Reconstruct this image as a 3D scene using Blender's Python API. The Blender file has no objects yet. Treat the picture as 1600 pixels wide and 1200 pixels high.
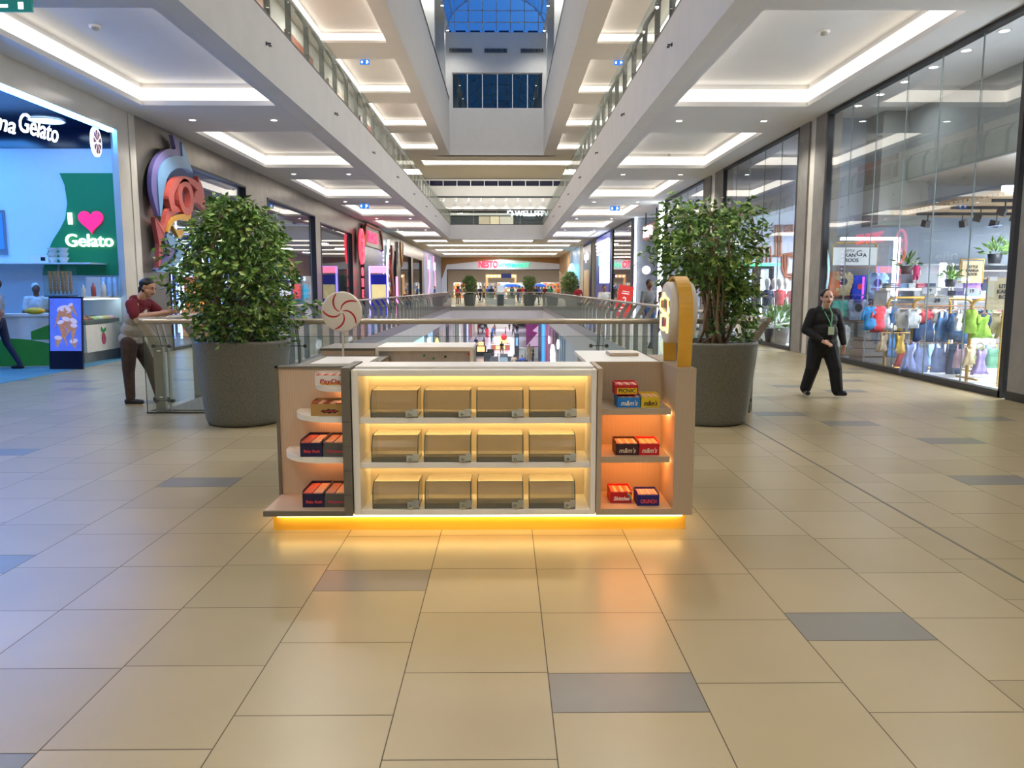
import bpy, bmesh, math, random
import numpy as np
from mathutils import Vector, Matrix, Euler
random.seed(7)
SC = bpy.context.scene
COL = SC.collection
PI = math.pi
# ---------------------------------------------------------------- camera
FPX = 1204.0
EYE = 1.6
cam_d = bpy.data.cameras.new('camera'); cam = bpy.data.objects.new('camera', cam_d); COL.objects.link(cam)
cam_d.sensor_width = 36.0; cam_d.lens = 36.0 * FPX / 1600.0
cam_d.clip_start = 0.05; cam_d.clip_end = 600
PITCH = math.atan(151.3 / FPX); YAW = -math.atan(11.0 / FPX)
cam.location = (0, 0, EYE)
cam.rotation_euler = (PI / 2 - PITCH, 0, YAW)
SC.camera = cam
CM = Euler(cam.rotation_euler).to_matrix()
def ray(px, py):
    return CM @ Vector(((px - 800) / FPX, -(py - 600) / FPX, -1.0))
def at(px, py, Y):            # world point seen at a photo pixel at depth Y
    d = ray(px, py); return Vector((0, 0, EYE)) + d * (Y / d.y)
def onx(px, py, x):           # on a plane x = const
    d = ray(px, py); return Vector((0, 0, EYE)) + d * (x / d.x)
def onz(px, py, z=0.0):       # on a plane z = const
    d = ray(px, py); return Vector((0, 0, EYE)) + d * ((z - EYE) / d.z)
# ---------------------------------------------------------------- world, exposure
W = bpy.data.worlds.new('dusk sky'); SC.world = W; W.use_nodes = True
wn = W.node_tree; wn.nodes.clear()
wo = wn.nodes.new('ShaderNodeOutputWorld'); wb = wn.nodes.new('ShaderNodeBackground')
wt = wn.nodes.new('ShaderNodeTexCoord'); wz = wn.nodes.new('ShaderNodeTexNoise'); wz.inputs['Scale'].default_value = 3.0
wr = wn.nodes.new('ShaderNodeValToRGB')
wr.color_ramp.elements[0].color = (0.02, 0.13, 0.55, 1); wr.color_ramp.elements[1].color = (0.10, 0.36, 0.95, 1)
wr.color_ramp.elements[0].position = .3; wr.color_ramp.elements[1].position = .7
wn.links.new(wt.outputs['Generated'], wz.inputs['Vector']); wn.links.new(wz.outputs['Fac'], wr.inputs['Fac'])
wn.links.new(wr.outputs['Color'], wb.inputs['Color']); wb.inputs['Strength'].default_value = 0.75
wn.links.new(wb.outputs[0], wo.inputs[0])
vs = SC.view_settings
SC.display_settings.display_device = 'sRGB'
vs.view_transform = 'Standard'; vs.look = 'None'; vs.gamma = 1.0; vs.use_curve_mapping = False
vs.exposure = 0.12
cy = SC.cycles
cy.max_bounces = 8; cy.diffuse_bounces = 4; cy.glossy_bounces = 3; cy.transmission_bounces = 4; cy.transparent_max_bounces = 24
cy.sample_clamp_indirect = 5.0; cy.caustics_reflective = False; cy.caustics_refractive = False
cy.use_denoising = True

# ---------------------------------------------------------------- materials
def hexc(h):
    h = h.lstrip('#'); v = [int(h[i:i+2], 16) / 255 for i in (0, 2, 4)]
    return tuple(((c + .055) / 1.055) ** 2.4 if c > .04045 else c / 12.92 for c in v)
_M = {}
def mat(name, col, rough=.5, metal=0.0, emit=0.0, var=.05, scale=6.0, spec=.5, bump=0.0, ecol=None, alpha=1.0, coat=0.0):
    if name in _M: return _M[name]
    if isinstance(col, str): col = hexc(col)
    m = bpy.data.materials.new(name); m.use_nodes = True; nt = m.node_tree
    b = nt.nodes['Principled BSDF']
    b.inputs['Roughness'].default_value = rough; b.inputs['Metallic'].default_value = metal
    b.inputs['Specular IOR Level'].default_value = spec
    b.inputs['Coat Weight'].default_value = coat
    tc = nt.nodes.new('ShaderNodeTexCoord'); nz = nt.nodes.new('ShaderNodeTexNoise')
    nz.inputs['Scale'].default_value = scale; nz.inputs['Detail'].default_value = 2
    nt.links.new(tc.outputs['Object'], nz.inputs['Vector'])
    rp = nt.nodes.new('ShaderNodeValToRGB')
    rp.color_ramp.elements[0].position = .3; rp.color_ramp.elements[1].position = .7
    rp.color_ramp.elements[0].color = tuple(max(0, c * (1 - var)) for c in col[:3]) + (1,)
    rp.color_ramp.elements[1].color = tuple(min(1, c * (1 + var)) for c in col[:3]) + (1,)
    nt.links.new(nz.outputs['Fac'], rp.inputs['Fac']); nt.links.new(rp.outputs['Color'], b.inputs['Base Color'])
    if emit > 0:
        b.inputs['Emission Color'].default_value = (tuple(ecol) if ecol else col[:3]) + (1,)
        b.inputs['Emission Strength'].default_value = emit
    if bump > 0:
        bp = nt.nodes.new('ShaderNodeBump'); bp.inputs['Strength'].default_value = bump; bp.inputs['Distance'].default_value = .01
        nt.links.new(nz.outputs['Fac'], bp.inputs['Height']); nt.links.new(bp.outputs[0], b.inputs['Normal'])
    _M[name] = m; return m
def glow(name, col, s):
    return mat(name, col, .5, emit=s, var=0)
def thin_glass(name, tint=(.93, .97, .96), refl=.05, power=4.0, rough=0.0, top=.9, dirt=0.0):
    m = bpy.data.materials.new(name); m.use_nodes = True; nt = m.node_tree; nt.nodes.clear()
    o = nt.nodes.new('ShaderNodeOutputMaterial'); mx = nt.nodes.new('ShaderNodeMixShader')
    t = nt.nodes.new('ShaderNodeBsdfTransparent'); g = nt.nodes.new('ShaderNodeBsdfGlossy')
    t.inputs[0].default_value = tint + (1,); g.inputs['Roughness'].default_value = rough
    lw = nt.nodes.new('ShaderNodeLayerWeight'); lw.inputs['Blend'].default_value = .5
    pw = nt.nodes.new('ShaderNodeMath'); pw.operation = 'POWER'; pw.inputs[1].default_value = power
    mr = nt.nodes.new('ShaderNodeMapRange'); mr.inputs['To Min'].default_value = refl; mr.inputs['To Max'].default_value = top
    nt.links.new(lw.outputs['Facing'], pw.inputs[0]); nt.links.new(pw.outputs[0], mr.inputs['Value'])
    nt.links.new(mr.outputs[0], mx.inputs[0]); nt.links.new(t.outputs[0], mx.inputs[1]); nt.links.new(g.outputs[0], mx.inputs[2])
    if dirt > 0:
        d = nt.nodes.new('ShaderNodeBsdfDiffuse'); d.inputs[0].default_value = (.62, .7, .68, 1)
        m2 = nt.nodes.new('ShaderNodeMixShader'); m2.inputs[0].default_value = dirt
        nt.links.new(mx.outputs[0], m2.inputs[1]); nt.links.new(d.outputs[0], m2.inputs[2]); nt.links.new(m2.outputs[0], o.inputs[0])
    else:
        nt.links.new(mx.outputs[0], o.inputs[0])
    _M[name] = m; return m
def stripes(name, c1, c2, freq=60.0, axis='X', rough=.5, noise=0.3):
    if name in _M: return _M[name]
    m = mat(name, c1, rough); nt = m.node_tree; b = nt.nodes['Principled BSDF']
    w = nt.nodes.new('ShaderNodeTexWave'); w.bands_direction = axis; w.inputs['Scale'].default_value = freq
    w.inputs['Distortion'].default_value = noise
    tc = [n for n in nt.nodes if n.type == 'TEX_COORD'][0]
    nt.links.new(tc.outputs['Object'], w.inputs['Vector'])
    rp = nt.nodes.new('ShaderNodeValToRGB')
    rp.color_ramp.elements[0].color = hexc(c2) + (1,); rp.color_ramp.elements[1].color = hexc(c1) + (1,)
    nt.links.new(w.outputs['Fac'], rp.inputs['Fac']); nt.links.new(rp.outputs['Color'], b.inputs['Base Color'])
    return m

M = dict(
    white=mat('white plaster', '#dad8d2', .75, var=.02, scale=2),
    fascia=mat('white fascia plaster', '#e0ddd6', .6, var=.03, scale=1.5),
    soffit=mat('soffit paint', '#dcdad8', .8, var=.015, scale=1.2),
    tile=mat('beige stone tile', '#a69775', .30, var=.045, scale=1.6, spec=.6),
    tile2=mat('beige stone tile darker', '#a19270', .31, var=.05, scale=1.4, spec=.6),
    tile3=mat('beige stone tile lighter', '#ab9c7b', .30, var=.04, scale=1.9, spec=.6),
    dtile=mat('grey stone tile', '#7b7872', .32, var=.05, scale=3, spec=.6),
    grout=mat('grout', '#5a5044', .9),
    steel=mat('brushed steel', '#a7a39b', .35, .85, var=.08, scale=9),
    steeld=mat('dark steel', '#55595b', .4, .8),
    rail=mat('champagne steel handrail', '#b9ae9e', .32, .6, var=.04),
    black=mat('black frame', '#17181b', .4),
    blackm=mat('matt black', '#101012', .8),
    cove=glow('cove light', (1.0, .93, .82), 2.3),
    spot=glow('downlight lens', (1.0, .95, .88), 14.0),
    concrete=mat('concrete grey', '#86827c', .7, var=.1, scale=4),
    wood=stripes('pale striped oak', '#d0b9a2', '#bfa78f', 28, 'X', .5, 1.0),
    woodgrey=stripes('greyed striped oak', '#b5a48e', '#a8967f', 34, 'X', .5, .6),
    kwhite=mat('white laminate', '#efece6', .35, var=.01),
    taupe=mat('taupe laminate', '#6b665c', .45, var=.04),
)
M['glass'] = thin_glass('clear glass', (.93, .97, .955), .04, 4.5)
M['shopglass'] = thin_glass('storefront glass', (.95, .97, .98), .06, 3.6, top=.7)
M['railglass'] = thin_glass('railing glass', (.90, .94, .93), .03, 8.0, dirt=.02, top=.35)
M['edge'] = mat('green glass edge', '#2e5249', .2)

# ---------------------------------------------------------------- mesh builder
class MB:
    def __init__(s): s.v = []; s.f = []; s.m = []; s.sm = []
    def add(s, vs, fs, mi=0, smooth=False, X=None):
        o = len(s.v)
        for p in vs:
            p = Vector(p)
            if X is not None: p = X @ p
            s.v.append(tuple(p))
        for f in fs: s.f.append(tuple(i + o for i in f)); s.m.append(mi); s.sm.append(smooth)
        return s
    def box(s, x0, x1, y0, y1, z0, z1, mi=0, X=None):
        v = [(x0,y0,z0),(x1,y0,z0),(x1,y1,z0),(x0,y1,z0),(x0,y0,z1),(x1,y0,z1),(x1,y1,z1),(x0,y1,z1)]
        f = [(0,3,2,1),(4,5,6,7),(0,1,5,4),(1,2,6,5),(2,3,7,6),(3,0,4,7)]
        return s.add(v, f, mi, X=X)
    def quad(s, a, b, c, d, mi=0): return s.add([a, b, c, d], [(0,1,2,3)], mi)
    def tube(s, path, r, n=10, mi=0, cap=True, X=None, smooth=True):
        path = [Vector(p) for p in path]; rs = r if isinstance(r, (list, tuple)) else [r] * len(path)
        vs = []; up = Vector((0, 0, 1)); prev = None
        for i, p in enumerate(path):
            t = (path[min(i+1, len(path)-1)] - path[max(i-1, 0)]).normalized()
            if prev is None:
                a = t.orthogonal().normalized()
            else:
                a = (prev - t * prev.dot(t))
                a = a.normalized() if a.length > 1e-6 else t.orthogonal().normalized()
            prev = a; b = t.cross(a)
            for k in range(n):
                q = 2 * PI * k / n; vs.append(p + (a * math.cos(q) + b * math.sin(q)) * rs[i])
        fs = []
        for i in range(len(path) - 1):
            for k in range(n):
                fs.append((i*n+k, i*n+(k+1) % n, (i+1)*n+(k+1) % n, (i+1)*n+k))
        s.add(vs, fs, mi, smooth, X)
        if cap:
            s.add([vs[k] for k in range(n)][::-1], [tuple(range(n))], mi, X=X)
            s.add([vs[(len(path)-1)*n+k] for k in range(n)], [tuple(range(n))], mi, X=X)
        return s
    def lathe(s, prof, n=32, mi=0, X=None, closed=False, smooth=True):   # prof (r, z)
        vs = []
        for r, z in prof:
            for k in range(n):
                q = 2*PI*k/n; vs.append((r*math.cos(q), r*math.sin(q), z))
        fs = []; L = len(prof)
        for i in range(L - 1 + (1 if closed else 0)):
            j = (i+1) % L
            for k in range(n): fs.append((i*n+k, i*n+(k+1) % n, j*n+(k+1) % n, j*n+k))
        s.add(vs, fs, mi, smooth, X)
        return s
    def prism(s, pts, h, mi=0, X=None, mi_side=None):   # polygon in xy extruded to z=h
        n = len(pts); a = sum(pts[i][0]*pts[(i+1)%n][1]-pts[(i+1)%n][0]*pts[i][1] for i in range(n))
        if a < 0: pts = pts[::-1]
        v = [(p[0], p[1], 0) for p in pts] + [(p[0], p[1], h) for p in pts]
        s.add(v, [tuple(range(n))[::-1], tuple(range(n, 2*n))], mi, X=X)
        s.add(v, [(i, (i+1) % n, n+(i+1) % n, n+i) for i in range(n)], mi if mi_side is None else mi_side, X=X)
        return s
    def ball(s, c, r, mi=0, n=12, X=None):
        rx, ry, rz = (r, r, r) if not isinstance(r, (tuple, list)) else r
        vs = []; h = n // 2
        for i in range(h + 1):
            a = PI * i / h
            for k in range(n):
                q = 2*PI*k/n
                vs.append((c[0]+rx*math.sin(a)*math.cos(q), c[1]+ry*math.sin(a)*math.sin(q), c[2]+rz*math.cos(a)))
        fs = [(i*n+k, (i+1)*n+k, (i+1)*n+(k+1) % n, i*n+(k+1) % n) for i in range(h) for k in range(n)]
        return s.add(vs, fs, mi, True, X)
    def mesh(s, name, mats):
        me = bpy.data.meshes.new(name); me.from_pydata(s.v, [], s.f)
        for m in (mats if isinstance(mats, (list, tuple)) else [mats]): me.materials.append(m)
        me.polygons.foreach_set('material_index', s.m); me.polygons.foreach_set('use_smooth', s.sm)
        me.validate(); me.update(); return me
    def build(s, name, mats, parent=None, loc=None, rot=None):
        o = bpy.data.objects.new(name, s.mesh(name, mats)); COL.objects.link(o)
        if parent is not None: o.parent = parent
        if loc is not None: o.location = loc
        if rot is not None: o.rotation_euler = rot
        return o
def tag(o, label, cat, group=None, kind=None):
    if label: o['label'] = label
    if cat: o['category'] = cat
    if group: o['group'] = group
    if kind: o['kind'] = kind
    return o
def thing(name, label, cat, loc=(0, 0, 0), rot=(0, 0, 0), group=None):
    o = bpy.data.objects.new(name, None); COL.objects.link(o); o.empty_display_size = .1
    o.location = loc; o.rotation_euler = rot
    return tag(o, label, cat, group)
def struct(name, mb, mats, label=None):
    o = mb.build(name, mats); o['kind'] = 'structure'
    if label: o['label'] = label
    return o
def part(name, mb, mats, parent, loc=None, rot=None, label=None):
    o = mb.build(name, mats, parent, loc, rot)
    if label: o['label'] = label
    return o
def kids(o): return [c for c in bpy.data.objects if c.parent == o]
def lamp(kind, loc, energy, color=(1, .95, .87), size=.1, spot=1.9, rot=(0, 0, 0), parent=None, name='lamp_light'):
    ld = bpy.data.lights.new(name, kind); ld.energy = energy; ld.color = color
    if kind == 'SPOT': ld.spot_size = spot; ld.spot_blend = .6; ld.shadow_soft_size = size
    elif kind == 'AREA': ld.size = size
    lo = bpy.data.objects.new(name, ld); COL.objects.link(lo); lo.location = loc; lo.rotation_euler = rot
    if parent is not None: lo.parent = parent
    return lo
def dup(root, loc=None, rot=None, label=None, group=None, parent=None, scale=None, tree=None):
    r = root.copy(); COL.objects.link(r)
    if parent is not None: r.parent = parent
    if loc is not None: r.location = loc
    if rot is not None: r.rotation_euler = rot
    if scale is not None: r.scale = scale
    if label: r['label'] = label
    if group: r['group'] = group
    for ch in (tree[root.name] if tree else kids(root)):
        dup(ch, parent=r, tree=tree)
    return r
def bevel(o, w=.005, seg=2):
    md = o.modifiers.new('bevel', 'BEVEL'); md.width = w; md.segments = seg; md.limit_method = 'ANGLE'; return o
_tc = {}
def text_mesh(body, size=.1, ext=.01, bold=0.0, shear=0.0, width=None, align='CENTER'):
    c = bpy.data.curves.new('lettering', 'FONT'); c.body = body; c.size = size; c.extrude = ext; c.offset = bold
    c.shear = shear; c.align_x = align; c.align_y = 'CENTER'; c.resolution_u = 3
    o = bpy.data.objects.new('lettering', c); COL.objects.link(o)
    dg = bpy.context.evaluated_depsgraph_get(); dg.update()
    me = bpy.data.meshes.new_from_object(o.evaluated_get(dg)); bpy.data.objects.remove(o); bpy.data.curves.remove(c)
    if width:
        xs = [v.co.x for v in me.vertices]
        if xs:
            k = width / max(1e-6, max(xs) - min(xs)); mid = (max(xs)+min(xs))/2
            for v in me.vertices: v.co.x = (v.co.x - mid) * k
    return me
def lettering(body, m, parent, loc, face='-y', size=.1, ext=.008, bold=0.0, shear=0.0, width=None, rot=None, name='lettering', label=None):
    me = text_mesh(body, size, ext, bold, shear, width); me.materials.clear(); me.materials.append(m)
    o = bpy.data.objects.new(name, me); COL.objects.link(o)
    if parent is not None: o.parent = parent
    o.location = loc
    o.rotation_euler = rot if rot else {'-y': (PI/2, 0, 0), '+x': (PI/2, 0, PI/2), '-x': (PI/2, 0, -PI/2), '+z': (0, 0, 0)}[face]
    if label: o['label'] = label
    return o
# ---------------------------------------------------------------- the building: dimensions
XL, XR = -8.42, 7.2            # shop fronts left and right
VX0, VX1 = -4.42, 3.12         # atrium void
VY0, VY1 = 9.95, 63.5
ZC = 5.48                      # first ceiling
Z2 = 6.62                      # second floor
ZC2 = 12.1                     # second ceiling
ZL = -6.4                      # lower floor
YEND = 103.0
YB = -6.0

def grid_cells(x0, x1, y0, y1, holes):
    xs = sorted({x0, x1} | {c for h in holes for c in (h[0], h[1]) if x0 < c < x1})
    ys = sorted({y0, y1} | {c for h in holes for c in (h[2], h[3]) if y0 < c < y1})
    for i in range(len(xs)-1):
        for j in range(len(ys)-1):
            mx, my = (xs[i]+xs[i+1])/2, (ys[j]+ys[j+1])/2
            if any(h[0] < mx < h[1] and h[2] < my < h[3] for h in holes): continue
            yield xs[i], xs[i+1], ys[j], ys[j+1]

# tiled floor: one mesh, a face per tile, joints of grout between them
darks = {-2: [3.93], 0: [2.74], 2: [3.33], -5: [6.09], -9: [7.29], 6: [6.1, 8.8], 7: [7.75], -6: [4.2], -4: [2.2], 9: [9.1], 5: [9.5]}
rd = random.Random(11)
fl = MB(); g = .0022
for k in range(-15, 12):
    x0 = .178 + .6*k; x1 = x0 + .6
    x0c, x1c = max(x0, XL), min(x1, XR)
    if x1c - x0c < .05: continue
    dk = list(darks.get(k, []))
    y = 10.5 + rd.random()*6
    while y < YEND:
        dk.append(y); y += 4.5 + rd.random()*7
    # phase so joints meet the first dark strip
    first = min(dk); n = math.ceil((first - YB)/.6); y = first - n*.6
    if k == -1: y = 2.45 - .6*15
    dk = sorted(dk)
    while y < YEND:
        if dk and abs(y - dk[0]) < .31 and (k != -1 or y > 8):
            ln, mi = .3, 3; dk.pop(0)
        else:
            ln, mi = .6, rd.choice((0, 0, 1, 2))
        ya, yb = y, min(y+ln, YEND); y += ln
        spans = [(ya, yb)]
        cx = (x0c+x1c)/2
        xa, xb = x0c, x1c
        if yb > VY0 and ya < VY1 and xb > VX0 and xa < VX1:
            if ya < VY0: yb = VY0
            elif yb > VY1: ya = VY1
            elif xa < VX0: xb = VX0
            elif xb > VX1: xa = VX1
            else: continue
            if xb-xa < .02 or yb-ya < .02: continue
        fl.quad((xa+g, ya+g, 0), (xb-g, ya+g, 0), (xb-g, yb-g, 0), (xa+g, yb-g, 0), mi)
struct('floor', fl, [M['tile'], M['tile2'], M['tile3'], M['dtile']])
gr = MB()
for c in grid_cells(XL, XR, YB, YEND, [(VX0, VX1, VY0, VY1)]):
    gr.box(c[0], c[1], c[2], c[3], -.30, -.002)
struct('floor', gr, M['grout'])
jn = MB(); jn.box(2.825, 2.845, 2.0, 9.6, -.001, .0015); struct('trim_1', jn, M['taupe'])

# fascias around the void, both levels
def ring(mb, z0, z1, t=.28, x0=VX0, x1=VX1, y0=VY0, y1=VY1):
    mb.box(x0-t, x0, y0-t, y1+t, z0, z1); mb.box(x1, x1+t, y0-t, y1+t, z0, z1)
    mb.box(x0, x1, y0-t, y0, z0, z1); mb.box(x0, x1, y1, y1+t, z0, z1)
f1 = MB(); ring(f1, -1.05, -.303, t=.3); struct('trim_2', f1, M['fascia'])
f2 = MB(); ring(f2, ZC-.02, Z2, t=.35); struct('trim_3', f2, M['fascia'])
f2b = MB(); ring(f2b, Z2, Z2+.05, t=.05); struct('trim_4', f2b, M['black'])
f1b = MB(); ring(f1b, -.30, .02, t=.012, x0=VX0+.002, x1=VX1-.002, y0=VY0+.002, y1=VY1-.002); struct('trim_5', f1b, M['steel'])

# ceilings with recessed coffers and cove strips
def ceiling(name, x0, x1, y0, y1, z, coffers, void=(), mtl=None):
    mb = MB()
    for c in grid_cells(x0, x1, y0, y1, list(coffers) + list(void)):
        mb.quad((c[0], c[2], z), (c[0], c[3], z), (c[1], c[3], z), (c[1], c[2], z))
    H = .46
    for (a, b, c, d) in coffers:
        e = .10
        mb.quad((a, c, z), (b, c, z), (b, c, z+e), (a, c, z+e)); mb.quad((b, c, z), (b, d, z), (b, d, z+e), (b, c, z+e))
        mb.quad((b, d, z), (a, d, z), (a, d, z+e), (b, d, z+e)); mb.quad((a, d, z), (a, c, z), (a, c, z+e), (a, d, z+e))
        w = .03
        A, B, Cc, D = a-w, b+w, c-w, d+w
        for p, q in (((a, c), (b, c)), ((b, c), (b, d)), ((b, d), (a, d)), ((a, d), (a, c))): pass
        mb.quad((A, Cc, z+H), (B, Cc, z+H), (B, D, z+H), (A, D, z+H))
        mb.quad((A, Cc, z+e), (B, Cc, z+e), (B, Cc, z+H), (A, Cc, z+H)); mb.quad((B, Cc, z+e), (B, D, z+e), (B, D, z+H), (B, Cc, z+H))
        mb.quad((B, D, z+e), (A, D, z+e), (A, D, z+H), (B, D, z+H)); mb.quad((A, D, z+e), (A, Cc, z+e), (A, Cc, z+H), (A, D, z+H))
    return struct(name, mb, mtl or M['soffit'])
def cove(a, b, c, d, z, label, group, h=.24):
    s = MB(); t = .02; z0, z1 = z+.11, z+.11+h; w = .02
    s.box(a-w, b+w, c-w, c-w+t, z0, z1); s.box(a-w, b+w, d+w-t, d+w, z0, z1)
    s.box(a-w, a-w+t, c, d, z0, z1); s.box(b+w-t, b+w, c, d, z0, z1)
    o = s.build('cove_light', M['cove']); tag(o, label, 'ceiling light', group)
ORD = ['first', 'second', 'third', 'fourth', 'fifth', 'sixth', 'seventh', 'eighth', 'ninth', 'tenth']
rowsR = [(17.26 + 8.7*k - 5.85, 17.26 + 8.7*k) for k in range(-2, 6)]
cR = [(3.66, 6.55, a, b) for a, b in rowsR]; cL = [(-7.8, -4.93, a, b) for a, b in rowsR]
cM = [(-3.6, 2.4, a, b) for a, b in rowsR[:2]]
cF = [(-7.8, -4.9, 64.9, 68.9), (-3.6, 2.4, 64.9, 68.9), (3.66, 6.5, 64.9, 68.9), (-7.4, 6.2, 72, 76.4), (-7.4, 6.2, 80.5, 85.5), (-7.4, 6.2, 90, 96)]
ceiling('ceiling', XL-.6, XR+2.0, YB, YEND, ZC, cR + cL + cM + cF, [(VX0, VX1, VY0, VY1)])
for nm, cs in (('right', cR), ('left', cL)):
    for i, c in enumerate(cs):
        cove(*c, ZC, 'warm white light strip around the %s coffer over the %s walkway' % (ORD[i], nm), 'coffer lights of the first ceiling')
for i, c in enumerate(cM): cove(*c, ZC, 'warm white light strip around the %s coffer above the kiosk hall' % ('rear', 'middle')[i], 'coffer lights of the first ceiling')
for i, c in enumerate(cF):
    cove(*c, ZC, ['short coffer light strip left of the void end below the far bridge', 'coffer light strip centred under the far bridge', 'short coffer light strip right of the void end below the far bridge',
                  'long cross light strip in far ceiling, nearest of the three', 'long cross light strip in far ceiling, middle one', 'long cross light strip just before the supermarket front'][i], 'coffer lights before the supermarket', h=.16)
rows2 = [(35.0 + 8.7*k - 6.3, 35.0 + 8.7*k) for k in range(-2, 4)]
c2R = [(4.0, 6.6, a, b) for a, b in rows2]; c2L = [(-7.9, -5.1, a, b) for a, b in rows2]
ceiling('ceiling', XL, XR, YB, 77.5, ZC2, c2R + c2L + [(-7, 5.8, 66.2, 69.0)], [(VX0, VX1, 5, VY1)])
for nm, cs in (('right', c2R), ('left', c2L)):
    for i, c in enumerate(cs):
        cove(*c, ZC2, 'warm white light strip around the %s coffer of the upper %s gallery ceiling' % (ORD[i], nm), 'coffer lights of the second ceiling', h=.26)
cove(-7, 5.8, 66.2, 69.0, ZC2, 'long light strip across the upper ceiling above the far bridge', 'coffer lights of the second ceiling', h=.3)
# slab between the levels
sl = MB()
for c in grid_cells(XL-.6, XR+2.0, YB, 90, [(VX0-.3, VX1+.3, VY0-.3, VY1+.3)]):
    sl.box(c[0], c[1], c[2], c[3], Z2-.25, Z2)
struct('floor', sl, M['tile'])

# atrium well above: fascia walls, clerestory, far wall, skylight
ZS, ZT = 16.6, 21.45
w3 = MB()
for x, s in ((VX0, -1), (VX1, 1)):
    w3.box(min(x, x+s*.3), max(x, x+s*.3), 5, VY1+.4, ZC2+.012, ZS)
    xx = x + s*.9
    w3.box(min(x, xx), max(x, xx), 5, VY1+.4, ZS-.2, ZS)
    w3.box(min(xx, xx+s*.2), max(xx, xx+s*.2), 5, VY1+.4, ZS, ZT)
    w3.box(min(x-.02*s, xx), max(x-.02*s, xx), 5, VY1+.4, ZT, ZT+.35)
    for k in range(7):
        yy = 8 + k*8.7
        w3.box(min(x+s*.05, xx), max(x+s*.05, xx), yy, yy+.5, ZS, ZT)
w3.box(VX0-1, VX1+1, 4.6, 5, ZC2, ZT+.35)
struct('wall_upper', w3, M['white'])
pn = MB()
for x, s in ((VX0, -1), (VX1, 1)):
    xx = x + s*.87
    for k in range(7):
        y0 = 8.6 + k*8.7
        pn.box(min(xx, xx+s*.02), max(xx, xx+s*.02), y0+.1, min(y0+8.0, VY1), ZS+.4, ZT-.5)
struct('window_1', pn, mat('pale green panel', '#9ba69c', .35))
wf = MB(); Y0 = VY1+.3
wx0, wx1, wz0, wz1 = VX0+.25, VX1-.1, 15.75, 18.5
wf.box(VX0-1, wx0, Y0, Y0+.4, ZC2, ZT+.1); wf.box(wx1, VX1+1, Y0, Y0+.4, ZC2, ZT+.1)
wf.box(wx0, wx1, Y0, Y0+.4, ZC2, wz0); wf.box(wx0, wx1, Y0, Y0+.4, wz1, ZT+.1)
wf.box((VX0+VX1)/2-.02, (VX0+VX1)/2+.02, Y0-.02, Y0, ZC2, wz0)
wf.box(VX0, VX1, Y0-.06, Y0, ZC2+.02, ZC2+.22)
struct('wall_far', wf, M['white'])
wg = MB(); wg.box(wx0, wx1, Y0+.2, Y0+.22, wz0, wz1); struct('window_2', wg, thin_glass('far window glass', (.62, .72, .68), .14, 4))
wm = MB()
for i in range(7):
    x = wx0 + (wx1-wx0)*i/6; wm.box(x-.035, x+.035, Y0+.1, Y0+.26, wz0, wz1)
wm.box(wx0, wx1, Y0+.1, Y0+.26, wz0, wz0+.06); wm.box(wx0, wx1, Y0+.1, Y0+.26, wz1-.06, wz1)
struct('window_2', wm, M['kwhite'])
wi = MB(); wi.box(wx0-1, wx1+1, Y0+3, Y0+3.2, wz0-1, wz1+1); wi.box(-.9, .35, Y0+2.9, Y0+3, wz0-1, wz0+1.35, 1)
struct('wall_far', wi, [mat('green grey back wall', '#6f7d74', .6), M['blackm']])
for i, x in enumerate((VX0+.05, (VX0+VX1)/2-.95, VX1-1.85)):
    v = thing('air_vent', ['dark slotted air vent high on the far wall, left of three', 'dark slotted air vent high on the far wall, middle of three', 'dark slotted air vent high on the far wall, right of three'][i], 'vent', (x, Y0-.02, 20.0), group='vents on the far wall')
    b = MB(); b.box(0, 1.8, -.03, .01, 0, .32); part('backing', b, M['blackm'], v)
    b = MB()
    for k in range(16): b.box(.03+k*.115, .07+k*.115, -.06, -.03, .02, .30)
    b.box(0, 1.8, -.07, -.03, 0, .03); b.box(0, 1.8, -.07, -.03, .29, .32); part('grille', b, M['steel'], v)
# barrel skylight with end glazing
R = (VX1-VX0)/2 + .1; cxs = (VX0+VX1)/2; RH = 2.75; zs = ZT+.3
def arc(q, r=1.0): return cxs - R*r*math.cos(q), zs + RH*r*math.sin(q)
rb = MB()
for k in range(14):
    y = 5 + k*4.54
    rb.tube([(arc(PI*i/14)[0], y, arc(PI*i/14)[1]) for i in range(15)], .06, 6)
for i in range(0, 15, 2):
    x, z = arc(PI*i/14); rb.tube([(x, 5, z), (x, VY1+.5, z)], .05, 6)
ye = VY1+.5
for i in range(-3, 4):
    x = cxs + i*R/3.5; zz = zs + RH*math.sqrt(max(0, 1-((x-cxs)/R)**2)); rb.box(x-.04, x+.04, ye-.05, ye+.05, zs, zz)
for zz in (zs+.62, zs+1.5):
    h = R*math.sqrt(1-((zz-zs)/RH)**2); rb.box(cxs-h, cxs+h, ye-.05, ye+.05, zz-.03, zz+.03)
struct('trim_6', rb, mat('skylight frame', '#c8d0d4', .5))
gz = MB()
for i in range(14):
    a, b = arc(PI*i/14, 1.01), arc(PI*(i+1)/14, 1.01)
    gz.quad((a[0], 5, a[1]), (a[0], ye, a[1]), (b[0], ye, b[1]), (b[0], 5, b[1]))
struct('window_3', gz, thin_glass('skylight glass', (.8, .88, .95), .06, 4))
par = MB(); par.box(cxs-7, cxs+7, ye+3, ye+3.3, zs-1, zs+.75)
for k in range(12): par.box(cxs-7+k*1.2, cxs-6.2+k*1.2, ye+3, ye+3.3, zs+.75, zs+.95)
struct('wall_roof', par, mat('dark blue roof parapet', '#233a5c', .8))
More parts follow.
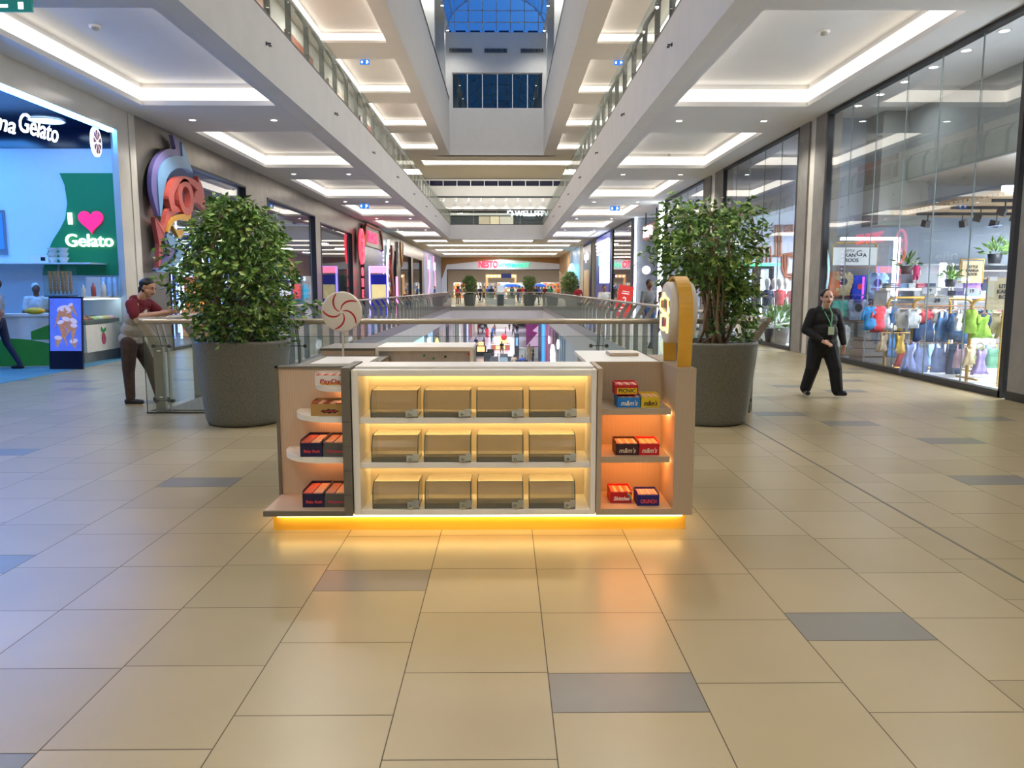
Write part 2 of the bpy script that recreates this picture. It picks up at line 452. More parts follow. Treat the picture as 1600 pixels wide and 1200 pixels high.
for side, x in (('left', VX0+.12), ('right', VX1-.12)):
    for k in range(7):
        y = 30 + k*5.2
        s = thing('spotlight', '%s white spotlight along the %s edge of the skylight' % (ORD[k], side), 'spotlight', (x, y, ZT-.05), group='spotlights under the skylight')
        b = MB(); b.tube([(0, 0, .1), (0, 0, -.25)], .03, 6); b.lathe([(.10, -.55), (.12, -.5), (.10, -.28), (0, -.25)], 10); part('housing', b, M['kwhite'], s)
        b = MB(); b.lathe([(0, -.545), (.095, -.545)], 10); part('lens', b, M['spot'], s); lamp('SPOT', (0, 0, -.6), 420, (1, .97, .93), .12, 2.6, parent=s)
# upper back hall beyond the bridge
bk = MB(); YW = 92.0
bk.box(XL-2, XR+2, YW, YW+.3, 11.2, 13.3); bk.box(XL-2, XR+2, YW, YW+.3, 13.9, 16.5)
bk.box(XL-2, XR+2, YW-.5, YW, 9.9, 10.15)
bk.box(XL-2, XR+2, YW, YW+.3, 9.5, 11.2)
bk.box(XL-2, XR+2, 77.2, 77.5, ZC2, 16.5); bk.box(XL-2, XL-1.7, 77, YW, Z2, 16.5); bk.box(XR+1.7, XR+2, 77, YW, Z2, 16.5)
bk.box(XL-2, XR+2, 77, YW+.3, 16.5, 16.7)
struct('wall_upper_back', bk, M['white'])
gb = MB(); gb.box(XL-2, XR+2, YW-.02, YW+.1, 11.95, 12.15); struct('trim_7', gb, mat('dark line', '#3c4044', .6))
gb = MB(); gb.box(XL-2, XR+2, YW+.1, YW+.12, 13.3, 13.9); struct('window_4', gb, thin_glass('blue strip glass', (.10, .12, .22), .1, 4))
gb = MB()
for k in range(13): gb.box(XL-2+k*1.6, XL-1.92+k*1.6, YW-.02, YW+.14, 13.3, 13.9)
struct('window_4', gb, M['kwhite'])
bl = MB(); bl.box(XL-2, XR+2, 77.5, YW, Z2-.25, Z2); struct('floor', bl, M['tile'])
# end caps (rear and outer walls) that close the building
cap = MB()
cap.box(XL-.6, XR+2, YB-.2, YB, -.3, 17); cap.box(XL-.2, XL, YB, 90, Z2, ZC2+.2); cap.box(XR, XR+.2, YB, 90, Z2, ZC2+.2)
struct('wall_rear', cap, M['white'])
# upper left gallery shop signs seen through the railing
for i, (y, w, m) in enumerate(((20.5, 3.5, '#a8583a'), (25.5, 3.0, '#c98a62'), (31, 4, '#8a4a30'), (38, 4, '#b0a090'), (46, 5, '#7a3f2c'))):
    s = thing('shop_sign', 'glowing upper gallery shop sign on a %s panel, %s from the near end' % (['rust red', 'light copper', 'brown', 'stone', 'dark brown'][i], ORD[i]), 'sign', (XL, y, 9.2), group='upper gallery signs')
    b = MB(); b.box(0, .12, 0, w, -1.2, 2.2); part('panel', b, mat('copper %d' % i, m, .4), s)
    b = MB(); b.box(.12, .2, .4, w-.8, .2, .8); part('light_box', b, glow('sign glow warm', (1, .93, .85), 4), s)

for x in (-6.6, -2.2, 1.6, 5.2):  # added downlights out of view, brightening the hall and kiosk
    for y in (-3.5, .6, 8.2):
        t = thing('downlight', 'added unseen hall downlight, %s row %s the kiosk' % ({-6.6: 'outer left', -2.2: 'inner left', 1.6: 'inner right', 5.2: 'outer right'}[x], {-3.5: 'far before', .6: 'before', 8.2: 'just behind'}[y]), 'ceiling light', (x, y, ZC-.001), group='added hall downlights')
        b = MB(); b.lathe([(.07, -.006), (.10, -.01), (.105, 0)], 16); part('ring', b, M['kwhite'], t)
        b = MB(); b.lathe([(0, -.004), (.072, -.004)], 16); part('lens', b, M['spot'], t)
        lamp('SPOT', (0, 0, -.03), 265, (1, .96, .90), .08, 2.3, parent=t)
for k in range(5):
    for x in (-6.4, 5.0):
        lamp('AREA', (x, 14.5+k*8.7-.01, ZC2-.05), 260, (1, .95, .88), .8)  # added lamps without fixtures under the coffers, brightening the upper gallery

for x, y, z, e in ((-4, 84.5, 16.4, 900), (3, 84.5, 16.4, 900), (-.6, 72, ZC2-.1, 500), (-5, 84.5, Z2+5.4, 0)):
    if e: lamp('AREA', (x, y, z), e, (1, .97, .93), 3)  # added area lamps, no fixtures, to brighten the upper back hall
# ---------------------------------------------------------------- the candy kiosk
led_w = glow('warm yellow led', (1, .68, .26), 13.0)
led_o = glow('orange led', (1, .36, .10), 30.0)
led_y = glow('amber led', (1, .78, .30), 8.0)
KY = 4.90                                     # front plane of the units
def at_y(px, py, Y): return at(px, py, Y)
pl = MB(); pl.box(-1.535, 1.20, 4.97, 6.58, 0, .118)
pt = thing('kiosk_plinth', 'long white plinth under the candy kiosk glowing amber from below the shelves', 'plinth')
part('base', pl, mat('amber lit laminate', '#ffc040', .45, var=.01), pt)  # white plinth: glow of the amber strip put into its base colour
b = MB(); b.box(-1.5, 1.17, 4.935, 4.955, .098, .114); b.box(-1.56, -1.545, 5.0, 5.6, .098, .114); b.box(1.207, 1.215, 5.0, 5.6, .098, .114)
part('light_strip', b, led_y, pt)
# centre display
x0, x1 = -.985, .590
t = thing('display_cabinet', 'wide white backlit cabinet with three shelves in the middle of the kiosk front', 'cabinet')
b = MB(); b.box(x0, x0+.045, KY, 5.30, .12, 1.075); b.box(x1-.035, x1, KY, 5.30, .12, 1.075)
b.box(x0+.045, x1-.035, KY, 5.30, .12, .155); b.box(x0+.045, x1-.035, KY, 5.30, 1.035, 1.075)
b.box(x0+.01, x1-.01, KY+.09, 5.30, 1.075, 1.09)
bevel(part('frame', b, M['kwhite'], t), .004)
b = MB(); b.box(x0+.045, x1-.035, 5.28, 5.30, .155, 1.035); part('back_panel', b, mat('cream laminate', '#ecdcc4', .5, var=.01), t)
SH = [.155, .467, .762]                        # shelf tops
for z in SH[1:]:
    b = MB(); b.box(x0+.046, x1-.036, KY+.02, 5.28, z-.038, z); bevel(part('shelf', b, M['kwhite'], t), .003)
for z in (SH[1]-.038, SH[2]-.038, 1.035):
    b = MB(); b.box(x0+.05, x1-.04, 5.225, 5.24, z-.014, z-.002); part('light_strip', b, led_w, t)
# acrylic bins
acr = thin_glass('smoky acrylic', (.72, .70, .62), .06, 3.5, rough=.2, dirt=.10)
def make_bin():
    r = thing('candy_bin', 'bin', 'bin', group='acrylic candy bins')
    w, d, h = .300, .235, .172
    prof = [(0, 0), (-.006, .05), (0, .10), (.015, .14), (.045, h), (d, h), (d, 0)]    # (y, z)
    def wall(y_z, a, c):
        mb = MB(); mb.prism([(p[0], p[1]) for p in y_z], .003, X=Matrix.Translation((a, 0, 0)) @ Matrix(((0,0,1,0),(1,0,0,0),(0,1,0,0),(0,0,0,1)))); return mb
    bb = MB()
    for i in range(1, 5):
        p, q = prof[i], prof[i+1]
        bb.quad((0, p[0], p[1]), (w, p[0], p[1]), (w, q[0], q[1]), (0, q[0], q[1]))
    part('lid', bb, acr, r)
    bb = MB(); bb.quad((0, prof[0][0], 0), (w, 0, 0), (w, prof[1][0], .05), (0, prof[1][0], .05))
    bb.box(0, w, 0, d, 0, .004); bb.quad((0, d, 0), (w, d, 0), (w, d, h), (0, d, h)); part('tray', bb, acr, r)
    bb = MB()
    for a in (0, w-.003):
        n = len(prof); X = Matrix.Translation((a, 0, 0))
        bb.add([(a, p[0], p[1]) for p in prof], [tuple(range(n))], 0)
    part('side_panel', bb, acr, r)
    bb = MB()
    for a in (0, w):
        bb.tube([(a, p[0], p[1]) for p in prof[:6]], .0032, 5)
    bb.box(0, w, .043, .047, h-.002, h+.001, 0)
    part('edge_trim', bb, M['edge'], r)
    bb = MB(); bb.box(0.0, w, -.009, -.007, .055, .057); bb.box(0, w, .02, .022, .0, .03); part('divider', bb, mat('brown inner divider', '#8a7d66', .5), r)
    lk = MB(); lk.box(w-.074, w-.030, -.022, -.008, .008, .050); lk.box(w-.035, w+.004, -.013, -.010, .008, .060)
    lko = bevel(part('lock', lk, mat('chrome', '#c6cfd4', .12, .95), r), .003)
    k = MB(); k.tube([(w-.052, -.022, .024), (w-.046, -.040, .014)], .010, 8); part('knob', k, mat('chrome', '#c6cfd4', .12, .95), lko)
    return r
bin0 = make_bin()
RN = {0: 'bottom', 1: 'middle', 2: 'top'}; CN = ['leftmost', 'second from left', 'third from left', 'rightmost']
first = True
for si, z in enumerate(SH):
    for ci in range(4):
        L = (x0 + .118 + ci*.342, KY+.03, z)
        lab = 'smoky candy bin on the %s white shelf, %s of four' % (RN[si], CN[ci])
        if first: bin0.location = L; bin0['label'] = lab; first = False
        else: dup(bin0, L, label=lab)
# dark partition between left end unit and centre
t = thing('partition_panel', 'narrow grey-brown upright panel between the rounded shelves and white display', 'panel')
b = MB(); b.box(-1.045, -.99, KY-.02, 5.34, .12, 1.09); part('board', b, M['taupe'], t)
b = MB()
for z in (.26, .42, .58, .74): b.box(-1.046, -.989, KY-.021, KY-.019, z, z+.002)
part('seam', b, M['black'], t)
b = MB(); b.box(-1.052, -1.046, 4.95, 5.18, .79, 1.02); part('screen_frame', b, M['black'], t)
b = MB(); b.box(-1.054, -1.052, 4.97, 5.16, .81, 1.0); part('screen', b, mat('blue picture', '#3f78b0', .2, emit=.6), t)
# left end unit with rounded shelves
t = thing('end_shelf_unit', 'oak end unit with rounded white shelves at the left end of the kiosk', 'shelf')
b = MB(); b.box(-1.565, -1.046, 5.30, 5.33, .15, 1.045); part('back_panel', b, M['wood'], t)
b = MB(); b.box(-1.585, -1.565, 5.285, 5.335, .15, 1.06); b.box(-1.585, -1.046, 5.285, 5.335, 1.045, 1.06); part('edge_trim', b, M['taupe'], t)
b = MB(); b.box(-1.575, -1.046, KY-.02, 5.335, .118, .153); bevel(part('base', b, M['taupe'], t), .003)
b = MB(); b.box(-1.57, -1.046, KY-.01, 5.30, .153, .157); part('base_top', b, M['wood'], t)
LSH = [(.497, -1.505), (.765, -1.425), (.965, -1.285)]
for z, xl in LSH:
    xr = -1.047; rx = min(.30, (xr-xl)*.85); ry = .34; pts = [(xr, 5.30), (xr, 4.93)]
    for i in range(13):
        q = -PI/2 - i*(PI/2)/12
        pts.append((xl+rx + rx*math.cos(q), 5.27 + ry*math.sin(q)))
    pts.append((xl, 5.30))
    b = MB(); b.prism(pts, .036, X=Matrix.Translation((0, 0, z-.036))); bevel(part('shelf', b, M['kwhite'], t), .003)
    b = MB(); b.box(max(xl+.12, -1.36), xr-.01, 5.24, 5.255, z-.05, z-.038); part('light_strip', b, glow('soft orange led', (1, .45, .18), 15.0), t)
# right unit
t = thing('niche_shelf_unit', 'beige ribbed unit with orange lit niches at the right end of the kiosk', 'shelf')
X0, X1 = .594, 1.225
b = MB(); b.box(X0, X0+.03, KY-.01, 5.36, .12, 1.085); part('side_panel', b, M['woodgrey'], t)
b = MB(); b.box(1.095, X1, KY-.01, 5.9, .12, 1.085); part('side_panel', b, M['woodgrey'], t)
b = MB(); b.box(X0+.03, 1.095, 5.33, 5.36, .12, 1.085); part('back_panel', b, M['woodgrey'], t)
b = MB(); b.box(X0+.03, 1.095, KY-.01, 5.33, .12, .162); part('base', b, M['woodgrey'], t)
RSH = [.162, .502, .818]
for z in RSH[1:]:
    b = MB(); b.box(X0+.03, 1.075, KY+.02, 5.33, z-.038, z); part('shelf', b, M['woodgrey'], t)
    b = MB(); b.box(X0+.05, 1.07, 5.10, 5.135, z-.052, z-.04); part('light_strip', b, led_o, t)
    b = MB(); b.box(1.080, 1.088, KY+.12, 5.3, z-.06, z-.048); part('light_strip', b, led_w, t)
t = thing('service_counter', 'plain white topped counter behind the ribbed right shelf unit', 'counter')
b = MB(); b.box(.60, 1.094, 5.361, 6.35, .118, 1.05); part('body', b, M['woodgrey'], t)
b = MB(); b.box(.575, 1.094, 5.362, 6.38, 1.05, 1.078); bevel(part('counter_top', b, M['kwhite'], t), .004)
t = thing('laptop', 'flat closed beige laptop lying on the white right counter', 'laptop')
b = MB(); b.box(.80, 1.02, 5.85, 6.1, 1.079, 1.095); bevel(part('base', b, mat('beige lacquer', '#cbb9a4', .4), t), .004)
b = MB(); b.box(.80, 1.02, 5.85, 6.1, 1.0955, 1.104); bevel(part('lid', b, mat('pale lacquer', '#e8ddd0', .4), t), .003)
# left and rear counters
t = thing('side_counter', 'wood sided counter behind the rounded shelves with taupe top', 'counter')
b = MB(); b.box(-1.56, -.99, 5.34, 6.55, .118, 1.0); part('body', b, M['wood'], t)
b = MB(); b.box(-1.575, -.985, 5.345, 6.60, 1.0, 1.02); part('counter_top', b, M['taupe'], t)
t = thing('white_tray', 'white slab lying on the taupe side counter behind left shelves', 'tray')
b = MB(); b.box(-1.42, -1.01, 5.60, 6.15, 1.021, 1.05); bevel(part('slab', b, M['kwhite'], t), .004)
t = thing('rear_counter', 'wood rear counter closing the kiosk beside the back railing', 'counter')
b = MB(); b.box(-1.575, -1.12, 6.61, 7.2, .0, 1.06); part('body', b, M['wood'], t)
b = MB(); b.box(-1.59, -1.11, 6.605, 7.22, 1.06, 1.08); part('counter_top', b, M['taupe'], t)
t = thing('marble_box', 'white rimmed box with speckled grey front standing behind the display', 'box')
b = MB(); b.box(-1.10, -.27, 6.62, 7.15, .0, 1.055); part('body', b, mat('speckled grey board', '#a8a5a0', .5, var=.12, scale=14), t)
b = MB(); b.box(-1.10, -.27, 6.60, 7.16, 1.055, 1.09); b.box(-1.11, -1.085, 6.59, 6.62, .1, 1.09); b.box(-.30, -.27, 6.59, 6.62, .1, 1.09); part('rim', b, M['kwhite'], t)
b = MB()
for px, pz, c in ((-1.05, 1.0, 1), (-.70, 1.01, 2), (-.62, .985, 2), (-.32, 1.02, 3), (-.52, 1.0, 1)): b.box(px, px+.018, 6.585, 6.599, pz, pz+.018, c-1)
part('sticker', b, [M['black'], mat('green dot', '#2f7f5a', .5), mat('red dot', '#c8283c', .5)], t)

# ---- candy boxes
def candy(px, w, h, d, z, y, body, top, text, tcol, label, panel=None, side=None, size=None, shear=.15, bars=6, tex=True):
    r = thing('candy_box', label, 'box', (px, y, z), group='candy boxes on the kiosk')
    mb = MB(); bm = mat('carton %s' % body, body, .45)
    mb.box(0, w, 0, d, 0, h*.62); mb.box(0, w, 0, .004, h*.62, h*.80); mb.box(0, w, d-.004, d, h*.62, h)
    for a in (0, w-.004):
        mb.add([(a, 0, h*.62), (a, d, h*.62), (a, d, h), (a, .02, h*.98), (a, 0, h*.8), (a+.004, 0, h*.62), (a+.004, d, h*.62), (a+.004, d, h), (a+.004, .02, h*.98), (a+.004, 0, h*.8)],
               [(0,1,2,3,4), (9,8,7,6,5), (0,4,9,5), (4,3,8,9), (3,2,7,8), (2,1,6,7)])
    part('carton', mb, bm, r)
    cb = MB(); s = (w-.012)/bars
    for i in range(bars):
        cb.box(.006+i*s, .006+(i+.88)*s, .008, d-.008, h*.62, h*.86, i % 2)
    part('wrapped_bars', cb, [mat('wrapper %s' % top, top, .35), mat('wrapper cream %s' % top, '#e8b090', .4)], r)
    if panel:
        pb = MB(); pb.box(w*.08, w*.94, -.0012, 0, h*.08, h*.56); part('label_panel', pb, mat('panel %s' % panel, panel, .45), r)
    if text: lettering(text, mat('print %s' % tcol, tcol, .4), r, (w*.52, -.002, h*.32), '-y', size or h*.42, .001, .0008, shear, w*.74)
    return r
zt = LSH
candy(at(493, 600, 5.0).x, .215, .082, .10, zt[2][0], 4.985, '#e8e4e0', '#b8402c', 'PayDay', '#b8283a', 'white candy carton with red lettering on the uppermost rounded shelf', size=.040, bars=8)
b = MB(); r = [o for o in bpy.data.objects if o.name.startswith('candy_box')][-1]
b.box(.04, .19, -.001, 0, .004, .02); part('peanut_print', b, mat('peanut yellow', '#d8a03a', .5), r)
r = candy(at(486, 645, 4.98).x, .25, .10, .15, zt[1][0], 4.975, '#b08a50', '#a8482a', '', '#7a2a22', 'tan candy carton with dark jagged red mark on the second rounded shelf', size=.03)
jag = [(.06, .028), (.075, .036), (.07, .042), (.10, .040), (.115, .050), (.13, .041), (.155, .046), (.165, .038), (.19, .034), (.17, .027), (.155, .016), (.14, .024), (.12, .014), (.105, .024), (.085, .018), (.08, .026)]
b = MB(); b.prism(jag, .0008, X=Matrix.Translation((0, -.0002, 0)) @ Matrix.Rotation(PI/2, 4, 'X')); jm = part('print_mark', b, mat('jag dark', '#2a1a16', .5), r)
b = MB(); b.box(.085, .165, -.0022, -.0008, .027, .037); part('print_bar', b, mat('jag red', '#9a2a26', .5), jm)
for zz, sn in ((zt[0][0], 'third rounded shelf'), (.157, 'bottom oak board of the left unit')):
    candy(at(470, 715, 4.97).x if zz > .3 else at(471, 715, 4.97).x, .145, .115, .26, zz, 4.96, '#15163f', '#e06a5a', 'Baby Ruth', '#d8404a', 'navy candy carton with red lettering on the ' + sn, size=.026, bars=2)
    candy(at(470, 715, 4.97).x+.150, .145, .115, .26, zz, 4.96, '#56544f', '#c88a7c', '3Musketeers', '#c8405c', 'grey candy carton with pink lettering on the ' + sn, size=.024, bars=2)
fx = lambda px: at(px, 640, 5.0).x
candy(fx(964), .150, .083, .16, RSH[2], 4.985, '#1878c8', '#d07a50', 'm&m\'s', '#e8e0d0', 'blue candy carton with white lettering under the red and yellow one', size=.045, shear=.3)
candy(fx(1001), .120, .083, .16, RSH[2], 4.985, '#d8b820', '#c8a030', 'm&m\'s', '#4a2a20', 'yellow candy carton on the top niche shelf beside the blue one', size=.045, shear=.3)
candy(fx(960.5), .150, .078, .15, RSH[2]+.0835, 4.99, '#c01c28', '#c83a4a', 'PICNIC', '#0e0c0a', 'red and yellow candy carton stacked on the blue one', panel='#e0c020', size=.034, shear=0)
candy(fx(962), .150, .093, .17, RSH[1], 4.97, '#3a1a1c', '#c8805a', 'm&m\'s', '#d8c0a8', 'dark brown candy carton on the middle niche shelf', size=.045, shear=.3)
candy(fx(962)+.153, .135, .093, .17, RSH[1], 4.97, '#c8101a', '#d0905a', 'm&m\'s', '#e8d8c0', 'bright red candy carton on the middle niche shelf', size=.045, shear=.3)
r = candy(at(954, 780, 5.02).x, .145, .090, .17, RSH[0], 5.03, '#b80f1c', '#d06a4a', 'Skittles', '#f4f0ea', 'red candy carton with rainbow corner on the lowest niche floor', size=.036, shear=.2)
b = MB()
for i, c in enumerate(range(4)):
    q0 = .030 + i*.006
    b.add([(.115+q0*math.cos(a)*.6, -.0011-i*.0001, .02+q0*math.sin(a)) for a in [k*PI/16 for k in range(9)]] + [(.115+(q0+.006)*math.cos(a)*.6, -.0011-i*.0001, .02+(q0+.006)*math.sin(a)) for a in [k*PI/16 for k in range(9)]],
          [(k, k+1, k+10, k+9) for k in range(8)], i)
part('rainbow_print', b, [mat('rb%d' % i, c, .4) for i, c in enumerate(('#2f6fc8', '#3aa04a', '#e8c82a', '#e87a20'))], r)
candy(at(995, 780, 4.98).x, .145, .090, .15, RSH[0], 4.96, '#16186a', '#d89ab0', 'CRUNCH', '#e84a3a', 'navy blue candy carton on the lowest niche floor', size=.034, shear=.1)

# ---- lollipop sign
c = at(534.5, 487, 6.3)
t = thing('lollipop_sign', 'round white lollipop sign with red swirls on a thin pole', 'sign', (c.x, 6.3, 1.021))
hc = c.z - 1.021; r_ = .163
b = MB(); b.tube([(0, 0, 0), (0, 0, hc-r_+.01)], .009, 8); b.lathe([(0, 0), (.05, 0), (.05, .006), (0, .008)], 16); part('pole', b, mat('pole white', '#ded6cc', .4), t)
b = MB(); b.lathe([(0, -.02), (r_-.01, -.02), (r_, -.01), (r_, .02), (r_-.01, .03), (0, .03)], 48, X=Matrix.Translation((0, 0, hc)) @ Matrix.Rotation(PI/2, 4, 'X'))
part('disc', b, mat('lollipop white', '#ebe6de', .3), t)
b = MB()
for k in range(5):
    a0 = PI/2 + .15 + k*2*PI/5; L = []; Rr = []
    for i in range(11):
        u = i/10; rr = .014 + u*(r_*.84); a = a0 - u*1.15; w = .0085*math.sin(PI*min(1, .12+u*.83))**.5 * (0.55+u*.6)
        cx_, cz_ = rr*math.cos(a), rr*math.sin(a); n = (math.cos(a - 1.9), math.sin(a - 1.9))
        tx, tz = -math.sin(a)*0 + math.cos(a)*.84*r_ + rr*math.sin(a)*1.15, math.sin(a)*.84*r_ - rr*math.cos(a)*1.15
        q = math.hypot(tx, tz); nx, nz = -tz/q, tx/q
        L.append((cx_+nx*w, -.0315, hc+cz_+nz*w)); Rr.append((cx_-nx*w, -.0315, hc+cz_-nz*w))
    b.add(L+Rr, [(i, i+1, 12+i, 11+i) for i in range(10)])
part('swirl', b, mat('lollipop red', '#b81f2a', .35), t)
# ---- round sign in a yellow band
t = thing('round_logo_sign', 'tall yellow loop band holding a white disc with a glowing neon logo', 'sign', (1.165, 5.2, 1.086))
b = MB(); yel = mat('mustard yellow band', '#d6a335', .5)
hz = .345; Rb = .235; path = [(-Rb+.02, 0), (-Rb, .12)] + [(Rb*math.cos(PI - PI*i/20), hz + Rb*math.sin(PI - PI*i/20)) for i in range(21)] + [(Rb, .12), (Rb-.02, 0)]
wd = .045; th = .014
vo, vi = [], []
for i, (y, z) in enumerate(path):
    p, q = path[max(i-1, 0)], path[min(i+1, len(path)-1)]; d = Vector((q[0]-p[0], q[1]-p[1])).normalized(); n = (-d[1], d[0])
    vo.append((y+n[0]*th/2, z+n[1]*th/2)); vi.append((y-n[0]*th/2, z-n[1]*th/2))
V = [(-wd, *p) for p in vo] + [(wd, *p) for p in vo] + [(-wd, *p) for p in vi] + [(wd, *p) for p in vi]; n = len(path)
F = []
for i in range(n-1):
    F += [(i, i+1, n+i+1, n+i), (2*n+i, 3*n+i, 3*n+i+1, 2*n+i+1), (i, 2*n+i, 2*n+i+1, i+1), (n+i, n+i+1, 3*n+i+1, 3*n+i)]
F += [(0, n, 3*n, 2*n), (n-1, 3*n-1, 4*n-1, 2*n-1)]
b.add(V, F); part('band', b, yel, t)
b = MB(); b.lathe([(0, -.085), (.195, -.085), (.205, -.075), (.205, .075), (.195, .085), (0, .085)], 48, X=Matrix.Translation((0, 0, hz)) @ Matrix.Rotation(PI/2, 4, 'Y'))
dk = part('disc', b, mat('off white disc', '#d6d0c6', .4), t)
b = MB()
def loop_yz(pts, r, mi, x=-.092): b.tube([(x, p[0], hz+p[1]) for p in pts+[pts[0]]], r, 6, mi)
loop_yz([(.13, .02), (.12, .09), (.05, .10), (.03, .13), (-.02, .10), (-.12, .09), (-.13, .0), (-.05, -.01), (.04, .0)], .007, 0)
loop_yz([(.10, -.02), (.11, -.11), (.03, -.12), (-.02, -.10), (-.10, -.13), (-.11, -.03), (0, -.02)], .007, 0)
part('neon_outline', b, glow('neon outline', (1, .80, .22), 2.5), dk)
b = MB()
for y, z, w, h, mi in ((.10, .03, .035, .05, 0), (.045, .03, .035, .05, 1), (-.01, .03, .035, .06, 2), (-.065, .03, .035, .05, 0), (-.115, .02, .03, .06, 1), (.06, -.095, .035, .06, 3), (0, -.095, .04, .05, 0), (-.07, -.10, .035, .06, 3)):
    b.box(-.093, -.086, y-w/2, y+w/2, hz+z, hz+z+h, mi)
part('logo_block', b, [mat('logo pink', '#d85a78', .4), mat('logo orange', '#e8983a', .4), mat('logo green', '#5aa85a', .4), mat('logo violet', '#7a5a9a', .4)], dk)
# ---------------------------------------------------------------- planters and fig trees
pot_m = mat('grey speckled planter', '#6a6c66', .42, var=.22, scale=60, bump=.15)
soil_m = mat('dark soil', '#241d17', .95, var=.3, scale=30)
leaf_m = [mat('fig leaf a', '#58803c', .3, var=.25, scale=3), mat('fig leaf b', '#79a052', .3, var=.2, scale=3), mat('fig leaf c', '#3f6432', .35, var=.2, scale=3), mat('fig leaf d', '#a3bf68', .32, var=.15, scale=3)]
bark_m = mat('pale fig bark', '#8a7358', .8, var=.2, scale=12, bump=.4)
def pot_mesh(t, R=.55, H=1.0, rb=.47):
    b = MB(); b.lathe([(0, 0), (rb-.06, 0), (rb-.02, .015), (rb, .06), (rb+.01, .12), (R-.02, H*.75), (R, H-.03), (R, H), (R-.045, H), (R-.05, H-.12), (0, H-.12)], 56)
    part('pot', b, pot_m, t)
    b = MB(); b.lathe([(0, H-.08), (R-.06, H-.09)], 32); part('soil', b, soil_m, t)
def leaf(mb, p, d, L, wd, mi, rd):
    d = d.normalized(); s = d.cross(Vector((rd.uniform(-1, 1), rd.uniform(-1, 1), rd.uniform(-1, 1))))
    if s.length < .01: s = d.orthogonal()
    s.normalize(); n = d.cross(s); 
    a = p; m1 = p + d*L*.45; e = p + d*L + n*L*.15
    mb.add([a, m1 + s*wd - n*wd*.25, e, m1 - s*wd - n*wd*.25, m1 + n*.1*wd], [(0, 1, 4), (1, 2, 4), (2, 3, 4), (3, 0, 4)], mi)
def fig_tree(t, env, nb, nl, seed, H=1.0, base=.22, lw=(.06, .10), stems=14):
    """env(z01, angle)->radius of crown; builds stems plus foliage"""
    rd = random.Random(seed); sb = MB(); lb = MB(); tips = []
    top = env['top']
    for i in range(stems):
        a = rd.uniform(0, 2*PI); r0 = base*rd.random(); p = Vector((r0*math.cos(a), r0*math.sin(a), H-.1)); pts = [p.copy()]
        a2 = rd.uniform(0, 2*PI); hh = rd.uniform(.55, .97)*top
        for k in range(1, 7):
            u = k/6; z = H-.1 + (hh)*u; rr = r0 + env['r'](u*hh/top, a2)*.55*u**1.5
            pts.append(Vector((rr*math.cos(a2)+(1-u)*(p.x)*.6+rd.uniform(-.03, .03), rr*math.sin(a2)+(1-u)*p.y*.6+rd.uniform(-.03, .03), z)))
        sb.tube(pts, [.017*(1-.75*k/6)+.003 for k in range(7)], 6)
        tips += pts[2:]
    part('trunk', sb, bark_m, t)
    tw = MB()
    for i in range(nb):
        u = env['pick'](rd); a = rd.uniform(0, 2*PI); rr = env['r'](u, a)*(rd.random()**.45)*(1.2 if rd.random() < .14 else 1)
        c = Vector((rr*math.cos(a) + env.get('dx', lambda u: 0)(u), rr*math.sin(a), H + u*top*(1.05 if rd.random() < .06 else 1)))
        q = min(tips, key=lambda v: (v-c).length_squared + (0.3 if v.z > c.z else 0))
        mid = (q+c)/2 + Vector((0, 0, .06))
        if rd.random() < .6: tw.tube([q, mid, c], [.005, .0035, .002], 4, cap=False)
        out = Vector((math.cos(a), math.sin(a), rd.uniform(-.2, .5)))
        for j in range(nl):
            o = Vector((rd.gauss(0, .055), rd.gauss(0, .055), rd.gauss(0, .05)))
            d = out*.7 + Vector((rd.uniform(-1, 1), rd.uniform(-1, 1), rd.uniform(-1.1, .35)))
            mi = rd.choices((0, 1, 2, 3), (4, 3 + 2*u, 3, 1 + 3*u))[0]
            leaf(lb, c+o, d, rd.uniform(*lw), rd.uniform(.016, .025), mi, rd)
    part('branch', tw, bark_m, t)
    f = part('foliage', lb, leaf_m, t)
    return t
pl_ = at(382, 600, 9.14); pr_ = at(1108, 600, 9.14)
t = thing('potted_fig_tree', 'dense bushy fig tree in a big grey planter left of the kiosk', 'potted tree', (pl_.x, 9.14, 0), group='fig trees in grey planters')
pot_mesh(t, .545, .985, .445)
envL = dict(top=1.56, r=lambda u, a: (.30 + .34*math.sin(PI*min(1, u*.95+.12))**.7) * (1+.16*math.sin(3*a+1+4*u)+.10*math.sin(9*u+a)) * (1 if u < .8 else 1-(u-.8)*1.6), pick=lambda rd: rd.random()**.9)
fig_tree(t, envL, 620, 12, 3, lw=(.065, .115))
t = thing('potted_fig_tree', 'open crowned fig tree with bare stems in planter beside the yellow sign', 'potted tree', (pr_.x, 9.14, 0), group='fig trees in grey planters')
pot_mesh(t, .545, .97, .445)
def rR(u, a):
    if u < .42: return .22 + .10*u
    return (.24 + .36*math.sin(PI*min(1, (u-.35)/.72))**.8) * (1+.18*math.sin(2*a+.5))
envR = dict(top=1.56, r=rR, pick=lambda rd: (rd.uniform(.36, .98) if rd.random() < .84 else rd.uniform(0, .4)), dx=lambda u: -.10 + (.30 if u < .4 else 0) + .04)
fig_tree(t, envR, 400, 11, 8, stems=16, lw=(.065, .115))

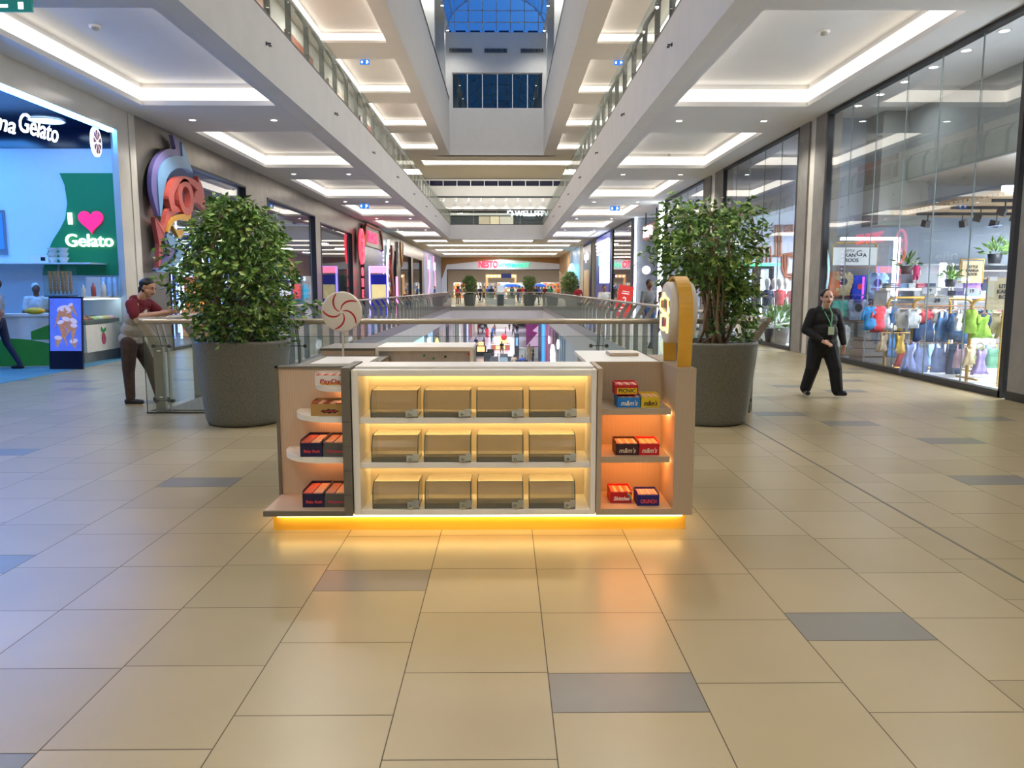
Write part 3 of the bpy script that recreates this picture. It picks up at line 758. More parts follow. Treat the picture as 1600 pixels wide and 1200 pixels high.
# ---------------------------------------------------------------- railings
def rail_run(name, label, L, spacing, loc, rz, H=1.18, glass=True, front=False, lean=1):
    """railing along local +x, posts bent towards local -y; > handrail, glass_panel, post"""
    t = thing(name, label, 'railing', loc, (0, 0, rz))
    n = max(1, round(L/spacing)); s = L/n
    b = MB(); b.tube([(-.12, -.20*lean, H), (L+.12, -.20*lean, H)], .034, 12); part('handrail', b, M['rail'], t)
    pb = MB(); w = .012
    prof = [(0, 0), (0, .82), (-.05*lean, .92), (-.19*lean, H-.035)]
    for k in range(len(prof)-1):
        (y0, z0), (y1, z1) = prof[k], prof[k+1]; dpt = .11
        for sx in (-.028, .016):
            pb.add([(sx, y0-dpt/2, z0), (sx+w, y0-dpt/2, z0), (sx+w, y0+dpt/2, z0), (sx, y0+dpt/2, z0), (sx, y1-dpt/2, z1), (sx+w, y1-dpt/2, z1), (sx+w, y1+dpt/2, z1), (sx, y1+dpt/2, z1)],
                   [(0,3,2,1), (4,5,6,7), (0,1,5,4), (1,2,6,5), (2,3,7,6), (3,0,4,7)])
    pb.box(-.05, .05, -.05, .05, 0, .012)
    for z in (.18, .78): pb.tube([(-.028, .0, z), (-.028, .05, z)], .016, 6); pb.tube([(.028, 0, z), (.028, .05, z)], .016, 6)
    pm = pb.mesh('post', M['steel'])
    gm = MB(); gm.box(.03, s-.03, .045, .057, .07, .98); gmm = gm.mesh('glass_panel', M['railglass'])
    for i in range(n+1):
        if 0 < i < n or i in (0, n):
            o = bpy.data.objects.new('post', pm); COL.objects.link(o); o.parent = t; o.location = (i*s, 0, 0)
        if i < n:
            o = bpy.data.objects.new('glass_panel', gmm); COL.objects.link(o); o.parent = t; o.location = (i*s, 0, 0)
    return t
XE = .04
# near railing across the end of the void
t = thing('glass_railing', 'near glass railing with champagne handrail crossing behind the kiosk', 'railing', (0, 9.86, 0))
zr = at(700, 502, 9.72).z
xa, xb = at(222, 502, 9.7).x, at(1176, 502, 9.7).x
b = MB(); b.tube([(xa, -.14, zr), (xb, -.14, zr)], .036, 14); part('handrail', b, M['rail'], t)
for px in (258, 468, 934, 1158):
    x = at(px, 560, 9.86).x; pb = MB()
    for sx in ((-.035, .035) if px in (258,) else (-.012, .012)):
        pb.box(x+sx-.007, x+sx+.007, .0, .06, 0, .85)
        pb.add([(x+sx-.007, 0, .85), (x+sx+.007, 0, .85), (x+sx+.007, .06, .85), (x+sx-.007, .06, .85), (x+sx-.007, -.15, zr-.03), (x+sx+.007, -.15, zr-.03), (x+sx+.007, -.09, zr-.03), (x+sx-.007, -.09, zr-.03)],
               [(0,3,2,1), (4,5,6,7), (0,1,5,4), (1,2,6,5), (2,3,7,6), (3,0,4,7)])
    pp = part('post', pb, M['steel'], t)
    cb = MB()
    for z in (.16, .86):
        for sx in (-.10, .10): cb.tube([(x+sx, -.10, z), (x+sx, -.05, z)], .024, 10)
        cb.tube([(x-.10, -.065, z), (x+.10, -.065, z)], .006, 6)
        cb.tube([(x, -.065, z), (x, .02, z)], .01, 6)
    part('clamp', cb, M['steeld'], pp)
xs = [at(230, 640, 9.78).x, at(395, 560, 9.78).x+.2, at(700, 560, 9.78).x, at(925, 560, 9.78).x, at(1171, 640, 9.78).x]
xs = [xs[0], -2.75, -.75, 1.25, xs[-1]]
for i in range(4):
    b = MB(); b.box(xs[i]+.006, xs[i+1]-.006, -.09, -.076, .012, .985); g_ = part('glass_panel', b, M['railglass'], t)
    b = MB(); b.box(xs[i]+.004, xs[i]+.008, -.091, -.075, .012, .985); b.box(xs[i+1]-.008, xs[i+1]-.004, -.091, -.075, .012, .985); b.box(xs[i]+.006, xs[i+1]-.006, -.091, -.075, .982, .986); part('glass_edge', b, M['edge'], g_)
b = MB(); b.box(xs[0], xs[-1], -.10, -.066, 0, .014); part('base_channel', b, M['black'], t)
rail_run('glass_railing', 'long glass railing along the left side of the void', VY1-VY0, 1.25, (VX0-.05, VY1, 0), -PI/2, lean=-1*-1)
rail_run('glass_railing', 'long glass railing along the right side of the void', VY1-VY0, 1.25, (VX1+.05, VY0, 0), PI/2, lean=1)
rail_run('glass_railing', 'far glass railing across the end of the void before the supermarket', VX1-VX0, 1.9, (VX1, VY1+.05, 0), PI, lean=1)
rail_run('glass_railing', 'upper gallery railing on the left of the void', VY1-8, 1.45, (VX0-.05, VY1, Z2), -PI/2, H=1.15)
rail_run('glass_railing', 'upper gallery railing on the right of the void', VY1-8, 1.45, (VX1+.05, 8, Z2), PI/2, H=1.15)
rail_run('glass_railing', 'upper railing across the far bridge below the spotlit wall', VX1-VX0, 1.9, (VX1, VY1+.05, Z2), PI, H=1.15)
# ---------------------------------------------------------------- left side: gelato shop
gw = mat('gelato white wall', '#e3edf6', .45, var=.01)
navy = mat('navy gloss ceiling', '#0d1a3c', .15)
stone = mat('polished cream stone', '#cfc9bd', .15, var=.04, scale=2)
YG = 18.0
b = MB()
b.box(XL-6, XL-.11, YG, YG+.2, 0, 4.70); b.box(XL-6, XL-.11, YG-.01, YG+.2, 4.70, 5.2, 1)
b.box(XL-6.2, XL-6, YB, YG, 0, 5.2); b.box(XL-6, XL, YB-.2, YB, 0, 5.5)
b.box(XL-6.2, XL-.2, YB, YG+.2, 5.12, 5.3, 1)
struct('wall_left', b, [gw, navy])
b = MB(); b.box(XL-.2, XL, YB, 17.35, 4.985, ZC); b.box(XL-.2, XL, YB, 7.5, 0, 4.99); b.box(XL-.10, XL, 17.35, 18.2, 0, ZC); b.box(XL-.4, XL+.02, 17.87, 18.15, 0, ZC)
struct('trim_8', b, stone)
b = MB(); b.box(XL-6, XL+.0, YB, YG, -.02, .004); struct('floor', b, mat('teal carpet', '#4d7f8c', .9, var=.1, scale=30))
# green panel with curved edge on the far wall
a = at(95, 271, YG); c = at(186, 430, YG)
pts = []
for px, py in ((186, 271), (95, 271), (103, 290), (107, 318), (104, 342), (96, 358), (85, 375), (76, 395), (70, 420), (69, 430), (186, 430)):
    p = at(px, py, YG); pts.append((p.x, p.z))
t = thing('wall_panel', 'green wave edged wall panel with red heart and white lettering', 'sign', (0, YG-.03, 0))
b = MB(); b.prism([(p[0], p[1]) for p in pts], .025, X=Matrix.Rotation(PI/2, 4, 'X')); part('board', b, mat('gelato green', '#1f8a4c', .5, var=.02), t)
wl = glow('white lit letters', (.92, .97, 1), 1.8)
def wall_text(s, px, py, wpx, Yp, m, parent, size, off=-.06, **k):
    p = at(px, py, Yp); w = (at(px+wpx/2, py, Yp)-at(px-wpx/2, py, Yp)).x
    return lettering(s, m, parent, (p.x, off, p.z), '-y', size, .02, width=w, **k)
wall_text('I', 113, 343, 6, YG, wl, t, .36, bold=.006)
wall_text('Gelato', 143, 377, 74, YG, wl, t, .40, bold=.004)
h = at(145, 345, YG); hp = []
for i in range(40):
    q = 2*PI*i/40; hp.append((.0175*16*math.sin(q)**3, .0175*(13*math.cos(q)-5*math.cos(2*q)-2*math.cos(3*q)-math.cos(4*q))))
b = MB(); b.prism(hp, .04, X=Matrix.Translation((h.x, -.03, h.z)) @ Matrix.Rotation(PI/2, 4, 'X')); part('heart', b, glow('heart red', (1, .02, .16), .9), t)
# hanging lit name on the opening
t = thing('shop_sign', 'glowing white script name above the gelato shop opening', 'sign', (XL-.12, 0, 0))
p = onx(52, 205, XL-.12); p0 = onx(14, 192, XL-.12); p1 = onx(62, 207, XL-.12)
lettering('ma', wl, t, (0, onx(6, 189, XL-.12).y, onx(6, 189, XL-.12).z-.04), '+x', .42, .006, bold=.004, shear=.35, width=.62)
lettering('Gelato', wl, t, (0, onx(62, 207, XL-.12).y, onx(62, 200, XL-.12).z-.02), '+x', .50, .006, bold=.004, shear=.35, width=1.2)
c = onx(148, 222, XL-.1)
t = thing('fruit_logo', 'oval citrus slice logo with two green leaves beside the script name', 'sign', (XL-.1, c.y, c.z))
b = MB()
el = [(.19*math.cos(2*PI*i/28), .30*math.sin(2*PI*i/28)) for i in range(28)]
XR_ = Matrix(((0,0,1,0),(1,0,0,0),(0,1,0,0),(0,0,0,1)))
b.prism(el, .05, X=XR_); part('rim', b, wl, t)
b = MB()
for k in range(9):
    q = 2*PI*k/9; q2 = q+.5
    b.prism([(.03*math.cos((q+q2)/2), .045*math.sin((q+q2)/2)), (.145*math.cos(q), .235*math.sin(q)), (.155*math.cos((q+q2)/2), .25*math.sin((q+q2)/2)), (.145*math.cos(q2), .235*math.sin(q2))], .012, X=Matrix.Translation((.05, 0, 0)) @ XR_)
part('segments', b, mat('citrus segment', '#b08a9c', .5), t)
b = MB(); b.prism([(-.02, .29), (-.16, .38), (-.20, .56), (-.05, .44)], .04, X=XR_); b.prism([(0, .28), (.16, .30), (.22, .42), (.06, .42)], .04, X=XR_)
part('leaf', b, glow('leaf green', (.25, .85, .45), 1.2), t)
# curved counter
def arc_wall(mb, pts, z0, z1, th=.05, mi=0):
    n = len(pts); L = []
    for i in range(n-1):
        (ax, ay), (bx, by) = pts[i], pts[i+1]
        mb.add([(ax, ay, z0), (bx, by, z0), (bx, by+th, z0), (ax, ay+th, z0), (ax, ay, z1), (bx, by, z1), (bx, by+th, z1), (ax, ay+th, z1)],
               [(0,3,2,1), (4,5,6,7), (0,1,5,4), (1,2,6,5), (2,3,7,6), (3,0,4,7)], mi)
t = thing('serving_counter', 'curved white serving counter with green swoosh inside the gelato shop', 'counter')
cx0, cy0 = XL-.55, 16.0
cur = [(XL-.46 - 3.9*u, 15.75 + .0*u - .35*math.sin(PI*u*.9)) for u in [i/18 for i in range(19)]]
b = MB(); arc_wall(b, cur, .0, 1.02); part('front_panel', b, mat('counter white', '#e8eae6', .3), t)
sw = MB()
for i in range(18):
    (ax, ay), (bx, by) = cur[i], cur[i+1]; u = i/18; u2 = (i+1)/18
    f = lambda u: .30 + .28*math.sin(u*5.2 + .2)
    sw.quad((ax, ay-.006, .02), (bx, by-.006, .02), (bx, by-.006, f(u2)), (ax, ay-.006, f(u)))
    if i < 3: g2 = lambda u: .98 - u*1.6; sw.quad((ax, ay-.006, .55), (bx, by-.006, .55), (bx, by-.006, g2(u2)), (ax, ay-.006, g2(u)))
part('swoosh', sw, mat('counter green', '#3f9a3c', .4), t)
b = MB(); b.prism([(p[0], p[1]-.04) for p in cur] + [(p[0], p[1]+.5) for p in cur[::-1]], .05, X=Matrix.Translation((0, 0, 1.02))); part('counter_top', b, M['kwhite'], t)
# glass display counter along the opening
t = thing('display_counter', 'long chilled gelato display counter with a lit glass case behind leaning man', 'counter', (XL-.42, 16.35, 0))
b = MB(); b.box(-.9, 0, 0, 1.6, .22, .80); part('body', b, mat('counter cream', '#e4e0d4', .35), t)
b = MB(); b.box(-.85, -.06, 0, 1.55, 0, .22); part('plinth', b, M['steel'], t)
b = MB(); b.box(-.03, -.01, .02, 1.58, .80, 1.36); b.box(-.9, -.01, .02, .035, .80, 1.36); part('glass', b, M['glass'], t)
b = MB(); b.box(-.9, .02, 0, 1.62, 1.36, 1.40); part('shelf', b, M['kwhite'], t)
b = MB(); b.box(-.85, -.05, .1, 1.55, .82, .9); part('tray_bed', b, M['steel'], t)
b = MB(); b.box(-.12, -.04, .05, 1.55, 1.335, 1.355); part('light_strip', b, glow('cool white led', (.75, .88, 1), 9), t)
ic = ['#e8d8c0', '#c06a4a', '#d8c86a', '#7a4a34', '#e0a0a8', '#a8c87a', '#f0e8e0']
for i in range(12):
    b = MB(); y = .1 + (i//2)*.235; x = -.75 + (i % 2)*.38
    b.ball((x+.16, y+.12, .90), (.15, .12, .07), 0, 10); part('gelato_tub', b, mat('gelato %s' % ic[i % 7], ic[i % 7], .5), t)
t2 = thing('fruit_badge', 'small pink fruit badge with a green leaf on the cream counter front', 'sign', (XL-.418, 17.05, .48))
b = MB(); b.prism([(.08*math.cos(2*PI*i/20), .13*math.sin(2*PI*i/20)) for i in range(20)], .01, X=XR_); part('fruit', b, mat('fruit pink', '#b84a6a', .5), t2)
b = MB(); b.prism([(0, .13), (-.09, .17), (-.08, .26), (0, .19), (.09, .24), (.1, .17)], .01, X=XR_); part('leaf', b, mat('badge leaf', '#3a9a4a', .5), t2)
# stuff on the counter
conem = mat('waffle cone', '#b87a3a', .6, var=.2, scale=30)
t = thing('cone_holder', 'clear box full of upright waffle cones on the gelato counter', 'cone holder', (XL-1.05, 16.65, 1.401))
b = MB(); b.box(-.25, .25, -.2, .2, 0, .02); part('base', b, M['black'], t)
b = MB(); b.box(-.25, .25, -.2, -.195, .02, .62); b.box(-.25, -.245, -.2, .2, .02, .62); b.box(.245, .25, -.2, .2, .02, .62); part('case', b, M['glass'], t)
for k in range(6):
    b = MB(); x = -.17+.17*(k % 3); y = -.08+.16*(k//3)
    for j in range(7): b.lathe([(.012, .05+j*.06), (.04, .17+j*.06), (.036, .175+j*.06)], 8, X=Matrix.Translation((x, y, 0)))
    part('cone_stack', b, conem, t)
b0 = None
for k, (px, py) in enumerate(((85, 427), (101, 427))):
    p = at(px, py, 17.55)
    for j in range(3):
        b = MB(); b.lathe([(0, 0), (.06, 0), (.115, .11), (.12, .115), (.105, .11), (.055, .015), (0, .015)], 14)
        tag(b.build('paper_cup', M['kwhite'], loc=(p.x, 17.55, 2.145+j*.105)), 'white scalloped cup, %s in the %s stack on the wall shelf' % (['bottom', 'middle', 'top'][j], ['left', 'right'][k]), 'cup', 'stacked cups on shelf')
t = thing('wall_shelf', 'thin white shelf holding stacked cups below the green panel', 'shelf', (XL-4.6, 17.25, 2.11))
b = MB(); b.box(0, 3.9, 0, .74, 0, .03); part('board', b, M['kwhite'], t)
b = MB(); b.box(.3, .34, .64, .74, -.25, 0); b.box(2.8, 2.84, .64, .74, -.25, 0); part('bracket', b, M['steel'], t)
p = at(63, 425, 17.5)
t = thing('radio_box', 'small white box with a dark slot on the wall shelf', 'box', (p.x-.2, 17.45, 2.141))
b = MB(); b.box(0, .42, 0, .3, 0, .17); bevel(part('body', b, M['kwhite'], t), .01)
b = MB(); b.box(.26, .36, -.003, 0, .04, .12); part('slot', b, M['black'], t)
for k in range(5):
    b = MB(); b.lathe([(.045, 0), (.055, .42), (.05, .42)], 12)
    tag(b.build('cup_stack', mat('clear plastic cups', '#b9c6d2', .3), loc=(XL-.80+.13*k, 17.45+.0*k, 1.401)), 'tall sleeve of clear plastic cups on counter end, %s from the cones' % ORD[k], 'cup sleeve', 'cup sleeves on counter')
b = MB(); b.box(0, .3, 0, .02, 0, .42); tag(b.build('menu_card', mat('menu card paper', '#d9cfc0', .6), loc=(XL-.75, 17.1, 1.401)), 'beige printed card standing on the glass display counter', 'card')
for k, c in enumerate(('#c8b8a0', '#b04a3a', '#e8e0d0')):
    b = MB(); b.lathe([(0, 0), (.05, 0), (.05, .16+.04*k), (.02, .2+.04*k), (.02, .25+.04*k), (0, .25+.04*k)], 12)
    tag(b.build('jar', mat('jar %d' % k, c, .3), loc=(XL-.55+.10*k, 16.6+.22*k, 1.401)), 'small %s jar on top of the display counter' % ('beige', 'red', 'white')[k], 'jar', 'jars on the display counter')
b = MB(); b.ball((0, 0, .06), (.20, .12, .07)); tag(b.build('banana_bunch', mat('banana yellow', '#d8b020', .5), loc=(at(50, 489, 15.2).x, 15.3, 1.075)), 'bright yellow fruit on the curved serving counter', 'fruit')
# menu screen at the left frame edge
t = thing('menu_screen', 'wall menu screen with dark frame cut by the left picture edge', 'screen', (at(-18, 370, YG).x, YG-.05, at(0, 360, YG).z))
b = MB(); b.box(-.5, .42, 0, .04, -.55, .45); part('frame', b, mat('grey screen frame', '#7c8590', .4), t)
b = MB(); b.box(-.46, .38, -.01, 0, -.42, .38); part('screen', b, mat('screen blue', '#2f6fb8', .3, emit=.8), t)
# digital poster stand
a = onz(75, 577); d_ = onz(122, 569)
t = thing('poster_stand', 'leaning digital poster of waffle ice cream cones on a dark stand', 'poster', (a.x+.03, a.y, 0), (-.10, 0, -.02))
wS, hS = .66, 1.42
b = MB(); b.box(0, wS, 0, .05, 0, hS); part('frame', b, mat('navy stand', '#14142e', .3), t)
b = MB(); b.box(.02, wS-.02, -.004, 0, .36, hS-.03); part('screen', b, mat('poster blue', '#5a74d8', .3, emit=.5, var=.25, scale=5), t)
cm = mat('poster waffle', '#c08a6a', .5, emit=.35, var=.3, scale=24); cr = mat('poster cream', '#d8c8d8', .5, emit=.4)
b = MB()
for (x, z, w, h, a_) in ((.22, .50, .15, .50, .25), (.36, .42, .13, .52, -.25), (.36, .82, .26, .36, -.15), (.54, .62, .14, .55, -.3), (.16, .40, .14, .22, .1), (.52, .40, .15, .16, -.2)):
    X = Matrix.Translation((x, -.005, z)) @ Matrix.Rotation(a_, 4, 'Y')
    b.add([(0, 0, 0), (w*.5, 0, h), (-w*.5, 0, h)], [(0, 1, 2)], 0, X=X)
    b.add([(w*.55*math.cos(2*PI*k/12), -.001, h+w*.3*math.sin(2*PI*k/12)) for k in range(12)], [tuple(range(12))], 1, X=X)
for (x, z, w, h, a_) in ((.10, .80, .10, .40, .4), (.58, 1.0, .1, .3, -.5), (.30, .60, .16, .40, .5), (.46, .50, .14, .36, .1), (.14, 1.0, .12, .3, .9)):
    X = Matrix.Translation((x, -.0065, z)) @ Matrix.Rotation(a_, 4, 'Y')
    b.add([(0, 0, 0), (w*.5, 0, h), (-w*.5, 0, h)], [(0, 1, 2)], 0, X=X)
    b.add([(w*.5*math.cos(2*PI*k/12), -.001, h+w*.3*math.sin(2*PI*k/12)) for k in range(12)], [tuple(range(12))], 1, X=X)
part('cone_print', b, [cm, cr], t)
t = thing('light_strip_run', 'blue glowing light strip along the top edge of the gelato shop opening', 'lamp', (XL, 0, 4.93))
b = MB(); b.box(-.16, -.04, 7.6, 17.3, .0, .05); part('strip', b, glow('blue edge strip', (.06, .30, 1), 42), t)
# blue lights of the gelato shop
for x, y in ((XL-1.6, 11.5), (XL-1.6, 15.2), (XL-3.8, 16.5), (XL-3.8, 11.5)):
    ld = bpy.data.lights.new('interior_light', 'AREA'); ld.shape = 'RECTANGLE'; ld.size = 1.6; ld.size_y = 1.0; ld.energy = 80; ld.color = (.07, .34, 1.0)
    lo = bpy.data.objects.new('interior_light', ld); COL.objects.link(lo); lo.location = (x, y, 5.05)
for k in range(3):
    t = thing('ceiling_ring_light', 'round flush blue white ceiling light inside the gelato shop, %s from the street' % ORD[k], 'ceiling light', (XL-1.3-1.2*k, 17.0-.8*k, 5.11), group='gelato shop ceiling lights')
    b = MB(); b.lathe([(.34, -.02), (.36, -.02), (.36, 0), (.32, 0)], 24, closed=True); part('trim_ring', b, M['kwhite'], t)
    b = MB(); b.lathe([(0, -.015), (.33, -.015)], 24); part('diffuser', b, glow('blue white panel', (.5, .75, 1), 5), t)

# ---------------------------------------------------------------- left side: arcade facade
bronze = mat('brushed bronze metal', '#8b857d', .33, .75, var=.10, scale=2.5)
wins = [(19.6, 25.7, 4.85), (28.0, 34.9, 4.75), (35.9, 43.2, 4.55), (56.0, 60.5, 4.4), (63.0, 70.0, 4.3), (71.5, 79.0, 4.3)]
b = MB(); y = 18.15
ent = (53.0, 53.01, 3)
for (ya, yb, zt) in wins:
    b.box(XL-.25, XL, y, ya, 0, ZC)
    b.box(XL-.25, XL, ya, yb, zt, ZC); y = yb
b.box(XL-.25, XL, y, 81.0, 0, ZC)
struct('wall_left', b, bronze)
b = MB(); b.box(XL-.25, XL+.05, 81, YEND, 0, ZC); struct('wall_left', b, mat('pale blue graphic wall', '#9db4e0', .35))
b = MB()
for k in range(2):
    y = 84 + k*7
    b.tube([(XL+.08, y, 5.2), (XL+.08, y, 4.0), (XL+.08, y+2, 3.2), (XL+.08, y+2, 1.8), (XL+.08, y+.6, 1.2), (XL+.08, y+2.4, 0)], .09, 6, 0)
    b.box(XL+.06, XL+.1, y+.4, y+2.4, 3.6, 4.5, 1)
struct('wall_left', b, [glow('pink neon', (1, .25, .5), 1.6), glow('white tile light', (.8, .9, 1), 2)])
gb = MB(); fb = MB(); fx_ = []
for (ya, yb, zt) in wins:
    gb.box(XL-.14, XL-.12, ya, yb, 0, zt)
    fb.box(XL-.18, XL+.02, ya, ya+.06, 0, zt); fb.box(XL-.18, XL+.02, yb-.06, yb, 0, zt); fb.box(XL-.18, XL+.02, ya, yb, zt-.06, zt); fb.box(XL-.18, XL+.01, ya, yb, 0, .08)
struct('window_5', gb, M['shopglass']); struct('window_5', fb, M['black'])
it = MB(); it.box(XL-7.2, XL-7, YG+.2, 81, 0, 5.2); it.box(XL-7.2, XL-.25, YG+.2, 81, 5.0, 5.2); it.box(XL-7.2, XL-.25, 81, 81.2, 0, 5.2); it.box(XL-7.2, XL-.25, 43.6, 43.8, 0, 5.2)
struct('wall_left', it, mat('dark arcade interior', '#3a3f56', .6))
b = MB(); b.box(XL-7.2, XL-.0, YG+.2, 81, -.05, .002); struct('floor', b, mat('grey blue vinyl', '#5a6070', .4))
# neon portals and arcade machines behind the first windows
for k, (y, h, w) in enumerate(((23.5, 3.6, 1.6), (26.6, 3.6, 1.6), (31.0, 3.2, 1.8))):
    t = thing('neon_portal', 'nested blue white neon arch standing in the arcade, %s from the gelato shop' % ORD[k], 'neon sign', (XL-2.2, y, 0), group='neon arches in the arcade')
    for j, c in enumerate(((.5, .75, 1), (.15, .25, 1), (.7, .85, 1))):
        b = MB(); e = j*.22
        b.tube([(-w/2+e, 0, .05), (-w/2+e, 0, h-e), (w/2-e, 0, h-e), (w/2-e, 0, .05)], .03, 6); part('neon_tube', b, glow('neon arch %d' % j, c, 6), t)
rr = random.Random(5)
pal = ['#2a4fd0', '#4a7ad8', '#c83a4a', '#d8862a', '#6a3ac8', '#2a9ac0', '#d8d8e0']
for k in range(16):
    y = 20.6 + k*1.45; x = XL-1.4 - rr.random()*3.2
    if 43 < y < 44.5 or 30.2 < y < 31.8: continue
    c, c2 = pal[k % 7], pal[(k*3+1) % 7]
    t = thing('arcade_machine', '%s arcade cabinet with a %s screen, %s behind the left shop glass' % ({'#2a4fd0': 'deep blue', '#4a7ad8': 'pale blue', '#c83a4a': 'red', '#d8862a': 'orange', '#6a3ac8': 'violet', '#2a9ac0': 'teal', '#d8d8e0': 'white'}[c], 'coloured', ('nearest', 'second', 'third', 'fourth', 'fifth', 'sixth', 'seventh', 'eighth', 'ninth', 'tenth', 'eleventh', 'twelfth', 'thirteenth', 'fourteenth', 'fifteenth', 'farthest')[k]), 'arcade machine', (x, y, 0), (0, 0, rr.uniform(-.3, .3)), group='arcade machines')
    b = MB(); b.box(-.35, .35, -.4, .4, 0, .9); b.box(-.35, .35, 0, .4, .9, 1.9); b.box(-.35, .35, -.25, .4, 1.9, 2.15); part('cabinet', b, mat('arc %s' % c, c, .4, emit=.25), t)
    b = MB(); b.box(-.28, .28, -.02, 0, 1.05, 1.75); part('screen', b, mat('arcscr %s' % c2, c2, .3, emit=1.6), t)
    b = MB(); b.box(-.3, .3, -.28, -.25, 1.93, 2.12); part('marquee', b, glow('arc marquee', (.5, .7, 1), 3), t)
for k in range(5):
    ld = bpy.data.lights.new('interior_light', 'AREA'); ld.size = 2.0; ld.energy = 70; ld.color = (.55, .65, 1.0)
    lo = bpy.data.objects.new('interior_light', ld); COL.objects.link(lo); lo.location = (XL-3, 22+k*5, 4.9)
for k in range(3):
    ld = bpy.data.lights.new('interior_light', 'AREA'); ld.size = 2.5; ld.energy = 160; ld.color = (1, .93, .85)
    lo = bpy.data.objects.new('interior_light', ld); COL.objects.link(lo); lo.location = (XL-3, 58+k*9, 4.9)
# abstract curved wall sculpture
def P(px, py): 
    q = onx(px, py, XL+.22); return (q.y, q.z)
t = thing('wall_sculpture', 'large curling purple blue and coral relief mounted on bronze wall above leaning man', 'sculpture', (XL+.10, 0, 0))
def swoosh(name, outer, inner, m, th=.10, off=0.0):
    pts = [P(*p) for p in outer] + [P(*p) for p in inner[::-1]]
    # smooth the outline
    b = MB(); b.prism(pts, th, X=Matrix.Translation((off, 0, 0)) @ XR_); return part(name, b, m, t)
def cr_(pts, n=5):
    out = []
    P_ = [pts[0]] + list(pts) + [pts[-1]]
    for i in range(1, len(P_)-2):
        for k in range(n):
            u = k/n; a, b_, c_, d_ = P_[i-1], P_[i], P_[i+1], P_[i+2]
            out.append(tuple(.5*((2*b_[j]) + (-a[j]+c_[j])*u + (2*a[j]-5*b_[j]+4*c_[j]-d_[j])*u*u + (-a[j]+3*b_[j]-3*c_[j]+d_[j])*u**3) for j in (0, 1)))
    out.append(tuple(pts[-1])); return out
pur = mat('relief purple', '#6b6399', .35); blu = mat('relief blue', '#6d97bd', .35); cor = mat('relief coral', '#cf6157', .35); cord_ = mat('relief deep coral', '#a84a46', .4); yl = mat('relief yellow', '#d9a23c', .35)
swoosh('crest', cr_([(249, 338), (239, 300), (239, 268), (247, 246), (262, 233), (275, 233), (274, 224)], 5) + [(271, 211), (279, 218)], cr_([(250, 338), (247, 300), (247, 272), (255, 253), (268, 244), (285, 244)], 5) + [(283, 222)], pur, .10)
swoosh('crest', cr_([(250, 338), (247, 300), (247, 272), (255, 253), (268, 244), (285, 244)], 5) + [(283, 222), (292, 242)], cr_([(252, 338), (256, 300), (262, 276), (274, 264), (290, 263), (301, 270)], 5), blu, .13)
swoosh('beak_curve', cr_([(266, 330), (261, 306), (268, 284), (282, 275), (300, 280), (310, 288)], 5), cr_([(272, 328), (270, 306), (277, 290), (286, 284), (297, 288), (307, 298)], 5), cor, .14, .02)
swoosh('beak_curve', [(310, 288)] + cr_([(309, 275), (316, 292), (320, 312), (321, 328)], 4), [(304, 303)] + cr_([(301, 316), (308, 317), (315, 324), (321, 330)], 4), cor, .13)
# eye ring
ring = MB()
cxE, czE = P(289, 308)
ringpts = lambda r, sx, sz: [(cxE + r*sx*math.cos(2*PI*i/24), czE + r*sz*math.sin(2*PI*i/24)) for i in range(24)]
for i in range(24):
    o1, i1 = ringpts(1, .48, .46), ringpts(1, .26, .27); j = (i+1) % 24
    for xx in (.16,):
        ring.quad((xx, *o1[i]), (xx, *o1[j]), (xx, *i1[j]), (xx, *i1[i]))
    ring.quad((0, *o1[i]), (0, *o1[j]), (.16, *o1[j]), (.16, *o1[i])); ring.quad((0, *i1[i]), (0, *i1[j]), (.16, *i1[j]), (.16, *i1[i]))
part('ring', ring, cor, t)
swoosh('feather', cr_([(243, 339), (256, 352), (262, 330), (270, 318)], 4), cr_([(258, 366), (264, 345), (278, 332), (292, 332)], 4), cor, .11)
swoosh('feather', cr_([(260, 362), (264, 345), (276, 336), (296, 334), (297, 338)], 4), cr_([(262, 364), (268, 350), (280, 343), (292, 345), (297, 339)], 4), yl, .13, .02)
swoosh('feather', [(271, 352), (279, 360), (289, 358)], [(281, 372), (285, 373), (289, 362)], yl, .10)
swoosh('feather', [(243, 341), (250, 380), (249, 418)], [(258, 364), (257, 395), (250, 420)], cord_, .10)
swoosh('tail', [(262, 362), (270, 368), (289, 388)] + cr_([(286, 400), (275, 415), (260, 425), (246, 425)], 4), [(260, 368), (266, 385), (279, 392)] + cr_([(274, 405), (266, 412), (256, 420), (245, 424)], 4), blu, .12)
swoosh('tail', [(260, 368), (266, 385), (277, 391)] + cr_([(270, 402), (262, 412), (246, 423)], 3), [(259, 372), (262, 388), (269, 394)] + cr_([(264, 402), (258, 410), (245, 421)], 3), pur, .09)
# dark LED entrance wall with a red lit name above
t = thing('led_wall', 'tall dark blue screen wall of the arcade entrance', 'screen', (XL+.02, 45.6, 0))
b = MB(); b.box(0, .15, 0, 7.2, 0, 4.05); part('frame', b, M['black'], t)
b = MB(); b.box(.15, .17, .1, 7.1, .1, 3.98); part('screen', b, mat('led dark blue', '#0a0f4a', .25, emit=.35, var=.6, scale=.6), t)
t = thing('shop_sign', 'red lit letters in a rounded copper frame over the dark screen', 'sign', (XL+.05, 45.9, 4.05))
b = MB(); b.tube([(.2, 0, 0), (.2, 0, 1.0), (.2, .4, 1.25), (.2, 5.4, 1.25), (.2, 6.0, .9), (.2, 6.4, -.1)], .07, 8); part('frame', b, mat('copper pipe', '#b5694a', .3, .6), t)
b = MB(); b.box(0, .15, .2, 6.0, .02, 1.15); part('panel', b, bronze, t)
lettering('ZONE', glow('red letters', (1, .05, .12), 2), t, (.2, 2.6, .55), '+x', .8, .05, bold=.04, width=3.6)
b = MB()
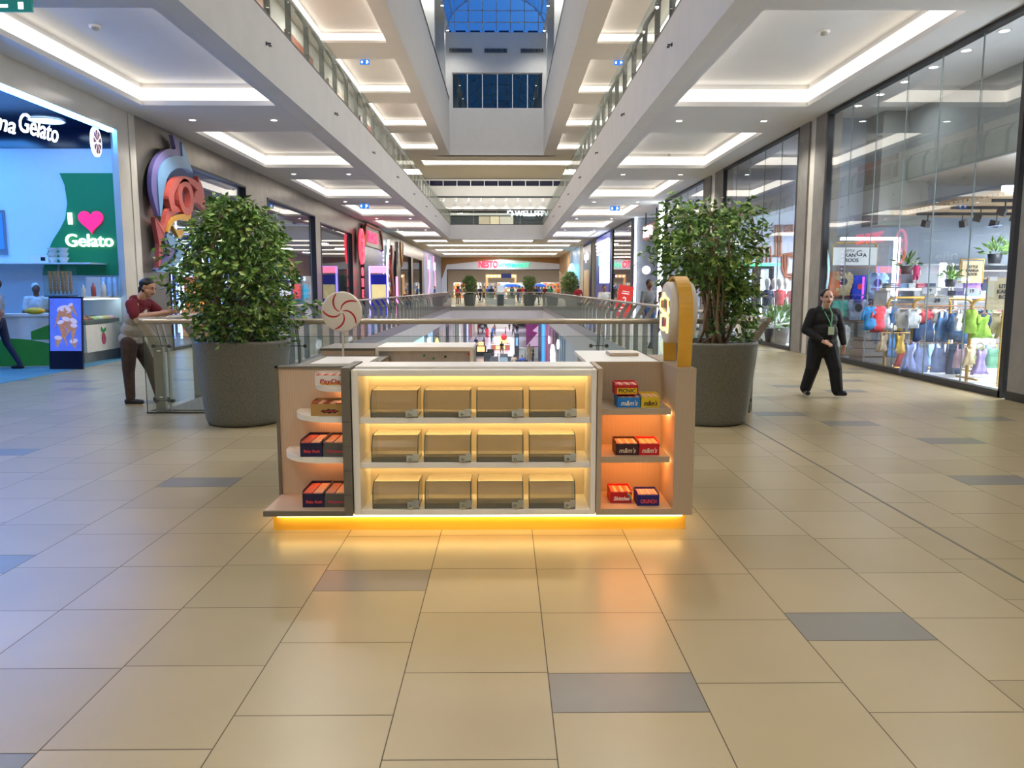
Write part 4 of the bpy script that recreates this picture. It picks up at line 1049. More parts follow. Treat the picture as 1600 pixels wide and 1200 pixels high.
for k in range(9): b.ball((.25, 6.3, -.1-.28*k), .05, 0, 6)
part('bulb', b, glow('violet bulb', (.4, .3, 1), 5), t)
t = thing('neon_oval_sign', 'upright oval red neon sign beside the dark screen wall', 'neon sign', (XL+.28, 44.6, 3.9))
b = MB(); b.tube([(0, .62*math.cos(2*PI*i/24), .95*math.sin(2*PI*i/24)) for i in range(25)], .07, 6); part('neon_tube', b, glow('red neon', (1, .06, .1), 2), t)
b = MB(); b.prism([(.7*math.cos(2*PI*i/24), 1.05*math.sin(2*PI*i/24)) for i in range(24)], .04, X=Matrix.Translation((-.12, 0, 0)) @ XR_); part('back_plate', b, mat('red plate', '#8a1a22', .4), t)
lettering('Z', glow('red neon', (1, .06, .1), 2), t, (.05, 0, 0), '+x', 1.0, .03, bold=.03)
for k, ch in enumerate('ONE'): lettering(ch, glow('red neon', (1, .06, .1), 2), t, (.0, 0, -1.45-.62*k), '+x', .62, .03, bold=.03, name='letter')
t = thing('game_kiosk', 'neon edged blue ticket machine standing before the dark screen', 'game machine', (XL+1.0, 44.3, 0))
b = MB(); b.box(-.15, .75, -.4, .4, 0, 2.3); part('body', b, mat('kiosk blue', '#1a1f9a', .3, emit=.4), t)
b = MB(); b.tube([(-.2, -.42, 0), (-.2, -.42, 2.75), (.8, -.42, 2.75), (.8, -.42, 0)], .05, 6); part('neon_tube', b, glow('blue violet neon', (.25, .2, 1), 5), t)
b = MB(); b.box(-.1, .7, -.43, -.40, .95, 1.75); part('screen', b, mat('kiosk screen', '#d8c890', .3, emit=.9, var=.3, scale=6), t)
b = MB(); b.box(-.2, .8, -.45, -.1, 2.4, 2.78); part('marquee', b, glow('pink marquee', (1, .2, .35), 2.5), t)
b = MB(); b.tube([(0, 0, 0), (0, 0, 2.2)], .06, 8); tag(b.build('light_pole', glow('magenta tube', (1, .15, .6), 4), loc=(XL+2.2, 44.8, 0)), 'glowing magenta tube standing right of the ticket machine', 'lamp')
t = thing('neon_arc', 'tall curved pale blue neon arc on the bronze arcade wall', 'neon sign', (XL+.2, 54.5, 0))
b = MB(); b.tube([(0, .9*math.sin(PI*i/14)*-1+.9, .3+4.6*i/14) for i in range(15)], .08, 6); part('neon_tube', b, glow('ice blue neon', (.5, .85, 1), 4), t)
t = thing('ribbon_relief', 'tall wavy deep red ribbon relief on arcade wall beside the blue arc', 'sculpture', (XL+.15, 56.6, 0))
wv = [(.35*math.sin(i*.55), .6+4.0*i/16) for i in range(17)]
b = MB(); b.prism([(p[0]-.45, p[1]) for p in wv] + [(p[0]+.45, p[1]) for p in wv[::-1]], .15, X=XR_); part('ribbon', b, mat('deep red relief', '#8f1d18', .35), t)
t = thing('flame_relief', 'small orange and gold flame relief high on the arcade wall', 'sculpture', (XL+.15, 61.8, 3.2))
b = MB(); b.prism([(-.6, 1.9), (.5, 2.0), (.35, 1.0), (.1, 0), (-.3, .6), (-.5, 1.2)], .15, X=XR_); part('flame', b, mat('flame gold', '#c8923a', .4), t)
b = MB(); b.prism([(.5, 2.0), (.9, 1.7), (.6, .9), (.2, .2), (.4, 1.0)], .18, X=XR_); part('flame_edge', b, mat('flame orange', '#b0482a', .4), t)
# ---------------------------------------------------------------- right side: storefronts
glz = [(11.05, 17.7, 'w'), (19.4, 26.0, 'w'), (28.5, 35.3, 'w'), (44.6, 52.4, 'w')]
b = MB()
b.box(XR, XR+.25, YB, 10.9, 0, ZC)
for ya, yb in ((17.75, 18.35), (18.75, 19.35), (26.05, 27.0), (27.6, 28.45)):
    b.box(XR, XR+.35, ya, yb, 0, ZC)
b.box(XR, XR+.3, 52.5, 53.0, 0, ZC); b.box(XR-.0, XR+.3, 61.5, 64.5, 0, ZC)
struct('wall_right', b, M['concrete'])
b = MB()
b.box(XR+.05, XR+.3, 18.35, 18.75, 0, ZC); b.box(XR+.05, XR+.3, 27.0, 27.6, 0, ZC)
struct('trim_9', b, mat('cream stone strip', '#d8d2c4', .3))
b = MB(); b.box(XR-.02, XR+.02, YB, 10.9, 0, .12); struct('baseboard_right', b, M['black'])
gb = MB(); fb = MB()
for ya, yb, _ in glz:
    gb.box(XR+.06, XR+.075, ya, yb, .05, ZC-.05)
    fb.box(XR, XR+.14, ya-.04, ya+.05, 0, ZC); fb.box(XR, XR+.14, yb-.05, yb+.04, 0, ZC); fb.box(XR, XR+.14, ya, yb, ZC-.07, ZC); fb.box(XR, XR+.14, ya, yb, 0, .10)
    n = 6 if ya < 12 else 5
    for k in range(1, n):
        y = ya+(yb-ya)*k/n; fb.box(XR+.058, XR+.077, y-.006, y+.006, .1, ZC-.07, 1)
struct('window_6', gb, M['shopglass']); struct('window_6', fb, [M['black'], mat('glass joint', '#7c8a88', .3)])
# interior shells
sfl = mat('white shop floor', '#d5d8da', .35, var=.02); swl = mat('grey blue shop wall', '#9aa6b4', .7, var=.02); scl = mat('white shop ceiling', '#cfd4da', .8, var=.01)
b = MB(); b.box(XR, XR+9, 9, 18.4, -.02, .003); struct('floor', b, sfl)
b = MB(); b.box(XR+1.8, XR+9, 9, 18.4, 3.95, 4.1); struct('ceiling', b, mat('bright shop ceiling', '#d3d8de', .8))
b = MB(); b.box(XR+1.78, XR+1.9, 9, 18.4, 3.96, ZC-.01); struct('wall_right', b, [mat('grey green bulkhead', '#8b918d', .8)])
b = MB(); b.box(XR+.36, XR+9, 18.4, 18.6, 0, ZC); b.box(XR+9, XR+9.2, 9, 18.6, 0, ZC); b.box(XR, XR+9.2, 8.8, 9, 0, ZC)
struct('wall_right', b, swl)
b = MB(); b.box(XR+1.2, XR+2.3, 17.6, 18.39, 3.0, ZC-.01); struct('wall_right', b, mat('bulkhead panel', '#8c918c', .7))
b = MB(); b.box(XR, XR+9, 18.6, 62, -.02, .003); struct('floor', b, sfl)
b = MB(); b.box(XR+6, XR+6.2, 18.6, 62, 0, ZC); b.box(XR+.36, XR+6.2, 26.6, 26.8, 0, ZC); b.box(XR+.36, XR+6.2, 35.6, 35.8, 0, ZC); b.box(XR, XR+6.2, 62, 62.2, 0, ZC)
b.box(XR+.3, XR+6, 18.6, 26.6, 3.7, 3.8); b.box(XR+1.6, XR+1.7, 18.6, 26.6, 3.8, ZC)
struct('wall_right', b, mat('pale pinkish shop wall', '#c8d0e2', .6, var=.03))
# shop ceiling: tan slat band with track lights
b = MB(); b.box(XR+1.5, XR+8.6, 13.6, 18.3, 3.25, 3.30)
for k in range(30): b.box(XR+1.5, XR+8.6, 13.65+k*.15, 13.70+k*.15, 3.20, 3.25)
struct('ceiling', b, mat('tan slat ceiling', '#a8906e', .6))
b = MB(); b.box(XR+1.4, XR+8.7, 13.5, 13.58, 3.24, 3.34); struct('trim_10', b, glow('cool slot light', (.95, .97, 1), 11))
def spot_dl(x, y, z, lab, grp, em=None, pw=0):
    t = thing('downlight', lab, 'ceiling light', (x, y, z), group=grp)
    b = MB(); b.lathe([(.07, -.006), (.10, -.01), (.105, 0)], 16); part('ring', b, M['kwhite'], t)
    b = MB(); b.lathe([(0, -.004), (.072, -.004)], 16); part('lens', b, em or M['spot'], t)
    if pw: lamp('SPOT', (0, 0, -.03), pw, (1, .96, .90), .08, 2.3, parent=t)
for k in range(8): spot_dl(XR+.42, 10.3+k*.98, ZC-.001, 'bright round downlight right behind the storefront glass top, %s from the near end' % ORD[k], 'downlights along the shop glass')
for k in range(14):
    spot_dl(XR+2.5+(k % 3)*1.6+.2*(k//3 % 2), 10.4+(k//3)*.92, 3.949, 'round white ceiling spot in the %s row of the clothes shop, %s from glass' % (ORD[k//3], ORD[k % 3]), 'clothes shop ceiling spots')
trk = 0
for j, y in enumerate((14.3, 15.6, 16.9)):
    b = MB(); b.box(XR+1.7, XR+8.4, y-.02, y+.02, 3.14, 3.20)
    tag(b.build('light_track', M['black']), 'thin black light track under tan slats, %s from the near side' % ORD[j], 'light track', 'light tracks')
    for k in range(8):
        x = XR+1.95+k*.75+(j % 2)*.35
        t = thing('track_spotlight', 'small black track spotlight, %s from glass on the %s track' % (ORD[k], ['near', 'middle', 'far'][j]), 'spotlight', (x, y, 3.14), (0, 0, rr.uniform(-1, 1)), group='track spotlights')
        b = MB(); b.tube([(0, 0, 0), (0, 0, -.12)], .012, 6); part('stem', b, M['black'], t)
        b = MB(); b.box(-.06, .06, -.07, .07, -.25, -.11, X=Matrix.Rotation(.3, 4, 'X')); part('head', b, M['black'], t)
for (x, y, z, e, s) in ((XR+3.5, 12, 3.9, 700, 2), (XR+6.5, 12, 3.9, 480, 2), (XR+5, 16, 3.1, 420, 2.4), (XR+.9, 12.5, 5.4, 22, .8), (XR+.9, 16.5, 5.4, 22, .8), (XR+3, 22.5, 3.65, 900, 2), (XR+.9, 22.5, 5.4, 22, .8), (XR+3, 31, 5.3, 300, 2), (XR+4, 48, 5.2, 150, 2), (XR+2.4, 40, 5.2, 110, 1.5)):
    ld = bpy.data.lights.new('interior_light', 'AREA'); ld.size = s; ld.energy = e; ld.color = (.93, .96, 1.0)
    lo = bpy.data.objects.new('interior_light', ld); COL.objects.link(lo); lo.location = (x, y, z)

for x in (XR+3, XR+6):
    lamp('AREA', (x, 11.5, 3.2), 170, (.95, .97, 1), 1.5, rot=(PI, 0, 0))  # added upward lamps with no fixture, lifting the shop ceiling
# ---- garments
def garment_mesh(kind, w, h):
    """flat-sewn outline with soft bulge, hanging from (0,0,0) down"""
    if kind == 'tee': o = [(-.5, -.22), (-.30, -.02), (-.13, 0), (0, -.06), (.13, 0), (.30, -.02), (.5, -.22), (.40, -.38), (.31, -.30), (.31, -1), (-.31, -1), (-.31, -.30), (-.40, -.38)]
    elif kind == 'shirt': o = [(-.30, -.02), (-.10, 0), (0, -.05), (.10, 0), (.30, -.02), (.44, -.55), (.36, -.58), (.29, -.2), (.31, -1), (-.31, -1), (-.29, -.2), (-.36, -.58), (-.44, -.55)]
    elif kind == 'dress': o = [(-.24, -.02), (-.16, 0), (-.10, -.10), (.10, -.10), (.16, 0), (.24, -.02), (.20, -.38), (.5, -1), (.25, -.97), (0, -1), (-.25, -.97), (-.5, -1), (-.20, -.38)]
    elif kind == 'shorts': o = [(-.40, 0), (.40, 0), (.5, -1), (.08, -1), (0, -.55), (-.08, -1), (-.5, -1)]
    elif kind == 'trousers': o = [(-.36, 0), (.36, 0), (.46, -1), (.12, -1), (0, -.35), (-.12, -1), (-.46, -1)]
    else: o = [(-.18, 0), (-.13, 0), (-.12, -.2), (.12, -.2), (.13, 0), (.18, 0), (.22, -.22), (.34, -.5), (.38, -1), (.08, -1), (0, -.70), (-.08, -1), (-.38, -1), (-.34, -.5), (-.22, -.22)]   # overalls
    pts = [(x*w, z*h) for x, z in o]
    bm = bmesh.new(); n = len(pts)
    vs = [bm.verts.new((x, 0, z)) for x, z in pts]; bm.faces.new(vs)
    bmesh.ops.triangulate(bm, faces=bm.faces[:]); 
    for _ in range(2): bmesh.ops.subdivide_edges(bm, edges=[e for e in bm.edges if e.calc_length() > .05], cuts=1)
    bmesh.ops.triangulate(bm, faces=bm.faces[:])
    bd = [v for v in bm.verts if v.is_boundary]
    geo = bmesh.ops.duplicate(bm, geom=bm.faces[:] + bm.verts[:] + bm.edges[:]); back = [g for g in geo['geom'] if isinstance(g, bmesh.types.BMVert)]
    bset = set(back)
    for v in bm.verts:
        d = min(((v.co.x-q.co.x)**2+(v.co.z-q.co.z)**2)**.5 for q in bd[::2]) if bd else 0
        y = min(.045, .012 + d*.6) + .006*math.sin(v.co.x*70)
        v.co.y = y if v in bset else -y
    be = [e for e in bm.edges if e.is_boundary]
    bmesh.ops.bridge_loops(bm, edges=be)
    bmesh.ops.recalc_face_normals(bm, faces=bm.faces[:])
    me = bpy.data.meshes.new(kind); bm.to_mesh(me); bm.free()
    for p in me.polygons: p.use_smooth = True
    return me
gm_cache = {}
hang_m = mat('wood hanger', '#a5713f', .5)
def garment(kind, col, pt, w, h, label, group, rz=0.0, cname=None, print_=None):
    key = (kind, round(w, 2), round(h, 2))
    if key not in gm_cache: gm_cache[key] = garment_mesh(kind, w, h)
    t = thing({'tee': 't_shirt', 'shirt': 'long_sleeve_top', 'dress': 'dress', 'shorts': 'shorts', 'trousers': 'trousers', 'overalls': 'overalls'}[kind], label, {'tee': 't-shirt', 'shirt': 'top'}.get(kind, kind), pt, (0, 0, rz), group=group)
    me = gm_cache[key].copy(); me.materials.clear(); me.materials.append(mat('cloth %s' % col, col, .85, var=.18, scale=9))
    o = bpy.data.objects.new('fabric', me); COL.objects.link(o); o.parent = t; o.location = (0, 0, -.06)
    b = MB(); b.tube([(-.3*w, 0, -.085), (-.12*w, 0, -.05), (0, 0, -.035), (.12*w, 0, -.05), (.3*w, 0, -.085)], .008, 6)
    b.tube([(0, 0, -.035), (0, 0, .01), (.02, 0, .03), (0, 0, .05), (-.02, 0, .03)], .003, 5); part('hanger', b, hang_m, t)
    if print_:
        b = MB(); b.lathe([(0, 0), (.05*w/.3, 0)], 12, X=Matrix.Translation((0, -.058, -.06-.42*h)) @ Matrix.Rotation(PI/2, 4, 'X')); part('chest_print', b, mat('print %s' % print_, print_, .6), t)
    return t
gold = mat('brushed gold tube', '#b8924a', .35, .7)
def rack(name, label, xa, xb, y, z, loc_z0=0.0):
    t = thing('clothes_rack', label, 'clothes rack', (0, y, 0), group='gold clothes racks')
    b = MB(); r = .12
    b.tube([(xa, 0, loc_z0), (xa, 0, z-r), (xa+r*.3, 0, z-r*.3), (xa+r, 0, z), (xb-r, 0, z), (xb-r*.3, 0, z-r*.3), (xb, 0, z-r), (xb, 0, loc_z0)], .028, 8); part('frame', b, gold, t)
    b = MB(); b.tube([(xa, 0, z-.13), (xb, 0, z-.13)], .012, 8); part('hanging_rail', b, hang_m, t)
    b = MB(); b.tube([(xa, -.3, .06), (xa, .3, .06)], .02, 6); b.tube([(xb, -.3, .06), (xb, .3, .06)], .02, 6); part('foot', b, gold, t)
    return t
# wall display close to the pillar (lit frame)
YD = 17.6
xa, xb = XR+.62, at(1392, 400, YD).x
zt_ = at(1350, 376, YD).z
t = thing('wall_display', 'tall white edge lit display frame with hanging rails behind the first glass', 'display', (0, YD+.35, 0))
b = MB(); b.box(xa-.35, xb+.12, 0, .05, 0, zt_+.1); part('back_panel', b, mat('greyish slat panel', '#7d7c80', .6, var=.1), t)
b = MB(); b.box(xb+.0, xb+.10, -.55, -.45, .05, zt_); b.box(xa-.3, xb+.1, -.55, -.47, zt_, zt_+.06); part('light_strip', b, glow('cold white tube', (.85, .93, 1), 7), t)
b = MB()
for z in (at(0, 418, YD).z, at(0, 463, YD).z, at(0, 503, YD).z): b.tube([(xa-.3, -.3, z), (xb, -.3, z)], .012, 6)
part('hanging_rail', b, hang_m, t)
t = thing('brand_sign', 'white framed LITTLE KANGAROOS sign above the wall display', 'sign', (at(1336, 400, YD-.3).x, YD-.3, at(0, 400, YD-.3).z))
w_ = at(1371, 400, YD-.3).x - at(1303, 400, YD-.3).x; h_ = at(0, 387, YD-.3).z - at(0, 415, YD-.3).z
b = MB(); b.box(-w_/2, w_/2, 0, .05, -h_/2, h_/2); part('board', b, mat('sign white', '#e8eef0', .4, emit=.35), t)
b = MB(); b.tube([(-w_/2, .03, -h_/2), (-w_/2, .03, h_/2+.05), (-w_/2+.08, .03, h_/2+.10), (w_/2-.08, .03, h_/2+.10), (w_/2, .03, h_/2+.05), (w_/2, .03, -h_/2)], .022, 6); part('frame', b, gold, t)
ink = mat('sign ink', '#14161c', .5)
lettering('LITTLE', ink, t, (-.12, -.006, .12), '-y', .075, .003, width=.20)
lettering('KAN', ink, t, (-.11, -.006, .02), '-y', .11, .003, bold=.002, width=.23); lettering('G', ink, t, (.09, -.006, .06), '-y', .18, .003, width=.13); lettering('A', ink, t, (.215, -.006, .02), '-y', .11, .003, bold=.002, width=.085)
lettering('ROOS', ink, t, (-.07, -.006, -.09), '-y', .11, .003, bold=.002, width=.30)
def G(kind, col, px, py, Y, wpx, hpx, what, pr=None, rz=0, grp='children clothes on show'):
    p = at(px, py, Y); s = 1200/Y/.99
    garment(kind, col, (p.x, Y, p.z), 1.12*wpx/s, 1.1*hpx/s, what, grp, rz, print_=pr)
YW_ = YD + .02
for (k, c, px, py, w, h, lab, pr) in (
    ('tee', '#d86a2a', 1305, 420, 22, 36, 'orange child t-shirt half hidden behind the beige one', None),
    ('tee', '#c8b78c', 1318, 420, 30, 34, 'beige child t-shirt in the upper row of the wall display', '#2a2a2a'),
    ('trousers', '#1f3fd0', 1343, 426, 24, 38, 'bright blue child trousers between beige and light blue t-shirts', '#e83048'),
    ('tee', '#9dbbe0', 1371, 421, 34, 36, 'light blue child t-shirt beside the cold white tube', '#333a4a'),
    ('shorts', '#4aa79c', 1312, 465, 26, 24, 'teal child shorts in the middle row of the wall display', None),
    ('tee', '#aebfe6', 1341, 463, 34, 30, 'pale lilac blue child t-shirt with round print in middle row', '#2b2f3a'),
    ('trousers', '#22345e', 1366, 463, 24, 38, 'navy child trousers at the end of the middle row', None),
    ('tee', '#e4e8ea', 1314, 503, 30, 32, 'white child t-shirt low on the wall display', '#b0702a'),
    ('trousers', '#6a92c0', 1340, 505, 26, 34, 'washed blue child jeans low on the wall display', None),
    ('tee', '#8abf9c', 1358, 504, 20, 28, 'mint child t-shirt beside the washed jeans', None)):
    G(k, c, px, py, YW_, w, h, lab, pr, grp='clothes on the lit wall display')
# rails of clothes in the middle of the shop
YR = 14.2
for k, (pxa, pxb, pyt, Y, lab) in enumerate(((1388, 1486, 465, 15.2, 'long gold rack carrying the grey 39 price plate'), (1428, 1520, 467, 14.2, 'gold rack with denim overalls behind the glass'), (1519, 1640, 468, 13.0, 'gold rack with lime and beige clothes next to the black frame'))):
    rack('r', lab, at(pxa, pyt, Y).x, at(pxb, pyt, Y).x, Y, at(pxa, pyt, Y).z)
t = thing('clothes_rack', 'low gold rack with skirts near the grey wooden crate', 'clothes rack', (0, 14.9, 0), group='gold clothes racks')
b = MB(); xa_, xb_ = at(1383, 540, 14.9).x, at(1500, 540, 14.9).x; z_ = at(1400, 520, 14.9).z
b.tube([(xa_, 0, z_), (xa_, 0, .1), (xa_+.08, 0, .03), (xb_, 0, .03)], .028, 8); b.tube([(xa_-.1, 0, z_), (xb_, 0, z_)], .012, 6); part('frame', b, gold, t)
top = [('shirt', '#3f8fd0', 1361, 478, 30, 34, 'sky blue'), ('shirt', '#d8484e', 1374, 478, 32, 36, 'bright red'), ('dress', '#e9ecee', 1386, 478, 24, 34, 'white sleeveless'), ('shirt', '#33588e', 1397, 481, 24, 24, 'mid denim blue'),
       ('tee', '#e2e6ea', 1413, 481, 24, 28, 'plain white'), ('tee', '#e2e6ea', 1428, 481, 24, 28, 'white and grey'), ('tee', '#b8424a', 1441, 484, 36, 18, 'brick red'), ('overalls', '#2f4f80', 1445, 492, 36, 38, 'dark denim'),
       ('overalls', '#5c86b8', 1473, 486, 26, 44, 'light denim with bear print'), ('shirt', '#e6e0dc', 1466, 482, 26, 20, 'cream'), ('shirt', '#2f5580', 1492, 488, 24, 38, 'dark denim'), ('trousers', '#3d6a96', 1504, 488, 20, 44, 'blue denim'),
       ('shirt', '#a7cf52', 1518, 482, 26, 34, 'lime green'), ('dress', '#9cc94a', 1537, 490, 30, 34, 'lime tulle'), ('shorts', '#27335c', 1539, 488, 20, 22, 'navy checked'), ('tee', '#d4c7a4', 1557, 486, 24, 32, 'beige'), ('dress', '#c2ab84', 1574, 486, 30, 38, 'tan pleated'), ('shirt', '#c9b890', 1590, 486, 24, 34, 'sand coloured')]
for i, (k, c, px, py, w, h, nm) in enumerate(top):
    Y = 15.0 if px < 1400 else (13.95 + .04*(i % 5) if px < 1512 else 12.8+.05*(i % 4))
    G(k, c, px, py-4, Y, w, h, '%s child %s hanging in the upper rack row' % (nm, {'tee': 't-shirt', 'shirt': 'top'}.get(k, k)), None, rr.uniform(-.25, .25), 'clothes on the racks')
low = [('dress', '#b9a78c', 1381, 521, 20, 26, 'beige'), ('overalls', '#4a8ac8', 1394, 520, 16, 34, 'blue romper'), ('dress', '#c9a546', 1407, 521, 22, 28, 'mustard yellow'), ('dress', '#92a2d8', 1422, 533, 24, 44, 'periwinkle pleated'),
       ('overalls', '#8fa3da', 1440, 533, 30, 44, 'periwinkle blue'), ('overalls', '#92a9dc', 1468, 533, 26, 44, 'pale blue with white sleeves'), ('trousers', '#2d4668', 1494, 536, 26, 44, 'dark denim'), ('dress', '#c8b48c', 1515, 541, 20, 26, 'champagne'),
       ('dress', '#a795c8', 1534, 543, 26, 38, 'lilac tulle'), ('shorts', '#8fcfa8', 1555, 543, 22, 28, 'mint green'), ('trousers', '#d8c23a', 1574, 550, 22, 50, 'lemon yellow')]
for i, (k, c, px, py, w, h, nm) in enumerate(low):
    Y = 14.85 if px < 1410 else (13.9 + .05*(i % 3) if px < 1505 else 12.7)
    G(k, c, px, py-4, Y, w, h, '%s child %s hanging in the lower rack row' % (nm, k), None, rr.uniform(-.2, .2), 'clothes on the racks')
fillc = [('#dfe3e8', 'white'), ('#34577f', 'denim'), ('#c8505a', 'coral'), ('#7f97c8', 'lavender blue'), ('#d9cdb4', 'cream'), ('#2c3c5a', 'navy'), ('#8fb8d8', 'sky'), ('#b9bec4', 'grey'), ('#d8b848', 'yellow'), ('#a8c8a0', 'sage'), ('#caa8b8', 'mauve')]
for i in range(20):
    px = 1390 + i*10; c, nm = fillc[(i*4) % 11]; kk = ('shirt', 'dress', 'tee', 'overalls')[i % 4]
    G(kk, c, px, 479, 15.7 if px < 1500 else 13.6, 22, 30, '%s child %s pressed behind the front row, upper rail, %s pair from the left' % (nm, {'tee': 't-shirt', 'shirt': 'top'}.get(kk, kk), (ORD+ORD)[i//2]), None, .5*(1 if i % 2 else -1), 'clothes on the racks')
for i in range(12):
    px = 1412 + i*15; c, nm = fillc[(i*5+2) % 11]; kk = ('dress', 'shorts', 'overalls', 'trousers')[i % 4]
    G(kk, c, px, 533, 15.0 if px < 1500 else 13.5, 24, 34, '%s child %s pressed behind the front row, lower rail, %s pair from the left' % (nm, kk, ORD[i//2]), None, .5*(1 if i % 2 else -1), 'clothes on the racks')
def plate(txt, px, py, Y, wpx, hpx, label, col='#8f9192', tcol='#20242a'):
    p = at(px, py, Y); s = 1200/Y/.99; w, h = wpx/s, hpx/s
    t = thing('price_sign', label, 'sign', (p.x, Y, p.z), group='price plates')
    b = MB(); b.box(-w/2, w/2, 0, .02, -h/2, h/2); part('plate', b, mat('plate %s' % col, col, .4), t)
    lettering(txt, mat('plate ink %s' % tcol, tcol, .5), t, (0, -.005, 0), '-y', h*.75, .003, bold=.002)
plate('39', 1464, 470, 13.6, 38, 13, 'grey price plate reading 39 above the denim overalls')
plate('19', 1452, 454, 15.6, 22, 10, 'grey price plate reading 19 on the back table')
plate('19', 1518, 455, 15.6, 24, 10, 'grey price plate reading 19 beside the white lamp tube')
# back of shop: shelf wall, tables, mannequin, plants, signs
t = thing('wall_shelf_unit', 'white back wall shelf unit with a cold white tube at its edge', 'shelf', (0, 17.7, 0))
X_ = lambda px: at(px, 450, 17.7).x; Zp = lambda py: at(1500, py, 17.7).z
b = MB(); b.box(X_(1440), X_(1660), .3, .36, 0, Zp(412)); b.box(X_(1440), X_(1660), 0, .36, Zp(412)-.04, Zp(412)); part('carcass', b, mat('shelf grey', '#a9adb2', .5), t)
b = MB(); b.box(X_(1470)-.06, X_(1470)+.06, -.06, .0, Zp(448), Zp(411)); part('light_strip', b, glow('cold white tube', (.85, .93, 1), 7), t)
b = MB()
for py in (422, 448, 470): b.box(X_(1475), X_(1660), -.0, .3, Zp(py)-.03, Zp(py))
part('shelf', b, M['kwhite'], t)
tcols = [('#b08ad0', 'lilac'), ('#a07ac8', 'violet'), ('#26304e', 'navy'), ('#d8a8b8', 'pale pink'), ('#e0b0c0', 'rose'), ('#c8907a', 'salmon'), ('#d8b0a0', 'peach'), ('#caa0c0', 'mauve'), ('#9ad0e0', 'aqua')]
for i, (c, nm) in enumerate(tcols):
    px = 1516 + i*13; G('dress' if i % 2 else 'tee', c, px, 432, 17.45, 18, 22, '%s child %s high on back wall rail of the clothes shop' % (nm, 'dress' if i % 2 else 't-shirt'), grp='clothes on the back wall')
for (px, w, lab) in ((1519, 36, 'tan framed LITTLE KANGAROOS panel with yellow edge on the back wall'), (1578, 66, 'large tan LITTLE KANGAROOS board standing by the black window frame')):
    Y = 17.3 if px < 1540 else 12.2
    pc = at(px, 425 if px < 1540 else 468, Y); s = 1200/Y/.99
    w_, h_ = w/s*.9, (34 if px < 1540 else 50)/s
    if px > 1540: pc = at(1572, 459, Y)
    t = thing('brand_sign', lab, 'sign', (pc.x, Y, pc.z))
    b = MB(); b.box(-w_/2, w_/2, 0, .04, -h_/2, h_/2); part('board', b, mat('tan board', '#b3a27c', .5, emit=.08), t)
    lettering('LITTLE\nKANGA\nROOS', ink, t, (0, -.005, .03), '-y', h_*.17, .003, bold=.002)
    if px < 1540:
        b = MB(); b.tube([(-w_/2-.03, .03, -h_/2), (-w_/2-.03, .03, h_/2+.04), (w_/2+.03, .03, h_/2+.04), (w_/2+.03, .03, -h_/2)], .02, 6); part('frame', b, gold, t)
    else:
        b = MB(); b.box(-.02, .02, .02, .04, -pc.z+.01, -h_/2); part('stand', b, gold, t)
def mannequin(loc, tc, bc, lab, s=1.0, rz=0, skin='#e8e4e0', grp=None):
    t = thing('mannequin', lab, 'mannequin', loc, (0, 0, rz), group=grp); t.scale = (s, s, s)
    b = MB(); b.lathe([(.05, 1.02), (.045, 1.10), (.075, 1.17), (.085, 1.26), (.06, 1.35), (0, 1.38)], 12)
    for sx in (-1, 1):
        b.tube([(sx*.08, 0, .5), (sx*.085, 0, .25), (sx*.09, .0, .03), (sx*.09, -.1, .02)], [.05, .045, .035, .03], 8); b.tube([(sx*.16, 0, .98), (sx*.21, 0, .75), (sx*.2, -.06, .55)], [.035, .03, .025], 8)
    part('body', b, mat('mannequin %s' % skin, skin, .4), t)
    b = MB(); b.lathe([(0, 1.04), (.06, 1.03), (.15, .98), (.155, .8), (.14, .62), (.16, .55), (0, .55)], 14, X=Matrix.Scale(.75, 4, (0, 1, 0)))
    for sx in (-1, 1): b.tube([(sx*.13, 0, .98), (sx*.19, 0, .80)], [.055, .05], 8)
    part('top', b, mat('cloth %s' % tc, tc, .85, var=.1), t)
    b = MB(); b.lathe([(0, .58), (.13, .58), (.155, .48), (.1, .45), (0, .45)], 14, X=Matrix.Scale(.8, 4, (0, 1, 0)))
    for sx in (-1, 1): b.tube([(sx*.08, 0, .52), (sx*.085, 0, .28)], [.075, .06], 8)
    part('trousers', b, mat('cloth %s' % bc, bc, .85, var=.1), t)
    b = MB(); b.lathe([(0, 0), (.18, 0), (.18, .012), (0, .012)], 16); part('base', b, M['steel'], t)
    return t
p = at(1431, 430, 17.0); mannequin((p.x, 17.0, p.z-.22), '#c83a70', '#c83a70', 'child mannequin in hot pink standing on the back display', .42)
p = at(1487, 430, 17.2); mannequin((p.x, 17.2, p.z-.35), '#9fd06a', '#24305c', 'child mannequin in lime top beside the white tube', .45)
def plant(loc, lab, s=.3, grp='small pot plants in shop', n=60, seed=1):
    r2 = random.Random(seed); t = thing('pot_plant', lab, 'plant', loc, group=grp)
    b = MB(); b.lathe([(0, 0), (.28*s, 0), (.36*s, .5*s), (.30*s, .5*s), (0, .42*s)], 12); part('pot', b, mat('plant pot dark', '#2e3034', .5), t)
    b = MB()
    for i in range(n):
        a = r2.uniform(0, 2*PI); el = r2.uniform(.2, 1.4); d = Vector((math.cos(a)*math.cos(el), math.sin(a)*math.cos(el), math.sin(el)))
        leaf(b, Vector((0, 0, .45*s))+d*r2.uniform(.2, .7)*s, d+Vector((0, 0, -.3)), r2.uniform(.3, .55)*s, .07*s, r2.choice((0, 1)), r2)
    part('foliage', b, leaf_m[:2], t)
plant((at(1415, 425, 16.9).x, 16.9, at(0, 428, 16.9).z), 'leafy pot plant on the back display beside pink mannequin', .35, seed=2)
plant((at(1484, 450, 17.0).x, 17.0, at(0, 448, 17.0).z), 'small leafy plant beside the white tube', .33, seed=3)
plant((at(1553, 420, 17.5).x, 17.5, Zp(412)+.001), 'left plant of the pair on top of the back shelf unit', .42, seed=4)
